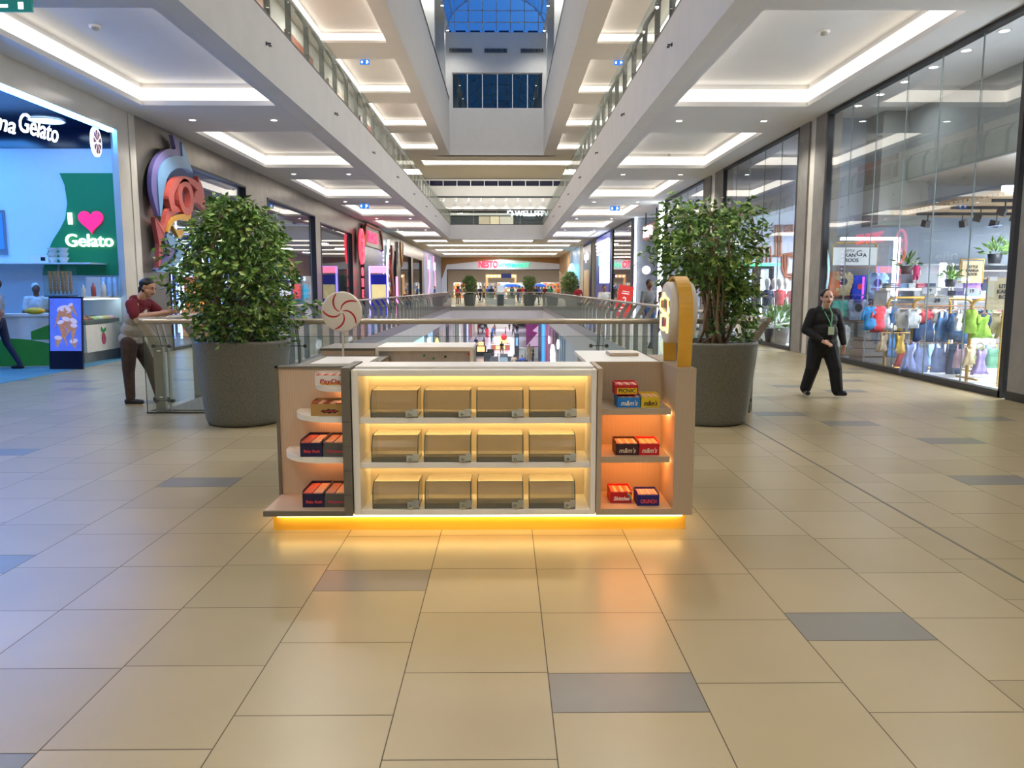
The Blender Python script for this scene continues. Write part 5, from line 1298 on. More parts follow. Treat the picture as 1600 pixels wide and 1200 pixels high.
plant((at(1590, 420, 17.5).x, 17.5, Zp(412)+.001), 'right plant of the pair on top of the back shelf unit', .42, seed=5)
for k, (pxa, pxb, py, Y, lab) in enumerate(((1385, 1470, 450, 16.6, 'white back table with folded clothes'), (1490, 1600, 462, 16.0, 'long white table of folded clothes before the shelf unit'))):
    xa_, xb_ = at(pxa, py, Y).x, at(pxb, py, Y).x; z_ = at(pxa, py, Y).z
    t = thing('display_table', lab, 'table', (0, Y, 0))
    b = MB(); b.box(xa_, xb_, 0, .7, z_-.06, z_); part('tabletop', b, M['kwhite'], t)
    for x in (xa_+.05, xb_-.1):
        b = MB(); b.box(x, x+.06, .05, .65, 0, z_-.06); part('leg', b, M['kwhite'], t)
    n = 5
    for i in range(n):
        c, nm = [('#4a4f5a', 'grey'), ('#7fa8d0', 'light blue'), ('#d8dde2', 'white'), ('#c86a7a', 'rose'), ('#2f3a55', 'navy')][i]
        b = MB()
        for j in range(3): b.box(0, .26, 0, .3, j*.035, j*.035+.03)
        tag(bevel(b.build('folded_clothes', mat('fold %s' % c, c, .9), loc=(xa_+.12+i*(xb_-xa_-.4)/(n-1), Y+.15, z_+.001)), .01), '%s folded clothes pile on the %s white table' % (nm, ['short', 'long'][k]), 'clothes', 'folded clothes piles')
t = thing('wooden_crate', 'grey slatted crate plinth on the shop floor under the skirts', 'crate', (at(1367, 570, 15.3).x+.42, 15.75, 0), (0, 0, .1))
b = MB()
for j in range(5): b.box(-.5, .5, 0, .5, .02+j*.17, .16+j*.17)
part('slat', b, mat('dark grey wood', '#45464a', .6), t)
b = MB(); b.box(-.45, .45, .05, .45, .0, .86); part('core', b, M['black'], t)
t = thing('shoe_shelf', 'low grey shelf with small shoes at the back left of shop', 'shelf', (at(1391, 470, 17.35).x, 17.35, 0))
b = MB(); b.box(-.2, .5, 0, .4, 0, 1.3); part('body', b, mat('shelf grey', '#a9adb2', .5), t)
for k in range(4):
    b = MB(); b.ball((0, 0, .05), (.05, .11, .05), 0, 8); b.ball((0, .06, .08), (.045, .05, .05), 0, 8)
    tag(b.build('shoe', mat('shoe %d' % k, ['#8fd0d0', '#7a6ac0', '#d0d4d8', '#3a7a9a'][k], .6), loc=(at(1395, 470, 17.2).x-.3+k*.2, 17.38, 1.301)), '%s child shoe on top of the low grey shelf' % ['aqua', 'violet', 'white', 'teal'][k], 'shoe', 'shoes on the low shelf')

# ---- second shop: white graphic wall, mannequins
YB2 = 26.55
b = MB(); pinkm = mat('faded red stripe', '#c0606a', .6); brn = mat('copper line', '#a3664a', .5)
def wl_path(pts, w=.05, mi=0, Y=YB2):
    b.tube([(at(px, py, Y).x, Y-.01, at(px, py, Y).z) for px, py in pts], w, 6, mi)
for e in (0, 4, 8):
    wl_path([(1212+e, 400), (1212+e, 340+e), (1216+e, 330+e), (1226, 326+e), (1235-e, 332+e), (1238-e, 345), (1238-e, 362-e), (1225, 362-e)], .035)
    wl_path([(1238, 395+e), (1222+e, 398), (1222+e, 420-e), (1228, 436-e), (1238, 436-e)], .035)
    wl_path([(1212+e, 400), (1205, 400)], .03)
for k in range(4): wl_path([(1186+k*6, 385), (1186+k*6, 410)], .03)
struct('wall_right', b, brn)
b = MB(); ps = [at(*p, YB2) for p in ((1150, 325), (1182, 330), (1180, 352), (1148, 350))]
b.add([(p.x, YB2-.02, p.z) for p in ps], [(0, 1, 2, 3)]); ps = [at(*p, YB2) for p in ((1234, 310), (1241, 318), (1241, 336), (1232, 318))]
b.add([(p.x, YB2-.02, p.z) for p in ps], [(0, 1, 2, 3)])
struct('wall_right', b, pinkm)
for k, (px, lab) in enumerate(((1166, 'near'), (1192, 'far'))):
    Y = 24.0; p0, p1 = at(px, 528, Y), at(px, 420, Y)
    t = thing('light_portal', 'dark door frame with cold white light tube, %s one of two behind second glass' % ['left', 'right'][k], 'light frame', (p0.x, Y, 0), group='light frames of second shop')
    b = MB(); b.box(-.22, -.16, 0, .3, 0, p1.z); b.box(.20, .26, 0, .3, 0, p1.z); b.box(-.22, .26, 0, .3, p1.z, p1.z+.08); part('frame', b, M['black'], t)
    b = MB(); b.box(-.16, -.06, -.02, .04, .1, p1.z-.05); part('light_strip', b, glow('cold white tube', (.85, .93, 1), 7), t)
b = MB(); p = at(1182, 418, 24.0); b.box(p.x-.5, p.x+.7, 23.9, 24.3, p.z+.05, p.z+.13); tag(b.build('light_bar', glow('green light', (.1, .7, .3), 1.5)), 'green glowing bar across the top of the dark light frames', 'lamp')
for k, (px, c, nm) in enumerate(((1197, '#24304e', 'navy'), (1207, '#e2e6ea', 'white'), (1216, '#b8323c', 'red'), (1226, '#e4e2e0', 'off white'), (1238, '#c88a92', 'pink'))):
    p = at(px, 500, 22.2+.55*(k % 2)+.1*k); mannequin((p.x, 22.2+.55*(k % 2)+.1*k, .55), c, '#c9ccd2', 'headless mannequin in a %s shirt behind the second glass' % nm, .95, 0, grp='mannequins in second shop')
b = MB(); p = at(1215, 500, 22.5); b.box(p.x-.9, p.x+.9, 22.1, 23.6, 0, .55); tag(b.build('display_platform', M['kwhite']), 'low white platform under the headless mannequins', 'platform')
plant((at(1212, 540, 21.2).x, 21.2, .0), 'broad leaved green plant below the headless mannequins', .95, n=70, seed=9, grp='plants in second shop')
# ---- third glass bay, recess with hanging sign, far shops
t = thing('light_column', 'tall glowing white vertical light strip on the right facade', 'lamp', (XR+.05, 36.0, 0))
b = MB(); b.box(-.08, .04, 0, .45, 0, ZC); part('light_strip', b, glow('cold white tube', (.85, .93, 1), 7), t)
b = MB(); b.box(.05, .3, -.5, .6, 0, ZC); part('panel', b, mat('white column panel', '#c8ccd0', .4), t)
b = MB(); b.box(XR+.3, XR+4, 44.0, 44.2, 0, ZC); struct('wall_right', b, mat('polished concrete', '#84868b', .6, var=.14, scale=2))
b = MB(); b.box(XR+.1, XR+.2, 43.75, 44.0, 0, ZC); struct('trim_11', b, glow('cold strip', (.8, .9, 1), 5))
t = thing('round_emblem', 'small round glowing white emblem on the concrete wall', 'sign', (at(1010, 422, 43.9).x, 43.95, at(1010, 422, 43.9).z))
b = MB(); b.lathe([(0, 0), (.24, 0), (.24, .04), (0, .04)], 24, X=Matrix.Rotation(PI/2, 4, 'X')); part('disc', b, glow('emblem white', (.85, .88, 1), 1.1), t)
t = thing('hanging_sign', 'red brown hanging shop sign with white letters before the concrete wall', 'sign', (XR+.15, 38.2, 0))
zc_ = 4.05
b = MB(); b.box(0, .2, 0, 3.6, zc_, zc_+.75); part('board', b, mat('red brown sign', '#8f4a42', .4, emit=.15), t)
b = MB(); b.box(.08, .13, .3, .36, zc_+.75, ZC); b.box(.08, .13, 3.2, 3.26, zc_+.75, ZC); part('hanger_rod', b, M['black'], t)
lettering('S', glow('warm white letters', (1, .96, .9), 3), t, (-.02, 3.0, zc_+.38), '-x', .75, .02, bold=.02)
b = MB()
for y_, z0_, z1_ in ((2.4, .12, .62), (2.1, .3, .66), (1.8, .1, .66), (1.5, .3, .6), (1.2, .2, .66), (.8, .15, .6)): b.tube([(-.03, y_, zc_+z0_), (-.03, y_, zc_+z1_)], .05, 6)
b.tube([(-.03, 2.4, zc_+.3), (-.03, 1.2, zc_+.3)], .05, 6); part('script_stroke', b, glow('warm white letters', (1, .96, .9), 3), t)
p = onz(985, 500); 
t = thing('sale_banner', 'red slanted sale banner with white digits beside the concrete wall', 'banner', (at(970, 470, 41).x, 41, 0), (0, .16, 0)); t.scale = (.8, 1, .85)
b = MB(); b.box(-.45, .55, 0, .05, .02, 2.0); part('board', b, mat('banner red', '#d8342c', .5, emit=.3), t)
bw = mat('banner white', '#f0ecec', .5, emit=.3)
lettering('2', bw, t, (.05, -.01, 1.05), '-y', .62, .005, bold=.01)
b = MB(); b.box(-.2, .3, -.012, -.002, 1.48, 1.54); b.box(-.2, .3, -.012, -.002, 1.62, 1.66); b.box(-.2, .2, -.012, -.002, .58, .66); b.box(-.2, -.05, -.012, -.002, .34, .46); b.box(.08, .22, -.012, -.002, .34, .46); part('print_bar', b, bw, t)
b = MB(); b.box(XR, XR+.3, 36.6, 36.7, 0, 0.01)
# shop 4 content blobs: colourful shelves
for k in range(10):
    c, nm = [('#c83a4a', 'red'), ('#d8a03a', 'amber'), ('#3a5ac8', 'blue'), ('#e0e0e4', 'white'), ('#8a4ac8', 'violet'), ('#d86a8a', 'pink'), ('#3a9a8a', 'teal'), ('#5a5a66', 'grey'), ('#e08a5a', 'orange'), ('#c8c83a', 'yellow')][k]
    t = thing('clothes_stand', 'stand with %s clothes behind the fourth right glass' % nm, 'clothes stand', (XR+1.2+(k % 3)*1.3, 45.5+k*.66, 0), group='clothes stands behind fourth glass')
    b = MB(); b.tube([(0, -.4, 0), (0, -.4, 1.5), (0, .4, 1.5), (0, .4, 0)], .02, 6); part('rail', b, M['steel'], t)
    b = MB(); b.box(-.22, .22, -.36, .36, .6, 1.48); b.box(-.1, .1, -.36, .36, .4, .6); part('clothes', b, mat('cst %s' % c, c, .8, var=.35, scale=12, emit=.06), t)
b = MB(); b.box(XR+.3, XR+6, 52.6, 52.8, 0, ZC); struct('wall_right', b, mat('reddish back wall', '#8a5a62', .6, var=.2))
# blue neon front with white bars
t = thing('neon_shop', 'deep blue shopfront with stepped white neon bars', 'shopfront', (XR-.02, 53.2, 0))
b = MB(); b.box(0, .2, 0, 8.0, 0, 5.35); part('panel', b, mat('royal blue front', '#2036a0', .3, emit=.35), t)
for k in range(4):
    b = MB(); e = k*1.35
    b.tube([(-.06, .6+e, 1.9), (-.06, .6+e, 4.9-.28*k), (-.06, 7.6-.3*k, 4.9-.28*k)], .07, 6); part('neon_tube', b, glow('cold white tube', (.85, .93, 1), 7), t)
b = MB(); b.box(-.05, 0, 4.6, 6.0, 3.2, 3.9); part('logo_block', b, glow('cyan violet block', (.15, .7, .95), 2), t)
b = MB(); b.box(-.02, 0, .5, 7.6, 0, 1.75); part('shop_window', b, mat('violet shop window', '#4a4a9a', .3, emit=.3, var=.4, scale=3), t)
t = thing('shop_sign', 'dark purple shopfront with white round lettering before the supermarket corner', 'sign', (XR-.02, 65, 0))
b = MB(); b.box(0, .2, 0, 6.5, 0, 5.2); part('panel', b, mat('dark purple front', '#3a2a55', .35), t)
b = MB(); b.box(-.02, 0, 1.2, 5.4, 0, 3.1); part('doorway', b, mat('warm doorway', '#b59a72', .5, emit=.25), t)
lettering('ejin', wl, t, (-.05, 3.2, 4.3), '-x', 1.1, .02, bold=.01, width=3.4)
b = MB(); b.box(XR, XR+.3, 71.6, 74.5, 0, ZC); struct('wall_right', b, mat('beige stone pier', '#b8ad98', .5))
b = MB(); b.box(XR-.02, XR+.2, 74.5, 85.5, 0, ZC); struct('wall_right', b, mat('blue lit mural', '#6f93b8', .35, emit=.3, var=.4, scale=.5))
t = thing('hanging_lamps', 'cyan crystal lamp shining at the mural wall', 'lamp', (XR-.4, 79, 2.2))
b = MB(); b.lathe([(0, 0), (.35, .4), (.4, 1.2), (.2, 1.7), (0, 1.8)], 10); part('crystal', b, glow('cyan crystal', (.2, .8, 1), 3), t)
b = MB(); b.tube([(0, 0, 1.8), (0, 0, ZC-2.2)], .02, 6); part('cord', b, M['steel'], t)
b = MB(); b.box(XR, XR+.3, 85.5, YEND, 0, ZC); struct('wall_right', b, mat('oak cladding', '#b08a5a', .5))
# exit pictogram signs hung under the ceilings
def exit_sign(px, py, z, lab):
    d = ray(px, py); k = (z-EYE)/d.z; p = Vector((0, 0, EYE))+d*k
    t = thing('exit_sign', lab, 'sign', (p.x, p.y, z), group='exit signs')
    b = MB(); b.box(-.22, .22, -.02, .02, -.34, -.12); part('box', b, mat('exit blue', '#1f6fd0', .4, emit=1.0), t)
    b = MB(); b.box(-.005, .005, -.004, .004, -.12, 0); part('rod', b, M['steel'], t)
    b = MB(); b.box(-.16, -.10, -.024, -.02, -.28, -.18); b.add([(-.18, -.023, -.23), (-.13, -.023, -.16), (-.08, -.023, -.23)], [(0, 1, 2)]); b.box(.06, .10, -.024, -.02, -.30, -.16); b.ball((.12, -.024, -.17), .02, 0, 6); b.box(.10, .17, -.024, -.02, -.25, -.21)
    part('pictogram', b, glow('exit white', (1, 1, 1), 1.6), t)
exit_sign(570, 89, ZC2, 'small blue exit sign under the upper left gallery ceiling')
exit_sign(967, 90, ZC2, 'small blue exit sign under the upper right gallery ceiling')
exit_sign(569, 314, ZC, 'small blue exit sign under the first ceiling on the left walkway')
exit_sign(961, 318, ZC, 'small blue exit sign under the first ceiling on the right walkway')
t = thing('exit_sign', 'green exit sign with running figure at the top left picture edge', 'sign', onz(22, -2, ZC-.0)[:], group=None)
b = MB(); b.box(-.30, .24, -.02, .02, -.17, .0); part('box', b, mat('exit green', '#1f6a60', .4, emit=.8), t)
b = MB(); b.box(.06, .13, -.025, -.02, -.14, -.05); b.box(-.2, -.08, -.025, -.02, -.12, -.08); part('pictogram', b, glow('exit white', (1, 1, 1), 1.6), t)
# smoke detectors, small ceiling spots
det = [(148, 40, ZC+.46), (1288, 48, ZC+.46), (1045, 240, ZC+.46), (463, 241, ZC+.46)]
for k, (px, py, z) in enumerate(det):
    p = onz(px, py, z)
    t = thing('smoke_detector', ['white smoke detector in the nearest left coffer', 'white smoke detector in the nearest right coffer', 'white smoke detector in the second right coffer', 'white smoke detector in the second left coffer'][k], 'smoke detector', p[:], group='smoke detectors')
    b = MB(); b.lathe([(.09, 0), (.09, -.03), (0, -.03)], 16); part('base', b, M['kwhite'], t)
    b = MB(); b.lathe([(.06, -.03), (.055, -.07), (0, -.075)], 16); part('head', b, mat('detector grey', '#a8a49c', .5), t)
k = 0
for row in range(6):
    y = 17.26 + 8.7*row + 1.45
    for x in (-7.3, -5.4, 4.1, 6.1):
        if y < 62:
            spot_dl(x, y, ZC-.001, 'small ceiling spot in %s gap between coffers, %s side, %s walkway' % (ORD[row], 'outer' if abs(x) > 6 else 'inner', 'left' if x < 0 else 'right'), 'small ceiling spots', pw=260)
# fascia sprinklers
for side, x, s in (('left', VX0-.003, 1), ('right', VX1+.003, -1)):
    for k in range(7):
        y = 15 + 5.8*k
        b = MB(); b.tube([(0, 0, 0), (s*.09, 0, 0)], .015, 6); b.box(min(s*.05, s*.1), max(s*.05, s*.1), -.035, .035, -.05, -.03); b.box(-.003 if s > 0 else -.02, .02 if s > 0 else .003, -.03, .03, -.03, .03)
        tag(b.build('sprinkler', M['steeld'], loc=(x, y, ZC+.6)), 'small metal sprinkler on the %s white fascia, %s from the near end' % (side, ORD[k]), 'sprinkler', 'fascia sprinklers')
# ---------------------------------------------------------------- far hall and supermarket front
YH = 102.6
b = MB(); b.box(XR+3.0, XR+3.2, 74, YEND, 0, ZC); b.box(XL-1.6, XR+3.2, YEND+24, YEND+24.2, -.1, 8); b.box(XL-1.6, XL-1.4, 98, YEND+24, 0, 6); b.box(XR+3.2, XR+3.4, YEND, YEND+24, 0, 6)
struct('wall_far', b, mat('pale hall wall', '#c9c4ba', .6))
b = MB(); b.box(XR, XR+3.2, 85, YEND, -.02, 0); b.box(XL-2, XR+3.4, YEND, YEND+24, -.02, 0.001); struct('floor', b, mat('pale market floor', '#b9ad9a', .3))
b = MB(); b.box(XL-2, XR+3.4, YEND, YEND+24, 5.2, 5.4); b.box(XL-1, XR+3.4, 96.1, YEND, ZC+.02, ZC+.3); b.box(XR+1.99, XR+3.4, 74, 97, ZC+.015, ZC+.3); struct('ceiling', b, mat('tan market ceiling', '#a8927a', .7))
pz = lambda px, py, Y=YH: (at(px, py, Y).x, at(px, py, Y).z)
def plate_xz(mb, pts, Y, th, mi=0): mb.prism([(p[0], p[1]) for p in pts], th, mi, X=Matrix.Translation((0, Y, 0)) @ Matrix.Rotation(PI/2, 4, 'X'))
b = MB()
ox0, oz1 = pz(684, 402); ox1 = XR+3.1
ix0, iz1 = pz(698.6, 421); ix1 = pz(876.7, 421)[0]
b.box(XL-1.6, ix0, YH+.1, YH+.3, 0, ZC); b.box(ix1, ox1, YH+.1, YH+.3, 0, ZC); b.box(ix0, ix1, YH+.1, YH+.3, iz1, ZC)
struct('wall_far', b, mat('oak facade', '#b58a58', .5, var=.06))
t = thing('supermarket_front', 'white angular supermarket portal on an oak wall at the far end', 'shopfront', (0, YH, 0))
b = MB()
plate_xz(b, [pz(686, 449), pz(698, 413.4), pz(782, 405), pz(782, 421), pz(698.6, 421), (ix0, 0), (ix0-.7, 0)], .1, .12)
plate_xz(b, [pz(782, 405), pz(903, 414.5), (ox1-.1, 0), (ix1, 0), (ix1, iz1), pz(782, 421)], .1, .12)
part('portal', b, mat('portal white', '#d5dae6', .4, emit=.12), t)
b = MB(); b.box(ix0, ix0+.1, -.05, .1, 0, iz1); b.box(ix1-.1, ix1, -.05, .1, 0, iz1); b.box(ix0, ix1, -.05, .1, iz1-.1, iz1); part('frame', b, M['black'], t)
q = at(763, 413.5, YH); lettering('NESTO', glow('red neon sign', (1, .03, .08), 1.5), t, (q.x, -.1, q.z), '-y', 1.15, .03, bold=.03, width=2.5)
q = at(803, 415, YH); lettering('HYPERMARKET', glow('green neon sign', (.02, .85, .40), 1.2), t, (q.x, -.1, q.z), '-y', .75, .03, bold=.01, width=4.0)
# inside the market: shelf walls, lights, signs
mc = ['#c84a3a', '#d8a03a', '#e8e0d0', '#5a8ac8', '#c8b090', '#8a5a3a', '#3a8a5a', '#d87a5a']
for k in range(8):
    x = -7.6 + k*2.15
    t = thing('market_shelf', 'stocked %s toned shelf inside the supermarket, %s from left' % (['red', 'amber', 'cream', 'blue', 'beige', 'brown', 'green', 'salmon'][k], ORD[k]), 'shelf', (x, YEND+12+(k % 3)*3, 0), group='supermarket shelves')
    b = MB(); b.box(0, 1.9, 0, .8, 0, 2.3); part('carcass', b, mat('shelf grey', '#a9adb2', .5), t)
    b = MB(); r2 = random.Random(k)
    for z in range(5):
        for i in range(9): b.box(.03+i*.207, .2+i*.207, -.12, .3, .1+z*.44, .1+z*.44+r2.uniform(.2, .38), r2.randrange(3))
    part('goods', b, [mat('goods %s' % mc[(k+j) % 8], mc[(k+j) % 8], .5, emit=.15) for j in range(3)], t)
for k in range(6):
    t = thing('tube_light', 'slanted white tube light under the supermarket ceiling, %s from left' % ORD[k], 'lamp', (-6.3+k*2.6, YEND+5+(k % 2)*4, 4.7), (0, 0, rr.uniform(-.7, .7)), group='supermarket tube lights')
    b = MB(); b.box(-.06, .06, -1.6, 1.6, -.05, .05); part('tube', b, glow('market tube', (1, .96, .88), 9), t)
    b = MB(); b.box(-.01, .01, -1.2, -1.18, .05, .45); b.box(-.01, .01, 1.18, 1.2, .05, .45); part('suspension', b, M['steel'], t)
for k in range(3):
    ld = bpy.data.lights.new('interior_light', 'AREA'); ld.size = 5; ld.energy = 900; ld.color = (1, .93, .84)
    lo = bpy.data.objects.new('interior_light', ld); COL.objects.link(lo); lo.location = (-5+5*k, YEND+9, 5.1)
q = at(791, 431, YEND+3); t = thing('aisle_sign', 'small blue hanging aisle sign inside the supermarket entrance', 'sign', (q.x, YEND+3, q.z))
b = MB(); b.box(-.7, .7, 0, .06, -.3, .3); part('board', b, mat('aisle blue', '#2a3f8a', .4, emit=.3), t)
b = MB(); b.box(-.6, -.58, .02, .04, .3, 1.4); b.box(.58, .6, .02, .04, .3, 1.4); part('rod', b, M['steel'], t)
for (px, c) in ((800, 'wide'), (843, 'narrow')):
    w = 1.9 if c == 'wide' else 1.0
    q = at(px, 446, YEND+4); t = thing('blue_canopy', '%s glowing blue canopy over a market stand, seen through the portal' % c, 'canopy', (q.x, YEND+4, 0))
    b = MB(); b.lathe([(w, q.z-.2), (w*.7, q.z+.15), (0, q.z+.3), (0, q.z+.2), (w*.9, q.z-.22)], 14, X=Matrix.Scale(.6, 4, (0, 1, 0))); part('canopy', b, mat('canopy blue', '#2f6fe0', .4, emit=.8), t)
    b = MB(); b.tube([(0, 0, 0), (0, 0, q.z+.2)], .05, 6); part('pole', b, M['steel'], t)
q = at(783, 440, YEND+8); t = thing('lit_arch', 'warm lit arch with glowing warm lamps deep in the supermarket', 'arch', (q.x, YEND+8, 0))
b = MB(); b.box(-2.2, 2.2, 0, .3, 2.9, 3.4); b.box(-2.2, -1.9, 0, .3, 0, 2.9); b.box(1.9, 2.2, 0, .3, 0, 2.9); part('frame', b, mat('arch warm', '#c89a6a', .5, emit=.6), t)
b = MB()
for k in range(8): b.ball((-1.9+k*.54, -.1, 3.15), .12, 0, 6)
part('bulb', b, glow('warm bulb', (1, .85, .6), 6), t)
# trees in planters beyond the void
roots = [o for o in bpy.data.objects if o.name.startswith('potted_fig_tree') and o.parent is None]
for src, px, Y, s, lab in ((0, 734, 67.2, 1.0, 'distant potted fig tree left of the white booth by the supermarket'), (1, 827, 67.2, 1.0, 'distant potted fig tree right of the white booth by the supermarket'), (0, 891, 69.5, 1.15, 'distant potted fig tree by the oak corner at right of the far hall')):
    q = at(px, 470, Y); r = dup(roots[src], (q.x, Y, 0), (0, 0, 1.3), label=lab, group='fig trees in grey planters', scale=(s, s, s))
# white booth past the void
t = thing('white_booth', 'white counter booth with two glass cases beyond the far railing', 'booth', (at(782, 470, 68).x, 67.6, 0))
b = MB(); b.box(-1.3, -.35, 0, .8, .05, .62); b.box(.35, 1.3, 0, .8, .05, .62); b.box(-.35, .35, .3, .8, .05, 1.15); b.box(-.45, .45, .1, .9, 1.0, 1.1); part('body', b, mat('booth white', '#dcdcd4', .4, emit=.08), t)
b = MB(); b.box(-.28, .28, .05, .3, .0, .95); part('door_panel', b, M['steeld'], t)
for x in (-1.25, .62):
    b = MB(); b.box(x, x+.66, .05, .7, .62, 1.12); part('glass_case', b, thin_glass('case glass', (.6, .75, .72), .15, 3, dirt=.2) if 'case glass' not in _M else _M['case glass'], t)
    b = MB(); b.box(x, x+.66, .03, .72, 1.12, 1.16); part('case_top', b, M['kwhite'], t)
b = MB(); b.box(-.3, .3, .4, .46, 1.15, 1.75); part('screen', b, mat('booth screen', '#c8d4e0', .3, emit=.5), t)
# spotlit wall and fitness shop on the upper bridge
for k in range(9):
    x = at(693+k*19.4, 313, 91.2).x
    t = thing('spotlight', 'bright ceiling spot washing the upper far wall, %s from left' % ORD[k], 'spotlight', (x, 91.2, at(0, 313, 91.2).z), group='spots on the upper far wall')
    b = MB(); b.lathe([(.12, 0), (.16, .25), (.12, .3), (0, .3)], 8); part('housing', b, M['kwhite'], t)
    b = MB(); b.lathe([(0, .01), (.115, .01)], 8); part('lens', b, M['spot'], t)
    ld = bpy.data.lights.new('spot_lamp', 'SPOT'); ld.energy = 260; ld.spot_size = 1.3; ld.color = (1, .93, .82); ld.shadow_soft_size = .1
    lo = bpy.data.objects.new('spot_lamp', ld); COL.objects.link(lo); lo.parent = t; lo.location = (0, 0, -.03); lo.rotation_euler = (.35, 0, 0)
YW_UP = 91.4
t = thing('fitness_shopfront', 'glazed upper shopfront with WELLFIT in glowing white letters', 'shopfront', (0, 91.4, Z2))
zt = at(0, 326, YW_UP).z - Z2
b = MB(); b.box(XL-2, XR+2, .3, .4, 0, zt); part('panel', b, mat('dark shopfront', '#3c4246', .4), t)
b = MB(); b.box(XL-2, XR+2, -.1, .3, zt-.1, zt); part('canopy', b, M['black'], t)
for k, (pxa, pxb, c) in enumerate(((748, 765, '#b8a890'), (766, 780, '#d8c8a8'), (781, 802, '#c8c0b0'))):
    xa_, xb_ = at(pxa, 340, YW_UP).x, at(pxb, 340, YW_UP).x
    b = MB(); b.box(xa_, xb_, .25, .3, .2, zt-.8); 
    for i in range(4): b.box(xa_+.1, xb_-.1, .2, .25, .3+i*.5, .6+i*.5, 1)
    part('lit_window', b, [mat('lit window %s' % c, c, .5, emit=.4), mat('goods red', '#b85a48', .5, emit=.2)], t)
q = at(827, 334, YW_UP); lettering('WELLFIT', glow('white sign letters', (.85, .93, 1), 2.2), t, (q.x, -.2, q.z-Z2), '-y', .95, .03, bold=.012, width=3.4)
q = at(797, 334, YW_UP)
b = MB(); b.tube([(q.x+.3*math.cos(a), -.15, q.z-Z2+.35*math.sin(a)) for a in [x*.5 for x in range(-2, 7)]], .09, 6); part('logo', b, glow('white sign letters', (.85, .93, 1), 5), t)

for k in range(3):
    for x in (-6.2, -.6, 5):
        lamp('AREA', (x, 70.2+k*9.0, ZC-.02), 230, (1, .95, .88), 1.2)  # added fixtureless lamps that brighten the far hall
lamp('AREA', (-.6, YH-2.5, ZC-.05), 300, (1, .97, .95), 3)  # added lamp brightening the supermarket front
# ---------------------------------------------------------------- lower floor seen through the void
b = MB(); b.box(-14, 14, 5, 190, ZL-.2, ZL); struct('floor', b, mat('lower floor polished', '#aaa3b2', .22, var=.06, scale=.8))
b = MB(); b.box(-14, 14, VY1+.3, 190, -1.25, -1.05); b.box(-14, VX0-.3, 5, VY1+.3, -1.25, -1.05); b.box(VX1+.3, 14, 5, VY1+.3, -1.25, -1.05); struct('ceiling', b, M['white'])
b = MB(); b.box(-14, 14, 190, 190.2, ZL, -1); b.box(-14, 14, 8, 8.2, ZL, -1); b.box(-14.2, -14, 5, 190, ZL, 0); b.box(14, 14.2, 5, 190, ZL, 0); struct('wall_far', b, mat('lower far wall', '#b9b4ae', .6))
LX, RX = -4.75, 3.62
segs = [(9, 36, '#9a958c'), (36, 47.5, '#3a3f4a'), (47.5, 51, '#a8d4e8'), (51, 56, '#6f6a62'), (56, 62, '#c8c2b4'), (62, 66, '#2f3036'), (66, 73, '#8f8a84'), (73, 80, '#4a5a48'), (80, 88, '#d8d4cc'), (88, 96, '#2a2c34'), (96, 108, '#2f62c8'), (108, 113, '#b8d0f0'), (113, 126, '#7a2a3a'), (126, 150, '#b8b0a4')]
for i, (ya, yb, c) in enumerate(segs):
    x = LX - (0 if ya < 96 else .6)
    b = MB(); b.box(x-.3, x, ya, yb-.15, ZL, -1.28)
    for k in range(3): b.box(x, x+.04, ya+(yb-ya)*(k+.3)/3.2, ya+(yb-ya)*(k+.3)/3.2+.25, ZL, -1.6)
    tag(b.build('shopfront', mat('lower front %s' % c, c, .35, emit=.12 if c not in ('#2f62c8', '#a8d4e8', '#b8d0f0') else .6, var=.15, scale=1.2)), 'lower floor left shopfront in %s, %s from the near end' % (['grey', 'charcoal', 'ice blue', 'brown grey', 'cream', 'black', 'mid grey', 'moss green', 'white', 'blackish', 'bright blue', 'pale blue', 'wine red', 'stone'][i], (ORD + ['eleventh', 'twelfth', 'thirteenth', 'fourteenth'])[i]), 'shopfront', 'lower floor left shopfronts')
def lsign(txt, px, py, c, w, lab, x=LX+.14, face='+x', size=1.0):
    q = onx(px, py, x); t = thing('shop_sign', lab, 'sign', (x, q.y, q.z), group='lower floor signs'); lettering(txt, c, t, (0, 0, 0), face, size, .04, bold=.03, width=w)
cy_ = glow('cyan letters', (.25, .85, .95), 3)
lsign('Ed/dd', 655, 552, cy_, 4.2, 'glowing cyan lettering on the charcoal lower shopfront', size=2.2)
lsign('blu', 672, 545, wl, 2.6, 'glowing white lettering beside the ice blue lower panel', size=1.8)
q = onx(683, 541, LX+.08); t = thing('shop_sign', 'round glowing yellow sign on the ice blue lower panel', 'sign', (LX+.08, q.y, q.z)); b = MB(); b.ball((0, 0, 0), (.1, .9, .6), 0, 12); part('disc', b, glow('yellow disc', (1, .85, .2), 2.5), t)
rseg = [(9, 46, '#b8c4cc', 'pale grey'), (46, 52, '#7f9ab0', 'blue grey'), (52, 56, '#4a4048', 'dark'), (56, 70, '#7a2a5e', 'magenta'), (70, 76, '#2a8ad0', 'cyan lit'), (76, 84, '#1d2c55', 'navy'), (84, 110, '#b9b2ac', 'light stone'), (110, 150, '#8a8a92', 'steel grey')]
for i, (ya, yb, c, nm) in enumerate(rseg):
    x = RX + (0 if ya < 80 else 2.4)
    b = MB(); b.box(x, x+.3, ya, yb-.15, ZL, -1.28)
    for k in range(3): b.box(x-.04, x, ya+(yb-ya)*(k+.3)/3.2, ya+(yb-ya)*(k+.3)/3.2+.2, ZL, -1.6)
    tag(b.build('shopfront', mat('lower front %s' % c, c, .35, emit=.15 if c != '#2a8ad0' else 1.0, var=.12, scale=1.2)), 'lower floor right shopfront in %s, %s from the near end' % (nm, ORD[i]), 'shopfront', 'lower floor right shopfronts')
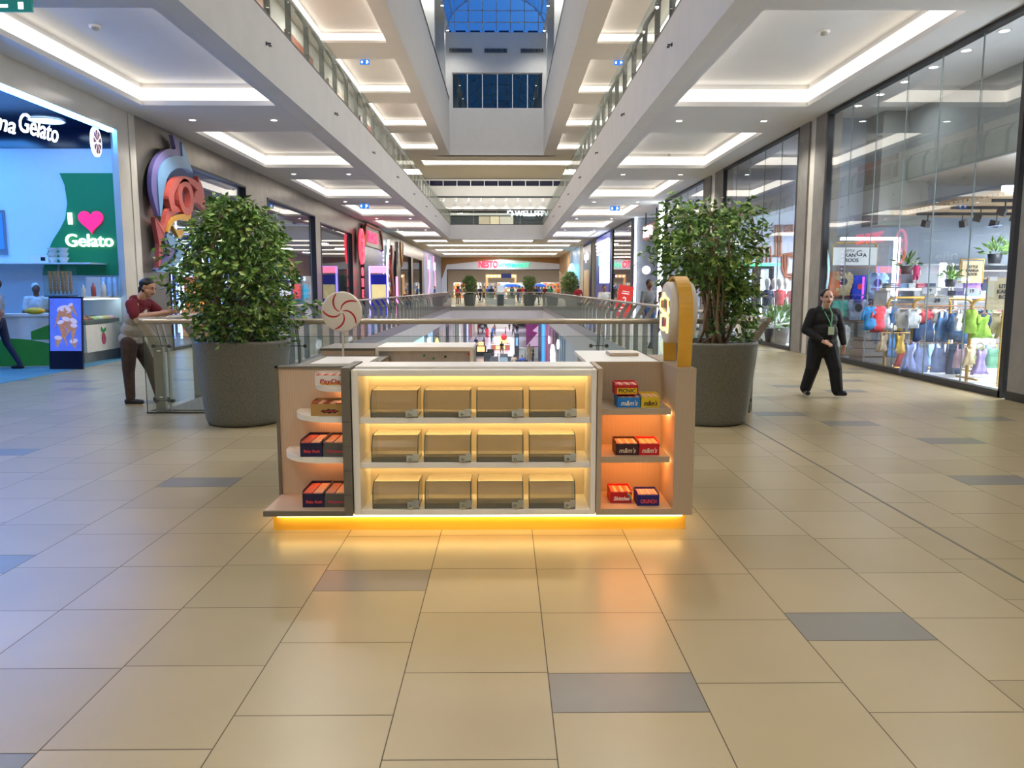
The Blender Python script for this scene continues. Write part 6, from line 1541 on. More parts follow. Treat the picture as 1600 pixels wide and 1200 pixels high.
for k in range(3):
    q = onx(866, 566-9*k, RX-.08)
    t = thing('arrow_sign', 'glowing white chevron on the magenta lower wall, %s from the bottom' % ORD[k], 'sign', (RX-.2, q.y, q.z), group='chevrons on magenta wall')
    b = MB(); b.tube([(0, -1.4, -.25), (0, 0, .35), (0, 1.4, -.25)], .12, 6); part('neon_tube', b, glow('chevron white', (.95, .92, 1), 3.5), t)
for px, py, k in ((858, 531, 0), (872, 538, 1)):
    q = onx(px, py, RX-.08); t = thing('leaf_sign', 'glowing white leaf shape on the magenta lower wall, %s one' % ('upper', 'lower')[k], 'sign', (RX-.1, q.y, q.z), (0, 0, 0), group='leaf shapes on magenta wall')
    b = MB(); b.ball((0, 0, 0), (.05, .9, .35), 0, 8); part('leaf', b, glow('chevron white', (.95, .92, 1), 3.5), t)
# magenta wall with white origami shape facing the camera further on
b = MB(); p0, p1 = at(822, 497, 104), at(848, 545, 104)
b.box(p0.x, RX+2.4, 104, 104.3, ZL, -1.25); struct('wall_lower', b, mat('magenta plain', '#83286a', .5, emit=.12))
t = thing('wall_graphic', 'pale pink folded triangle graphic on the magenta wall', 'sign', (0, 103.95, 0)); b = MB()
for tri in (((822, 541), (846, 513), (846, 541)), ((832, 517), (846, 504), (846, 522))):
    b.add([at(px, py, 103.95)-Vector((0, 103.95, 0)) for px, py in tri], [(0, 1, 2)], 0)
    b.add([at(px, py, 103.95)-Vector((0, 103.92, 0)) for px, py in tri], [(2, 1, 0)], 0)
part('triangle', b, mat('pale pink', '#d8b8d0', .5, emit=.3), t)
for k in range(10):  # added glowing panels, unseen under the lower ceiling, to light the floor
    t = thing('added_light_panel', 'added unseen light panel over the lower floor, %s from the near end' % ORD[k], 'ceiling light', (-.5, 20+k*15, -1.25 if k > 2 else ZL+5.1), group='added lower ceiling lights') if k > 2 else None
    if t: b = MB(); b.box(-2.5, 2.5, -1.2, 1.2, -.05, 0); part('diffuser', b, glow('added lower panel glow', (.95, .93, 1), 6), t)
for s, x in (('left', VX0-1.5), ('right', VX1+1.0)):
    pass
# booths, totem, desk, seats
q = onz(782, 547, ZL)
t = thing('snack_booth', 'orange lit red and white booth in the middle of the lower floor', 'booth', (q.x, q.y, ZL))
t.scale = (.5, .6, .62)
b = MB(); b.box(-2.2, 2.2, 0, .2, 0, 1.1); b.box(-2.4, -1.4, -.5, 3.4, 0, 1.2); b.box(1.4, 2.4, -.5, 3.4, 0, 1.2); part('counter', b, mat('booth red brown', '#a85a48', .5, emit=.2), t)
b = MB(); b.box(-1.2, 1.2, -.1, 0, .15, .95); b.box(-1.6, 1.6, 3.0, 3.1, 1.2, 2.6); part('light_panel', b, glow('booth orange', (1, .5, .2), 2), t)
b = MB(); b.box(-2.4, 2.4, -.6, .0, 1.1, 1.2); b.box(-1.8, -.2, 2, 2.6, 1.2, 2.5); part('worktop', b, M['kwhite'], t)
b = MB(); b.ball((.9, 1.5, 2.6), (.8, .5, .7), 0, 10); part('ornament', b, mat('booth red', '#c8202c', .4, emit=.3), t)
q = onz(781, 512, ZL)
t = thing('snack_booth', 'pale booth with white canopy far down the lower floor', 'booth', (q.x, q.y, ZL))
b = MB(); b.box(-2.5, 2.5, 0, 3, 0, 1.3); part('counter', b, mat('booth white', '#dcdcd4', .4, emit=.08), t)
b = MB(); b.box(-2.7, 2.7, -.2, 3.2, 2.5, 2.8); b.box(-2.5, -2.3, 0, .2, 1.3, 2.5); b.box(2.3, 2.5, 0, .2, 1.3, 2.5); part('canopy', b, M['kwhite'], t)
q = onz(807.5, 561, ZL)
t = thing('info_totem', 'tall dark information totem with a blue screen on the lower floor', 'totem', (q.x, q.y, ZL))
b = MB(); b.box(-.26, .26, 0, .25, 0, 2.9); part('body', b, M['steeld'], t)
b = MB(); b.box(-.12, .12, -.02, 0, 1.5, 2.4); part('screen', b, glow('totem blue', (.15, .35, .9), 1.6), t)
q = onz(822, 560, ZL)
t = thing('reception_desk', 'white angular reception desk right of the dark totem', 'desk', (q.x, q.y, ZL))
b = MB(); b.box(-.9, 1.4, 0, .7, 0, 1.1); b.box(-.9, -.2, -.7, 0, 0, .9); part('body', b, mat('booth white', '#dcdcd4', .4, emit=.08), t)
b = MB(); b.box(-.95, 1.45, -.05, .75, 1.1, 1.16); part('worktop', b, M['kwhite'], t)
def armchair(px, py, c, lab):
    q = onz(px, py, ZL); t = thing('armchair', lab, 'armchair', (q.x, q.y, ZL), (0, 0, rr.uniform(-.4, .4)), group='lower floor armchairs')
    m_ = mat('chair %s' % c, c, .7)
    b = MB(); b.box(-.4, .4, -.35, .35, .12, .45); part('seat', bevel_mb(b), m_, t)
    b = MB(); b.box(-.4, .4, .25, .42, .12, .9); part('backrest', b, m_, t)
    for x in (-.42, .3): b = MB(); b.box(x, x+.12, -.35, .4, .12, .62); part('armrest', b, m_, t)
    b = MB()
    for x in (-.35, .3):
        for y in (-.3, .3): b.box(x, x+.05, y, y+.05, 0, .12)
    part('leg', b, M['black'], t)
def bevel_mb(b): return b
for px, py, c, lab in ((762, 566, '#3a3c40', 'dark armchair on the lower floor below the lamp table'), (772, 571, '#5a5c60', 'grey armchair in front row of the lower lounge'), (787, 566, '#6a7276', 'grey green armchair right of the lamp table'), (786, 573, '#8a9aa0', 'pale armchair nearest the kiosk in the lower lounge'), (765, 558, '#4a4a4c', 'charcoal armchair behind the lower lounge'), (796, 571, '#44484c', 'slate armchair at the right of lounge')):
    armchair(px, py, c, lab)
q = onz(764, 560, ZL)
t = thing('display_cart', 'small display cart glowing orange beside the lower lounge', 'cart', (q.x-1.0, q.y+3.2, ZL))
b = MB(); b.box(-.6, .6, 0, .6, 0, 1.2); part('body', b, M['black'], t)
b = MB(); b.box(-.45, .45, -.03, 0, .5, 1.1); b.box(-.3, .3, .1, .5, 1.2, 1.6); part('light_panel', b, glow('booth orange', (1, .5, .2), 2), t)
q = onz(778, 562, ZL)
t = thing('lamp_table', 'round white cafe table with a globe lamp in the lower lounge', 'table', (q.x, q.y, ZL))
b = MB(); b.lathe([(0, .72), (.5, .72), (.5, .76), (0, .76)], 16); part('tabletop', b, M['kwhite'], t)
b = MB(); b.tube([(0, 0, 0), (0, 0, .72)], .05, 6); part('leg', b, M['steel'], t)
for (x, y, z, e, c) in ((-.6, 75, -1.4, 840, (.93, .9, 1)), (-.6, 95, -1.4, 960, (.93, .9, 1)), (-.6, 120, -1.4, 1080, (.95, .92, 1)), (-.6, 145, -1.4, 1080, (1, .95, .92)), (-.6, 67, -1.4, 500, (.95, .93, 1))):
    ld = bpy.data.lights.new('interior_light', 'AREA'); ld.size = 6; ld.energy = e; ld.color = c
    lo = bpy.data.objects.new('interior_light', ld); COL.objects.link(lo); lo.location = (x, y, z)  # added area lamps below the unseen lower ceiling, brightening that floor
# ---------------------------------------------------------------- people
def V3(*a): return Vector(a)
def primitives_mesh(prims, voxel, tags, mats, smooth=6):
    """union of tapered limbs as one continuous surface; material per nearest limb tag"""
    mb = MB()
    for pr in prims:
        if pr[0] == 'e':
            _, c, r, tg, rot = pr; X = Matrix.Translation(c) @ (Euler(rot).to_matrix().to_4x4() if rot else Matrix.Identity(4)); mb.ball((0, 0, 0), r, 0, 16, X=X)
        else:
            p, q, r1, r2, tg = pr; p, q = Vector(p), Vector(q); d = (q-p); L = d.length
            if L < 1e-5: mb.ball(p, r1, 0, 12); continue
            d.normalize(); path, rs = [], []
            for k in range(4): a = PI/2*(1-k/4); path.append(p - d*r1*math.sin(a)); rs.append(max(.0008, r1*math.cos(a)))
            path.append(p); rs.append(r1); path.append(q); rs.append(r2)
            for k in range(1, 5): a = PI/2*k/4; path.append(q + d*r2*math.sin(a)); rs.append(max(.0008, r2*math.cos(a)))
            mb.tube(path, rs, 12, cap=True)
    me = mb.mesh('figure', [])
    o = bpy.data.objects.new('figure', me); COL.objects.link(o)
    m = o.modifiers.new('r', 'REMESH'); m.mode = 'VOXEL'; m.voxel_size = voxel; m.use_smooth_shade = True
    s = o.modifiers.new('s', 'SMOOTH'); s.iterations = smooth; s.factor = .5
    dg = bpy.context.evaluated_depsgraph_get(); dg.update()
    out = bpy.data.meshes.new_from_object(o.evaluated_get(dg)); bpy.data.objects.remove(o); bpy.data.meshes.remove(me)
    out.materials.clear()
    for t_ in mats: out.materials.append(t_)
    n = len(out.polygons); co = np.zeros(n*3); out.polygons.foreach_get('center', co); co = co.reshape(-1, 3)
    best = np.full(n, 1e9); idx = np.zeros(n, dtype=np.int32)
    for pr in prims:
        if pr[0] == 'e':
            _, c, r, tg, rot = pr; r = (r, r, r) if not isinstance(r, (tuple, list)) else r
            R_ = np.array(Euler(rot or (0, 0, 0)).to_matrix()); l = (co - np.array(c)) @ R_
            k = np.sqrt(((l/np.array(r))**2).sum(1)); d = (k-1)*min(r)
        else:
            p, q, r1, r2, tg = pr; p, q = np.array(p, dtype=float), np.array(q, dtype=float); ab = q-p
            t_ = np.clip(((co-p)@ab)/max(1e-9, ab@ab), 0, 1); d = np.sqrt(((co-(p+t_[:, None]*ab))**2).sum(1)) - (r1+(r2-r1)*t_)
        w = d < best; best[w] = d[w]; idx[w] = tags.index(tg)
    out.polygons.foreach_set('material_index', idx); out.polygons.foreach_set('use_smooth', [True]*n); out.update()
    return out
skinm = {k: mat('skin %s' % k, c, .5, var=.05) for k, c in dict(fair='#c79a80', tan='#a8755a', brown='#7a4f3a').items()}
lipm = mat('lips', '#9a5348', .5); eyem = mat('eye dark', '#1c1512', .2); eyew = mat('eye white', '#d8d4cc', .3); browm = mat('brow', '#2a201c', .8)
hairm = mat('black hair', '#15110f', .45, var=.3, scale=40)
def child(name, prims, voxel, m, parent, smooth=5, tags=None):
    tags = tags or ['x']; ms = m if isinstance(m, list) else [m]
    me = primitives_mesh([p if (p[3] if p[0] == 'e' else p[4]) in tags else ((p[:3]+(tags[0],)+p[4:]) if p[0] == 'e' else p[:4]+(tags[0],)) for p in prims], voxel, tags, ms, smooth)
    me.name = name; o = bpy.data.objects.new(name, me); COL.objects.link(o); o.parent = parent; return o
def head_prims(c, f, up, s=1.0, sk='skin'):
    """c head centre, f facing, up; s scale"""
    f = f.normalized(); up = (up - f*up.dot(f)).normalized(); r = f.cross(up)
    P_ = lambda a, b_, c_: tuple(c + r*a*s + f*b_*s + up*c_*s)
    yaw = math.atan2(-f.x, -f.y) if False else math.atan2(f.x, -f.y); rot = (0, 0, yaw)
    L = [('e', P_(0, -.012, .03), (.074*s, .092*s, .088*s), sk, rot), (P_(0, .03, -.03), P_(0, .045, -.075), .058*s, .036*s, sk), (P_(-.035, .02, -.03), P_(0, .05, -.085), .035*s, .022*s, sk), (P_(.035, .02, -.03), P_(0, .05, -.085), .035*s, .022*s, sk),
         (P_(0, .082, .02), P_(0, .100, -.018), .009*s, .015*s, sk), (P_(-.013, .088, -.022), P_(.013, .088, -.022), .009*s, .009*s, sk),
         (P_(-.018, .083, -.049), P_(.018, .083, -.049), .008*s, .008*s, 'lip'),
         (P_(-.045, .0705, .036), P_(-.018, .0835, .037), .0045*s, .0045*s, 'brow'), (P_(.045, .0705, .036), P_(.018, .0835, .037), .0045*s, .0045*s, 'brow'),
         (P_(-.040, .0755, .016), P_(-.026, .080, .016), .0042*s, .0042*s, 'eye'), (P_(.040, .0755, .016), P_(.026, .080, .016), .0042*s, .0042*s, 'eye'),
         (P_(-.078, -.01, .02), P_(-.078, -.008, -.02), .016*s, .011*s, sk), (P_(.078, -.01, .02), P_(.078, -.008, -.02), .016*s, .011*s, sk)]
    return L
def hand_prims(w, d, n, thumb, s=1.0, curl=.5, sk='skin'):
    """w wrist, d finger direction, n palm normal (curl towards), thumb side direction"""
    d = d.normalized(); n = (n - d*n.dot(d)).normalized(); t_ = d.cross(n); t_ = t_ if t_.dot(thumb) > 0 else -t_
    L = [(tuple(w), tuple(w + d*.03*s), .024*s, .027*s, sk)]
    for k, off in enumerate((.027, .009, -.009, -.026)):
        L.append((tuple(w + d*.03*s + t_*off*.8*s), tuple(w + d*.082*s + t_*off*s), .015*s, .0115*s, sk))
        ln = (.072, .080, .074, .058)[k]*s; p = w + d*.085*s + t_*off*s; a = curl*(.5+.12*k); dd = d.copy()
        for j in range(3):
            dd = (dd*math.cos(a) + n*math.sin(a)).normalized() if j else (d*math.cos(a*.6)+n*math.sin(a*.6)).normalized()
            n2 = n; q = p + dd*ln*(.42, .32, .26)[j]; L.append((tuple(p), tuple(q), (.0095-.001*j)*s, (.0085-.001*j)*s, sk)); p = q
            n = (n - dd*n.dot(dd)); n = n.normalized() if n.length > .01 else n2
    p = w + d*.025*s + t_*.022*s; q = p + (d*.5 + t_*.8 + n*.3).normalized()*.042*s; L.append((tuple(p), tuple(q), .014*s, .011*s, sk)); L.append((tuple(q), tuple(q + (d*.85 + t_*.25 + n*.35).normalized()*.035*s), .0105*s, .008*s, sk))
    return L
# ---- woman in black walking on the right
def woman():
    W0 = onz(1281, 619)
    t = thing('person', 'woman in black uniform with green lanyard and badge walking on the right', 'person', (W0.x, W0.y, 0), (0, 0, .0))
    s = .925
    f = V3(-.12, -1, -.02); up = V3(0, 0, 1)
    hd = V3(.02, -.045, 1.440); vox = .0075
    hipL, hipR = V3(.09, 0, .76), V3(-.09, 0, .76); knL, knR = V3(.15, -.12, .43), V3(-.13, .0, .43); anL, anR = V3(.20, -.12, .11), V3(-.17, .12, .11)
    shL, shR = V3(.175, .02, 1.225), V3(-.175, -.02, 1.225); elL, elR = V3(.28, .04, .98), V3(-.27, -.03, .98); wrL, wrR = V3(.29, -.04, .775), V3(-.10, -.24, .83)
    body = head_prims(hd, f, up, 1.03) + [(tuple(hd+V3(0, .02, -.06)), (0, 0, 1.24), .054, .062, 'skin'), ((0, 0, 1.2), (0, 0, .85), .11, .12, 'skin'), (tuple(shL), tuple(elL), .045, .035, 'skin'), (tuple(elL), tuple(wrL), .036, .026, 'skin'), (tuple(shR), tuple(elR), .045, .035, 'skin'), (tuple(elR), tuple(wrR), .036, .026, 'skin'),
            ((-.1, 0, 1.2), (.1, 0, 1.2), .07, .07, 'skin'), (tuple(hipL), tuple(knL), .07, .05, 'skin'), (tuple(knL), tuple(anL), .045, .032, 'skin'), (tuple(hipR), tuple(knR), .07, .05, 'skin'), (tuple(knR), tuple(anR), .045, .032, 'skin')]
    body += hand_prims(wrL, V3(.05, -.12, -1), V3(-1, -.2, 0), V3(0, -1, 0), .93, .35)
    body += hand_prims(wrR, V3(.75, -.55, -.35), V3(.2, .5, -.8), V3(.5, -.3, .8), .93, .5)
    child('body', body, .0062, [skinm['fair'], lipm, browm, eyem], t, 2, ['skin', 'lip', 'brow', 'eye'])
    hp = [('e', tuple(hd+V3(-.012, .040, .052)), (.086, .092, .088), 'x', (0, 0, .25)), ('e', tuple(hd+V3(-.02, .10, .02)), (.045, .045, .05), 'x', None)]
    child('hair', hp, .006, hairm, t, 3)
    bl = mat('black uniform cloth', '#0b0b0d', .8, var=.3, scale=14, bump=.5)
    sh = [('e', (0, .0, 1.12), (.20, .15, .17), 'x', None), ('e', (0, -.015, .95), (.205, .165, .19), 'x', None), ('e', (0, 0, .80), (.215, .165, .17), 'x', None), ((-.14, 0, 1.225), (.14, 0, 1.225), .078, .078, 'x'), ((-.07, .01, 1.275), (.07, .01, 1.275), .056, .056, 'x'), ((-.02, -.05, 1.22), (.02, -.05, 1.22), .075, .075, 'x'),
          (tuple(shL), tuple(elL), .076, .064, 'x'), (tuple(elL), tuple(wrL+V3(0, 0, .02)), .062, .045, 'x'), (tuple(shR), tuple(elR), .076, .064, 'x'), (tuple(elR), tuple(wrR+(elR-wrR)*.12), .062, .045, 'x'),
          ((-.05, -.03, 1.29), (-.02, -.085, 1.20), .022, .018, 'x'), ((.05, -.03, 1.29), (.02, -.085, 1.20), .022, .018, 'x'), ((-.055, .03, 1.29), (.055, .03, 1.29), .03, .03, 'x')]
    child('shirt', sh, .008, bl, t, 5)
    tr = [('e', (0, .01, .72), (.20, .155, .15), 'x', None), (tuple(hipL), tuple(knL), .125, .098, 'x'), (tuple(knL), tuple(anL+V3(0, 0, .0)), .095, .082, 'x'), (tuple(hipR), tuple(knR), .125, .098, 'x'), (tuple(knR), tuple(anR), .095, .082, 'x')]
    child('trousers', tr, .008, bl, t, 5)
    so = mat('black shoe', '#141416', .35)
    child('shoe', [(tuple(anL+V3(0, .03, -.05)), tuple(anL+V3(.05, -.14, -.035)), .045, .038, 'x'), (tuple(anL+V3(0, 0, 0)), tuple(anL+V3(0, 0, -.04)), .05, .05, 'x')], .006, so, t, 3)
    child('shoe', [(tuple(anR+V3(0, .03, -.055)), tuple(anR+V3(-.02, -.15, -.06)), .045, .036, 'x'), (tuple(anR), tuple(anR+V3(0, 0, -.04)), .05, .05, 'x')], .006, so, t, 3)
    b = MB(); b.tube([(-.05, -.03, 1.325), (-.03, -.135, 1.22), (.03, -.175, 1.08), (.035, -.185, 1.03)], .008, 6); b.tube([(.06, -.03, 1.325), (.06, -.14, 1.22), (.045, -.175, 1.08), (.035, -.185, 1.03)], .008, 6)
    ly = part('lanyard', b, mat('lanyard green', '#5fae7a', .6), t)
    b = MB(); b.box(-.01, .075, -.205, -.197, .92, 1.035); part('badge', b, mat('badge pale green', '#b8ccb0', .4), ly)
woman()
# ---- man leaning on the railing
def man():
    t = thing('person', 'man in grey and maroon t-shirt leaning on the railing with a phone', 'person', (-5.02, 10.55, 0), (0, 0, 0))
    o = V3(5.08, -10.55, 0)
    hd = V3(.20, -.02, 1.585); f = V3(1, -.16, -.42); up = V3(.38, 0, 1)
    # facing +x ; his right side is -y (towards the camera)
    hipR, hipL = V3(-.06, -.10, .86), V3(-.05, .09, .86); knR, knL = V3(-.09, -.10, .47), V3(.12, .12, .47); anR, anL = V3(-.08, -.11, .10), V3(.20, .13, .10)
    shR, shL = V3(.05, -.20, 1.37), V3(.11, .17, 1.37); elR, elL = V3(.14, -.22, 1.235), V3(.26, .20, 1.24); 
    elR = V3(.12, -.25, 1.20); wrR, wrL = V3(.47, -.10, 1.262), V3(.49, .04, 1.262)
    body = head_prims(hd, f, up, 1.06) + [(tuple(hd+V3(-.04, 0, -.06)), (.04, 0, 1.40), .060, .068, 'skin'), ((.03, 0, 1.34), (-.04, 0, .92), .12, .13, 'skin'), ((.04, -.12, 1.36), (.09, .1, 1.36), .075, .075, 'skin'),
            (tuple(shR), tuple(elR), .056, .046, 'skin'), (tuple(elR), tuple(wrR), .048, .030, 'skin'), (tuple(shL), tuple(elL), .056, .046, 'skin'), (tuple(elL), tuple(wrL), .048, .030, 'skin'),
            (tuple(hipR), tuple(knR), .08, .055, 'skin'), (tuple(knR), tuple(anR), .05, .035, 'skin'), (tuple(hipL), tuple(knL), .08, .055, 'skin'), (tuple(knL), tuple(anL), .05, .035, 'skin')]
    body += hand_prims(wrR, V3(1, .25, .12), V3(-.1, .9, .3), V3(0, 0, 1), 1.0, .75)
    body += hand_prims(wrL, V3(1, -.2, .12), V3(-.1, -.9, .3), V3(0, 0, 1), 1.0, .75)
    child('body', body, .0065, [skinm['fair'], lipm, browm, eyem], t, 2, ['skin', 'lip', 'brow', 'eye'])
    r = f.normalized().cross(up).normalized(); fn = f.normalized()
    hp = [('e', tuple(hd+V3(-.012, 0, .062)), (.104, .086, .080), 'x', (0, -.05, 0)), (tuple(hd-r*.06+V3(-.02, 0, .0)), tuple(hd-r*.065+V3(-.035, 0, -.04)), .022, .016, 'x'), (tuple(hd+r*.06+V3(-.02, 0, .0)), tuple(hd+r*.065+V3(-.035, 0, -.04)), .022, .016, 'x'), (tuple(hd+V3(-.09, 0, .0)), tuple(hd+V3(-.10, 0, -.05)), .04, .035, 'x')]
    child('hair', hp, .0065, hairm, t, 3)
    gr_, mr_ = mat('grey marl cloth', '#a39d92', .85, var=.1, scale=25), mat('maroon cloth', '#6d1424', .8, var=.12, scale=12)
    sh = [('e', (.04, 0, 1.30), (.135, .185, .12), 'm', None), ('e', (-.0, 0, 1.16), (.14, .185, .15), 'g', None), ('e', (-.03, 0, 1.02), (.165, .19, .16), 'g', None), ('e', (-.07, 0, .90), (.165, .19, .13), 'g', None), ((.03, -.13, 1.375), (.07, .11, 1.375), .078, .078, 'm'),
          (tuple(shR), tuple(shR+(elR-shR)*.82), .078, .072, 'm'), (tuple(shL), tuple(shL+(elL-shL)*.7), .078, .072, 'm'), (tuple(V3(.02, -.06, 1.435)), tuple(V3(.05, .06, 1.435)), .062, .062, 'm'), ((.10, -.05, 1.37), (.12, .05, 1.37), .072, .072, 'm')]
    child('t_shirt', sh, .0075, [gr_, mr_], t, 5, ['g', 'm'])
    b = MB(); b.box(.0, .105, -.005, .0, 0, .15); pt_ = part('chest_print', b, mat('print white', '#d8d4d0', .6), t, loc=(.115, -.150, 1.17), rot=(-.25, .15, .75))
    b = MB()
    for k in range(5): b.box(.015+.016*k, .026+.016*k, -.007, -.004, .03+.02*(k % 3), .05+.03*(k % 3))
    part('print_mark', b, mat('print dark', '#4a3a40', .6), pt_)
    br = mat('brown trousers cloth', '#43332e', .85, var=.2, scale=14, bump=.4)
    tr = [('e', (-.07, 0, .86), (.15, .175, .12), 'x', None), (tuple(hipR), tuple(knR), .112, .080, 'x'), (tuple(knR), tuple(anR+V3(0, 0, .02)), .078, .062, 'x'), (tuple(hipL), tuple(knL), .112, .080, 'x'), (tuple(knL), tuple(anL+V3(0, 0, .02)), .078, .062, 'x')]
    child('trousers', tr, .008, br, t, 5)
    so = mat('navy sneaker', '#17181f', .5); sl_ = mat('pale sole', '#c8b8a0', .6)
    for an in (anR, anL):
        child('shoe', [(tuple(an+V3(-.04, 0, -.045)), tuple(an+V3(.15, -.01, -.055)), .045, .036, 'u'), (tuple(an), tuple(an+V3(0, 0, -.04)), .052, .05, 'u'), (tuple(an+V3(-.05, 0, -.088)), tuple(an+V3(.155, -.01, -.088)), .03, .028, 's')], .006, [so, sl_], t, 2, ['u', 's'])
    ph = thing('phone', 'black phone held by the leaning man', 'phone', tuple(V3(-5.02, 10.55, 0)+V3(.58, -.03, 1.335)), (0, -.55, -.15))
    b = MB(); b.box(-.006, .006, -.037, .037, -.06, .09); bevel(part('case', b, M['black'], ph), .003)
    b = MB(); b.box(-.0075, -.006, -.033, .033, -.055, .085); part('screen', b, mat('phone screen', '#8fa8c8', .2, emit=.5), ph)
man()
# ---- small figures
def figure_prims(kind):
    P_ = []
    A = lambda *a: P_.append(a)
    walk = kind in ('walk', 'walk_w')
    sit = kind == 'sit'
    dz = -.42 if sit else 0
    hd = V3(0, -.01, 1.60+dz)
    P_ += [('e', tuple(hd), (.078, .095, .115), 'skin', None), (tuple(hd), (0, 0, 1.42+dz), .05, .055, 'skin'), (tuple(hd+V3(0, -.095, -.01)), tuple(hd+V3(0, -.10, -.03)), .014, .014, 'skin'),
           ('e', tuple(hd+V3(0, .02, .035)), (.085, .095, .10), 'hair', None)]
    if kind in ('woman', 'walk_w'): P_ += [(tuple(hd+V3(0, .06, 0)), tuple(hd+V3(0, .10, -.28)), .08, .05, 'hair')]
    if kind == 'abaya':
        P_ += [('e', tuple(hd+V3(0, .03, .02)), (.10, .105, .12), 'hair', None), (tuple(hd+V3(0, .05, -.05)), (0, .03, 1.38), .09, .12, 'hair')]
    P_ += [('e', (0, 0, 1.25+dz), (.185, .12, .19), 'top', None), ('e', (0, 0, 1.05+dz), (.15, .11, .18), 'top', None), ((-.13, 0, 1.38+dz), (.13, 0, 1.38+dz), .065, .065, 'top')]
    if kind == 'abaya':
        P_ += [('e', (0, 0, .9), (.19, .14, .25), 'top', None), ((-.04, 0, .9), (-.08, .02, .06), .16, .20, 'top'), ((.04, 0, .9), (.08, -.02, .06), .16, .20, 'top'),
               ((.18, 0, 1.36), (.24, .02, 1.08), .07, .07, 'top'), ((.24, .02, 1.08), (.12, -.18, .98), .07, .06, 'top'), ((-.18, 0, 1.36), (-.24, 0, 1.08), .07, .07, 'top'), ((-.24, 0, 1.08), (-.22, -.08, .85), .07, .06, 'top'),
               ((.10, -.2, .98), (.06, -.25, .98), .03, .028, 'skin'), ((-.22, -.09, .82), (-.22, -.12, .74), .03, .022, 'skin'), ((.08, -.1, .05), (.08, -.2, .04), .04, .035, 'shoe')]
        return P_
    a = .25 if walk else .04
    for s_, ph in ((1, 1), (-1, -1)):
        sh = V3(.19*s_, 0, 1.38+dz); el = V3(.25*s_, .12*ph*a*4+.01, 1.10+dz); wr = V3(.25*s_, .12*ph*a*3-.06, .86+dz)
        if sit: el = V3(.24*s_, -.02, 1.10+dz); wr = V3(.12*s_, -.26, 1.02+dz)
        if kind == 'stand' and s_ > 0: wr = V3(.08, -.25, 1.12)
        P_ += [(tuple(sh), tuple(sh+(el-sh)*.8), .06, .055, 'top'), (tuple(sh+(el-sh)*.7), tuple(el), .045, .042, 'skin'), (tuple(el), tuple(wr), .042, .028, 'skin'), (tuple(wr), tuple(wr+(wr-el).normalized()*.10), .034, .02, 'skin'), (tuple(wr), tuple(wr+(wr-el).normalized()*.05+V3(-.03*s_, -.03, 0)), .016, .012, 'skin')]
        hip = V3(.10*s_, 0, .92+dz); kn = V3(.11*s_, -.22*ph*a*2-.03, .50); an = V3(.11*s_, -.7*ph*a+.10*(1 if walk and ph < 0 else 0), .09)
        if sit: kn = V3(.12*s_, -.42, .50); an = V3(.12*s_, -.42, .09)
        P_ += [(tuple(hip), tuple(kn), .095, .065, 'bottom'), (tuple(kn), tuple(an), .062, .045, 'bottom'), (tuple(an+V3(0, .03, -.045)), tuple(an+V3(0, -.13, -.05)), .042, .034, 'shoe')]
    P_ += [('e', (0, 0, .93+dz), (.16, .12, .12), 'bottom', None)]
    return P_
TG = ['skin', 'hair', 'top', 'bottom', 'shoe']
fig_cache = {}
def fig_mesh(kind, vox):
    if (kind, vox) not in fig_cache: fig_cache[(kind, vox)] = primitives_mesh(figure_prims(kind), vox, TG, [skinm['tan']]*5, 3)
    return fig_cache[(kind, vox)]
cloth = dict(white='#d8d8d8', black='#15151a', red='#b02a38', blue='#2f5aa8', navy='#1c2644', grey='#7a7c80', green='#3a7a52', pink='#d08a98', yellow='#c8a83a', maroon='#5a1a26', beige='#b8a488', denim='#32507a', brown='#5a4030', teal='#2a7a80', orange='#c8642a')
def person(kind, loc, rz, top, bottom, lab, skin='tan', hair=None, s=1.0, vox=.024, group=None):
    me = fig_mesh(kind, vox); o = bpy.data.objects.new('person', me); COL.objects.link(o)
    o.location = loc; o.rotation_euler = (0, 0, rz); o.scale = (s, s, s)
    ms = [skinm[skin], hairm if not hair else mat('cap %s' % hair, cloth.get(hair, hair), .7), mat('garb %s' % top, cloth[top], .85, var=.15, scale=10), mat('garb %s' % bottom, cloth[bottom], .85, var=.15, scale=10), M['black']]
    for i, m_ in enumerate(ms): o.material_slots[i].link = 'OBJECT'; o.material_slots[i].material = m_
    return tag(o, lab, 'person', group)
# named nearer figures
q = onz(8, 578); person('walk', (q.x-.05, q.y, 0), -PI/2+.3, 'grey', 'navy', 'person in grey tank top and jeans walking out at the left picture edge', 'tan', vox=.012, s=1.02)
q = at(58, 480, 16.8); person('stand', (q.x, 16.8, 0), .7, 'white', 'white', 'gelato server in white shirt and white cap behind the curved counter', 'brown', 'white', s=.98, vox=.012)
def on_floor(px, Y): return at(px, 600, Y).x
person('stand', (on_floor(1011, 21.5), 21.5, 0), .5, 'grey', 'denim', 'man in patterned grey shirt and jeans standing beyond the right railing', 'brown', s=1.05, vox=.014)
person('walk', (on_floor(1033, 20.0), 20.0, 0), 1.0, 'maroon', 'navy', 'man in dusty red shirt half hidden by the yellow round sign', 'brown', s=1.04, vox=.014)
person('walk', (on_floor(942, 30.0), 30.0, 0), .1, 'white', 'beige', 'bearded man in white t-shirt walking towards camera on the right walkway', 'tan', s=.98, vox=.014)
person('walk', (on_floor(902, 52), 52, 0), PI-.3, 'red', 'black', 'person in red top walking away on the right walkway', 'tan', s=1.0)
person('sit', (on_floor(611, 49), 49, 0), .6, 'maroon', 'black', 'seated person with beige headscarf beyond the left railing', 'tan', 'beige', s=1.08, vox=.02)
person('sit', (on_floor(638, 56), 56, 0), .4, 'maroon', 'denim', 'seated person in dark red top near the bronze wall', 'tan', s=1.08, vox=.02)
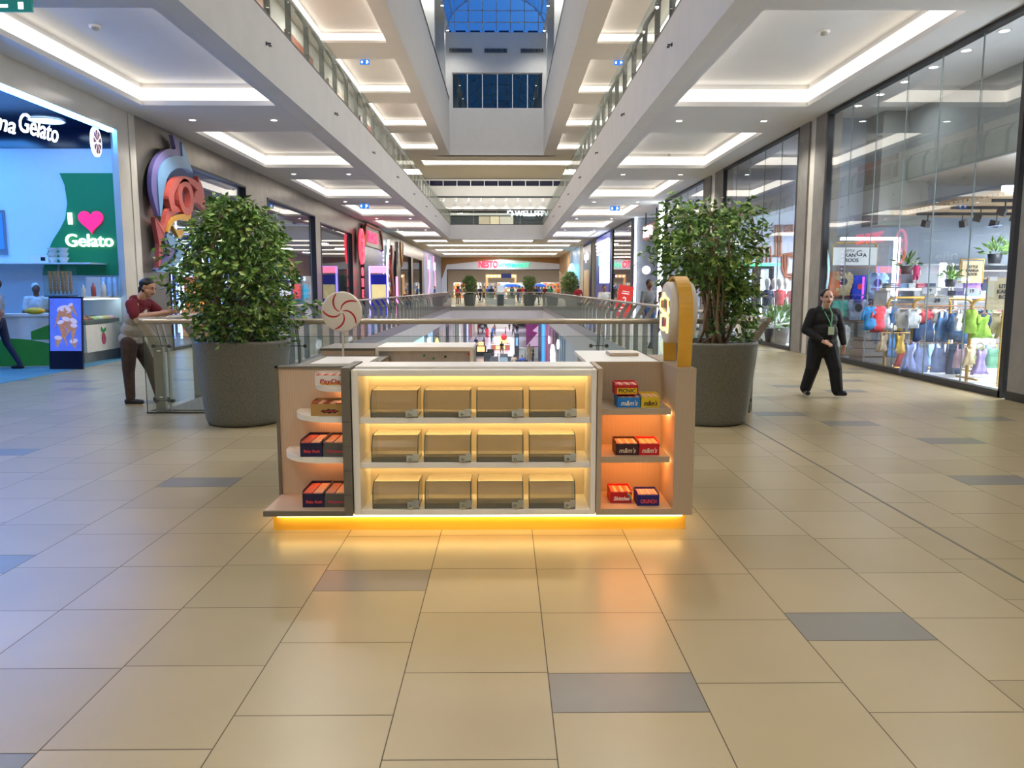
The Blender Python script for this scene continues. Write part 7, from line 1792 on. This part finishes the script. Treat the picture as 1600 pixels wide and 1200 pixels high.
person('walk', (on_floor(681, 84), 84, 0), 1.4, 'blue', 'navy', 'small figure in blue walking past the pale blue graphic wall', 'tan')
# crowd before the supermarket
rp = random.Random(21); tc_ = ['white', 'black', 'red', 'blue', 'grey', 'pink', 'yellow', 'maroon', 'beige', 'teal', 'orange', 'green', 'navy']; bc_ = ['black', 'denim', 'navy', 'brown', 'grey', 'beige']
crowd = [(716, 74), (718.5, 78), (751, 80), (757, 84), (762, 90), (768, 76), (774, 92), (806, 88), (811, 80), (816, 94), (821, 78), (838, 70), (841, 82), (846, 90), (851, 76), (855, 84), (860, 92), (866, 80), (871, 88), (877, 78), (746, 92), (800, 96), (731, 88), (834, 96)]
used = set(); seq = 0
for px, Y in crowd:
    while True:
        c = (tc_[rp.randrange(len(tc_))], bc_[rp.randrange(len(bc_))])
        if c not in used and c[0] != c[1]: used.add(c); break
    k = rp.choice(['walk', 'walk_w', 'stand', 'woman'])
    person(k, (on_floor(px, Y), Y, 0), rp.uniform(0, 6.28), c[0], c[1], 'distant shopper in %s top and %s %s before the supermarket' % (c[0], c[1], {'walk': 'trousers walking', 'walk_w': 'trousers walking with long hair', 'stand': 'trousers standing', 'woman': 'trousers standing with long hair'}[k]), rp.choice(['tan', 'brown', 'fair']), group='shoppers before the supermarket')
# people on the lower floor
low_p = [(784, 556, 'walk_w', 'black', 'grey'), (756, 548, 'woman', 'maroon', 'maroon'), (744, 548, 'walk_w', 'navy', 'beige'), (731, 562, 'stand', 'white', 'black'), (738, 565, 'walk', 'grey', 'navy'), (827, 561, 'abaya', 'beige', 'beige'), (833, 567, 'stand', 'black', 'black'), (747, 522, 'stand', 'red', 'black'),
         (761, 527, 'abaya', 'red', 'red'), (754, 521, 'walk', 'white', 'navy'), (770, 528, 'walk_w', 'blue', 'denim'), (768, 538, 'stand', 'navy', 'grey'), (802, 524, 'walk', 'grey', 'black'), (808, 523, 'stand', 'black', 'denim'), (806, 515, 'woman', 'teal', 'black'), (748, 513, 'walk', 'orange', 'black'),
         (790, 528, 'stand', 'red', 'navy'), (773, 522, 'woman', 'pink', 'grey'), (796, 516, 'walk', 'blue', 'black'), (759, 515, 'walk_w', 'green', 'navy'), (741, 573, 'woman', 'black', 'navy')]
for px, py, k, a, b_ in low_p:
    q = onz(px, py, ZL)
    person(k, (q.x, q.y, ZL), rp.uniform(0, 6.28), a, b_, 'distant person in %s %s on the lower floor' % (a, {'abaya': 'long robe standing', 'walk': 'top and %s trousers walking' % b_, 'walk_w': 'top and %s trousers walking, long hair' % b_, 'stand': 'top and %s trousers standing' % b_, 'woman': 'top and %s trousers standing, long hair' % b_}[k]), rp.choice(['tan', 'brown', 'fair']), group='people on the lower floor')
for px, py, a, s_ in ((803, 576, 'beige', 'left'), (810, 580, 'navy', 'middle'), (816, 577, 'blue', 'right'), (821, 581, 'black', 'rightmost')):
    q = onz(px, py, ZL); person('sit', (q.x, q.y, ZL), rp.uniform(-.5, .5), a, 'navy', 'seated person in %s top in the lower lounge just above kiosk edge' % a, 'brown', s=1.1, group='people on the lower floor')
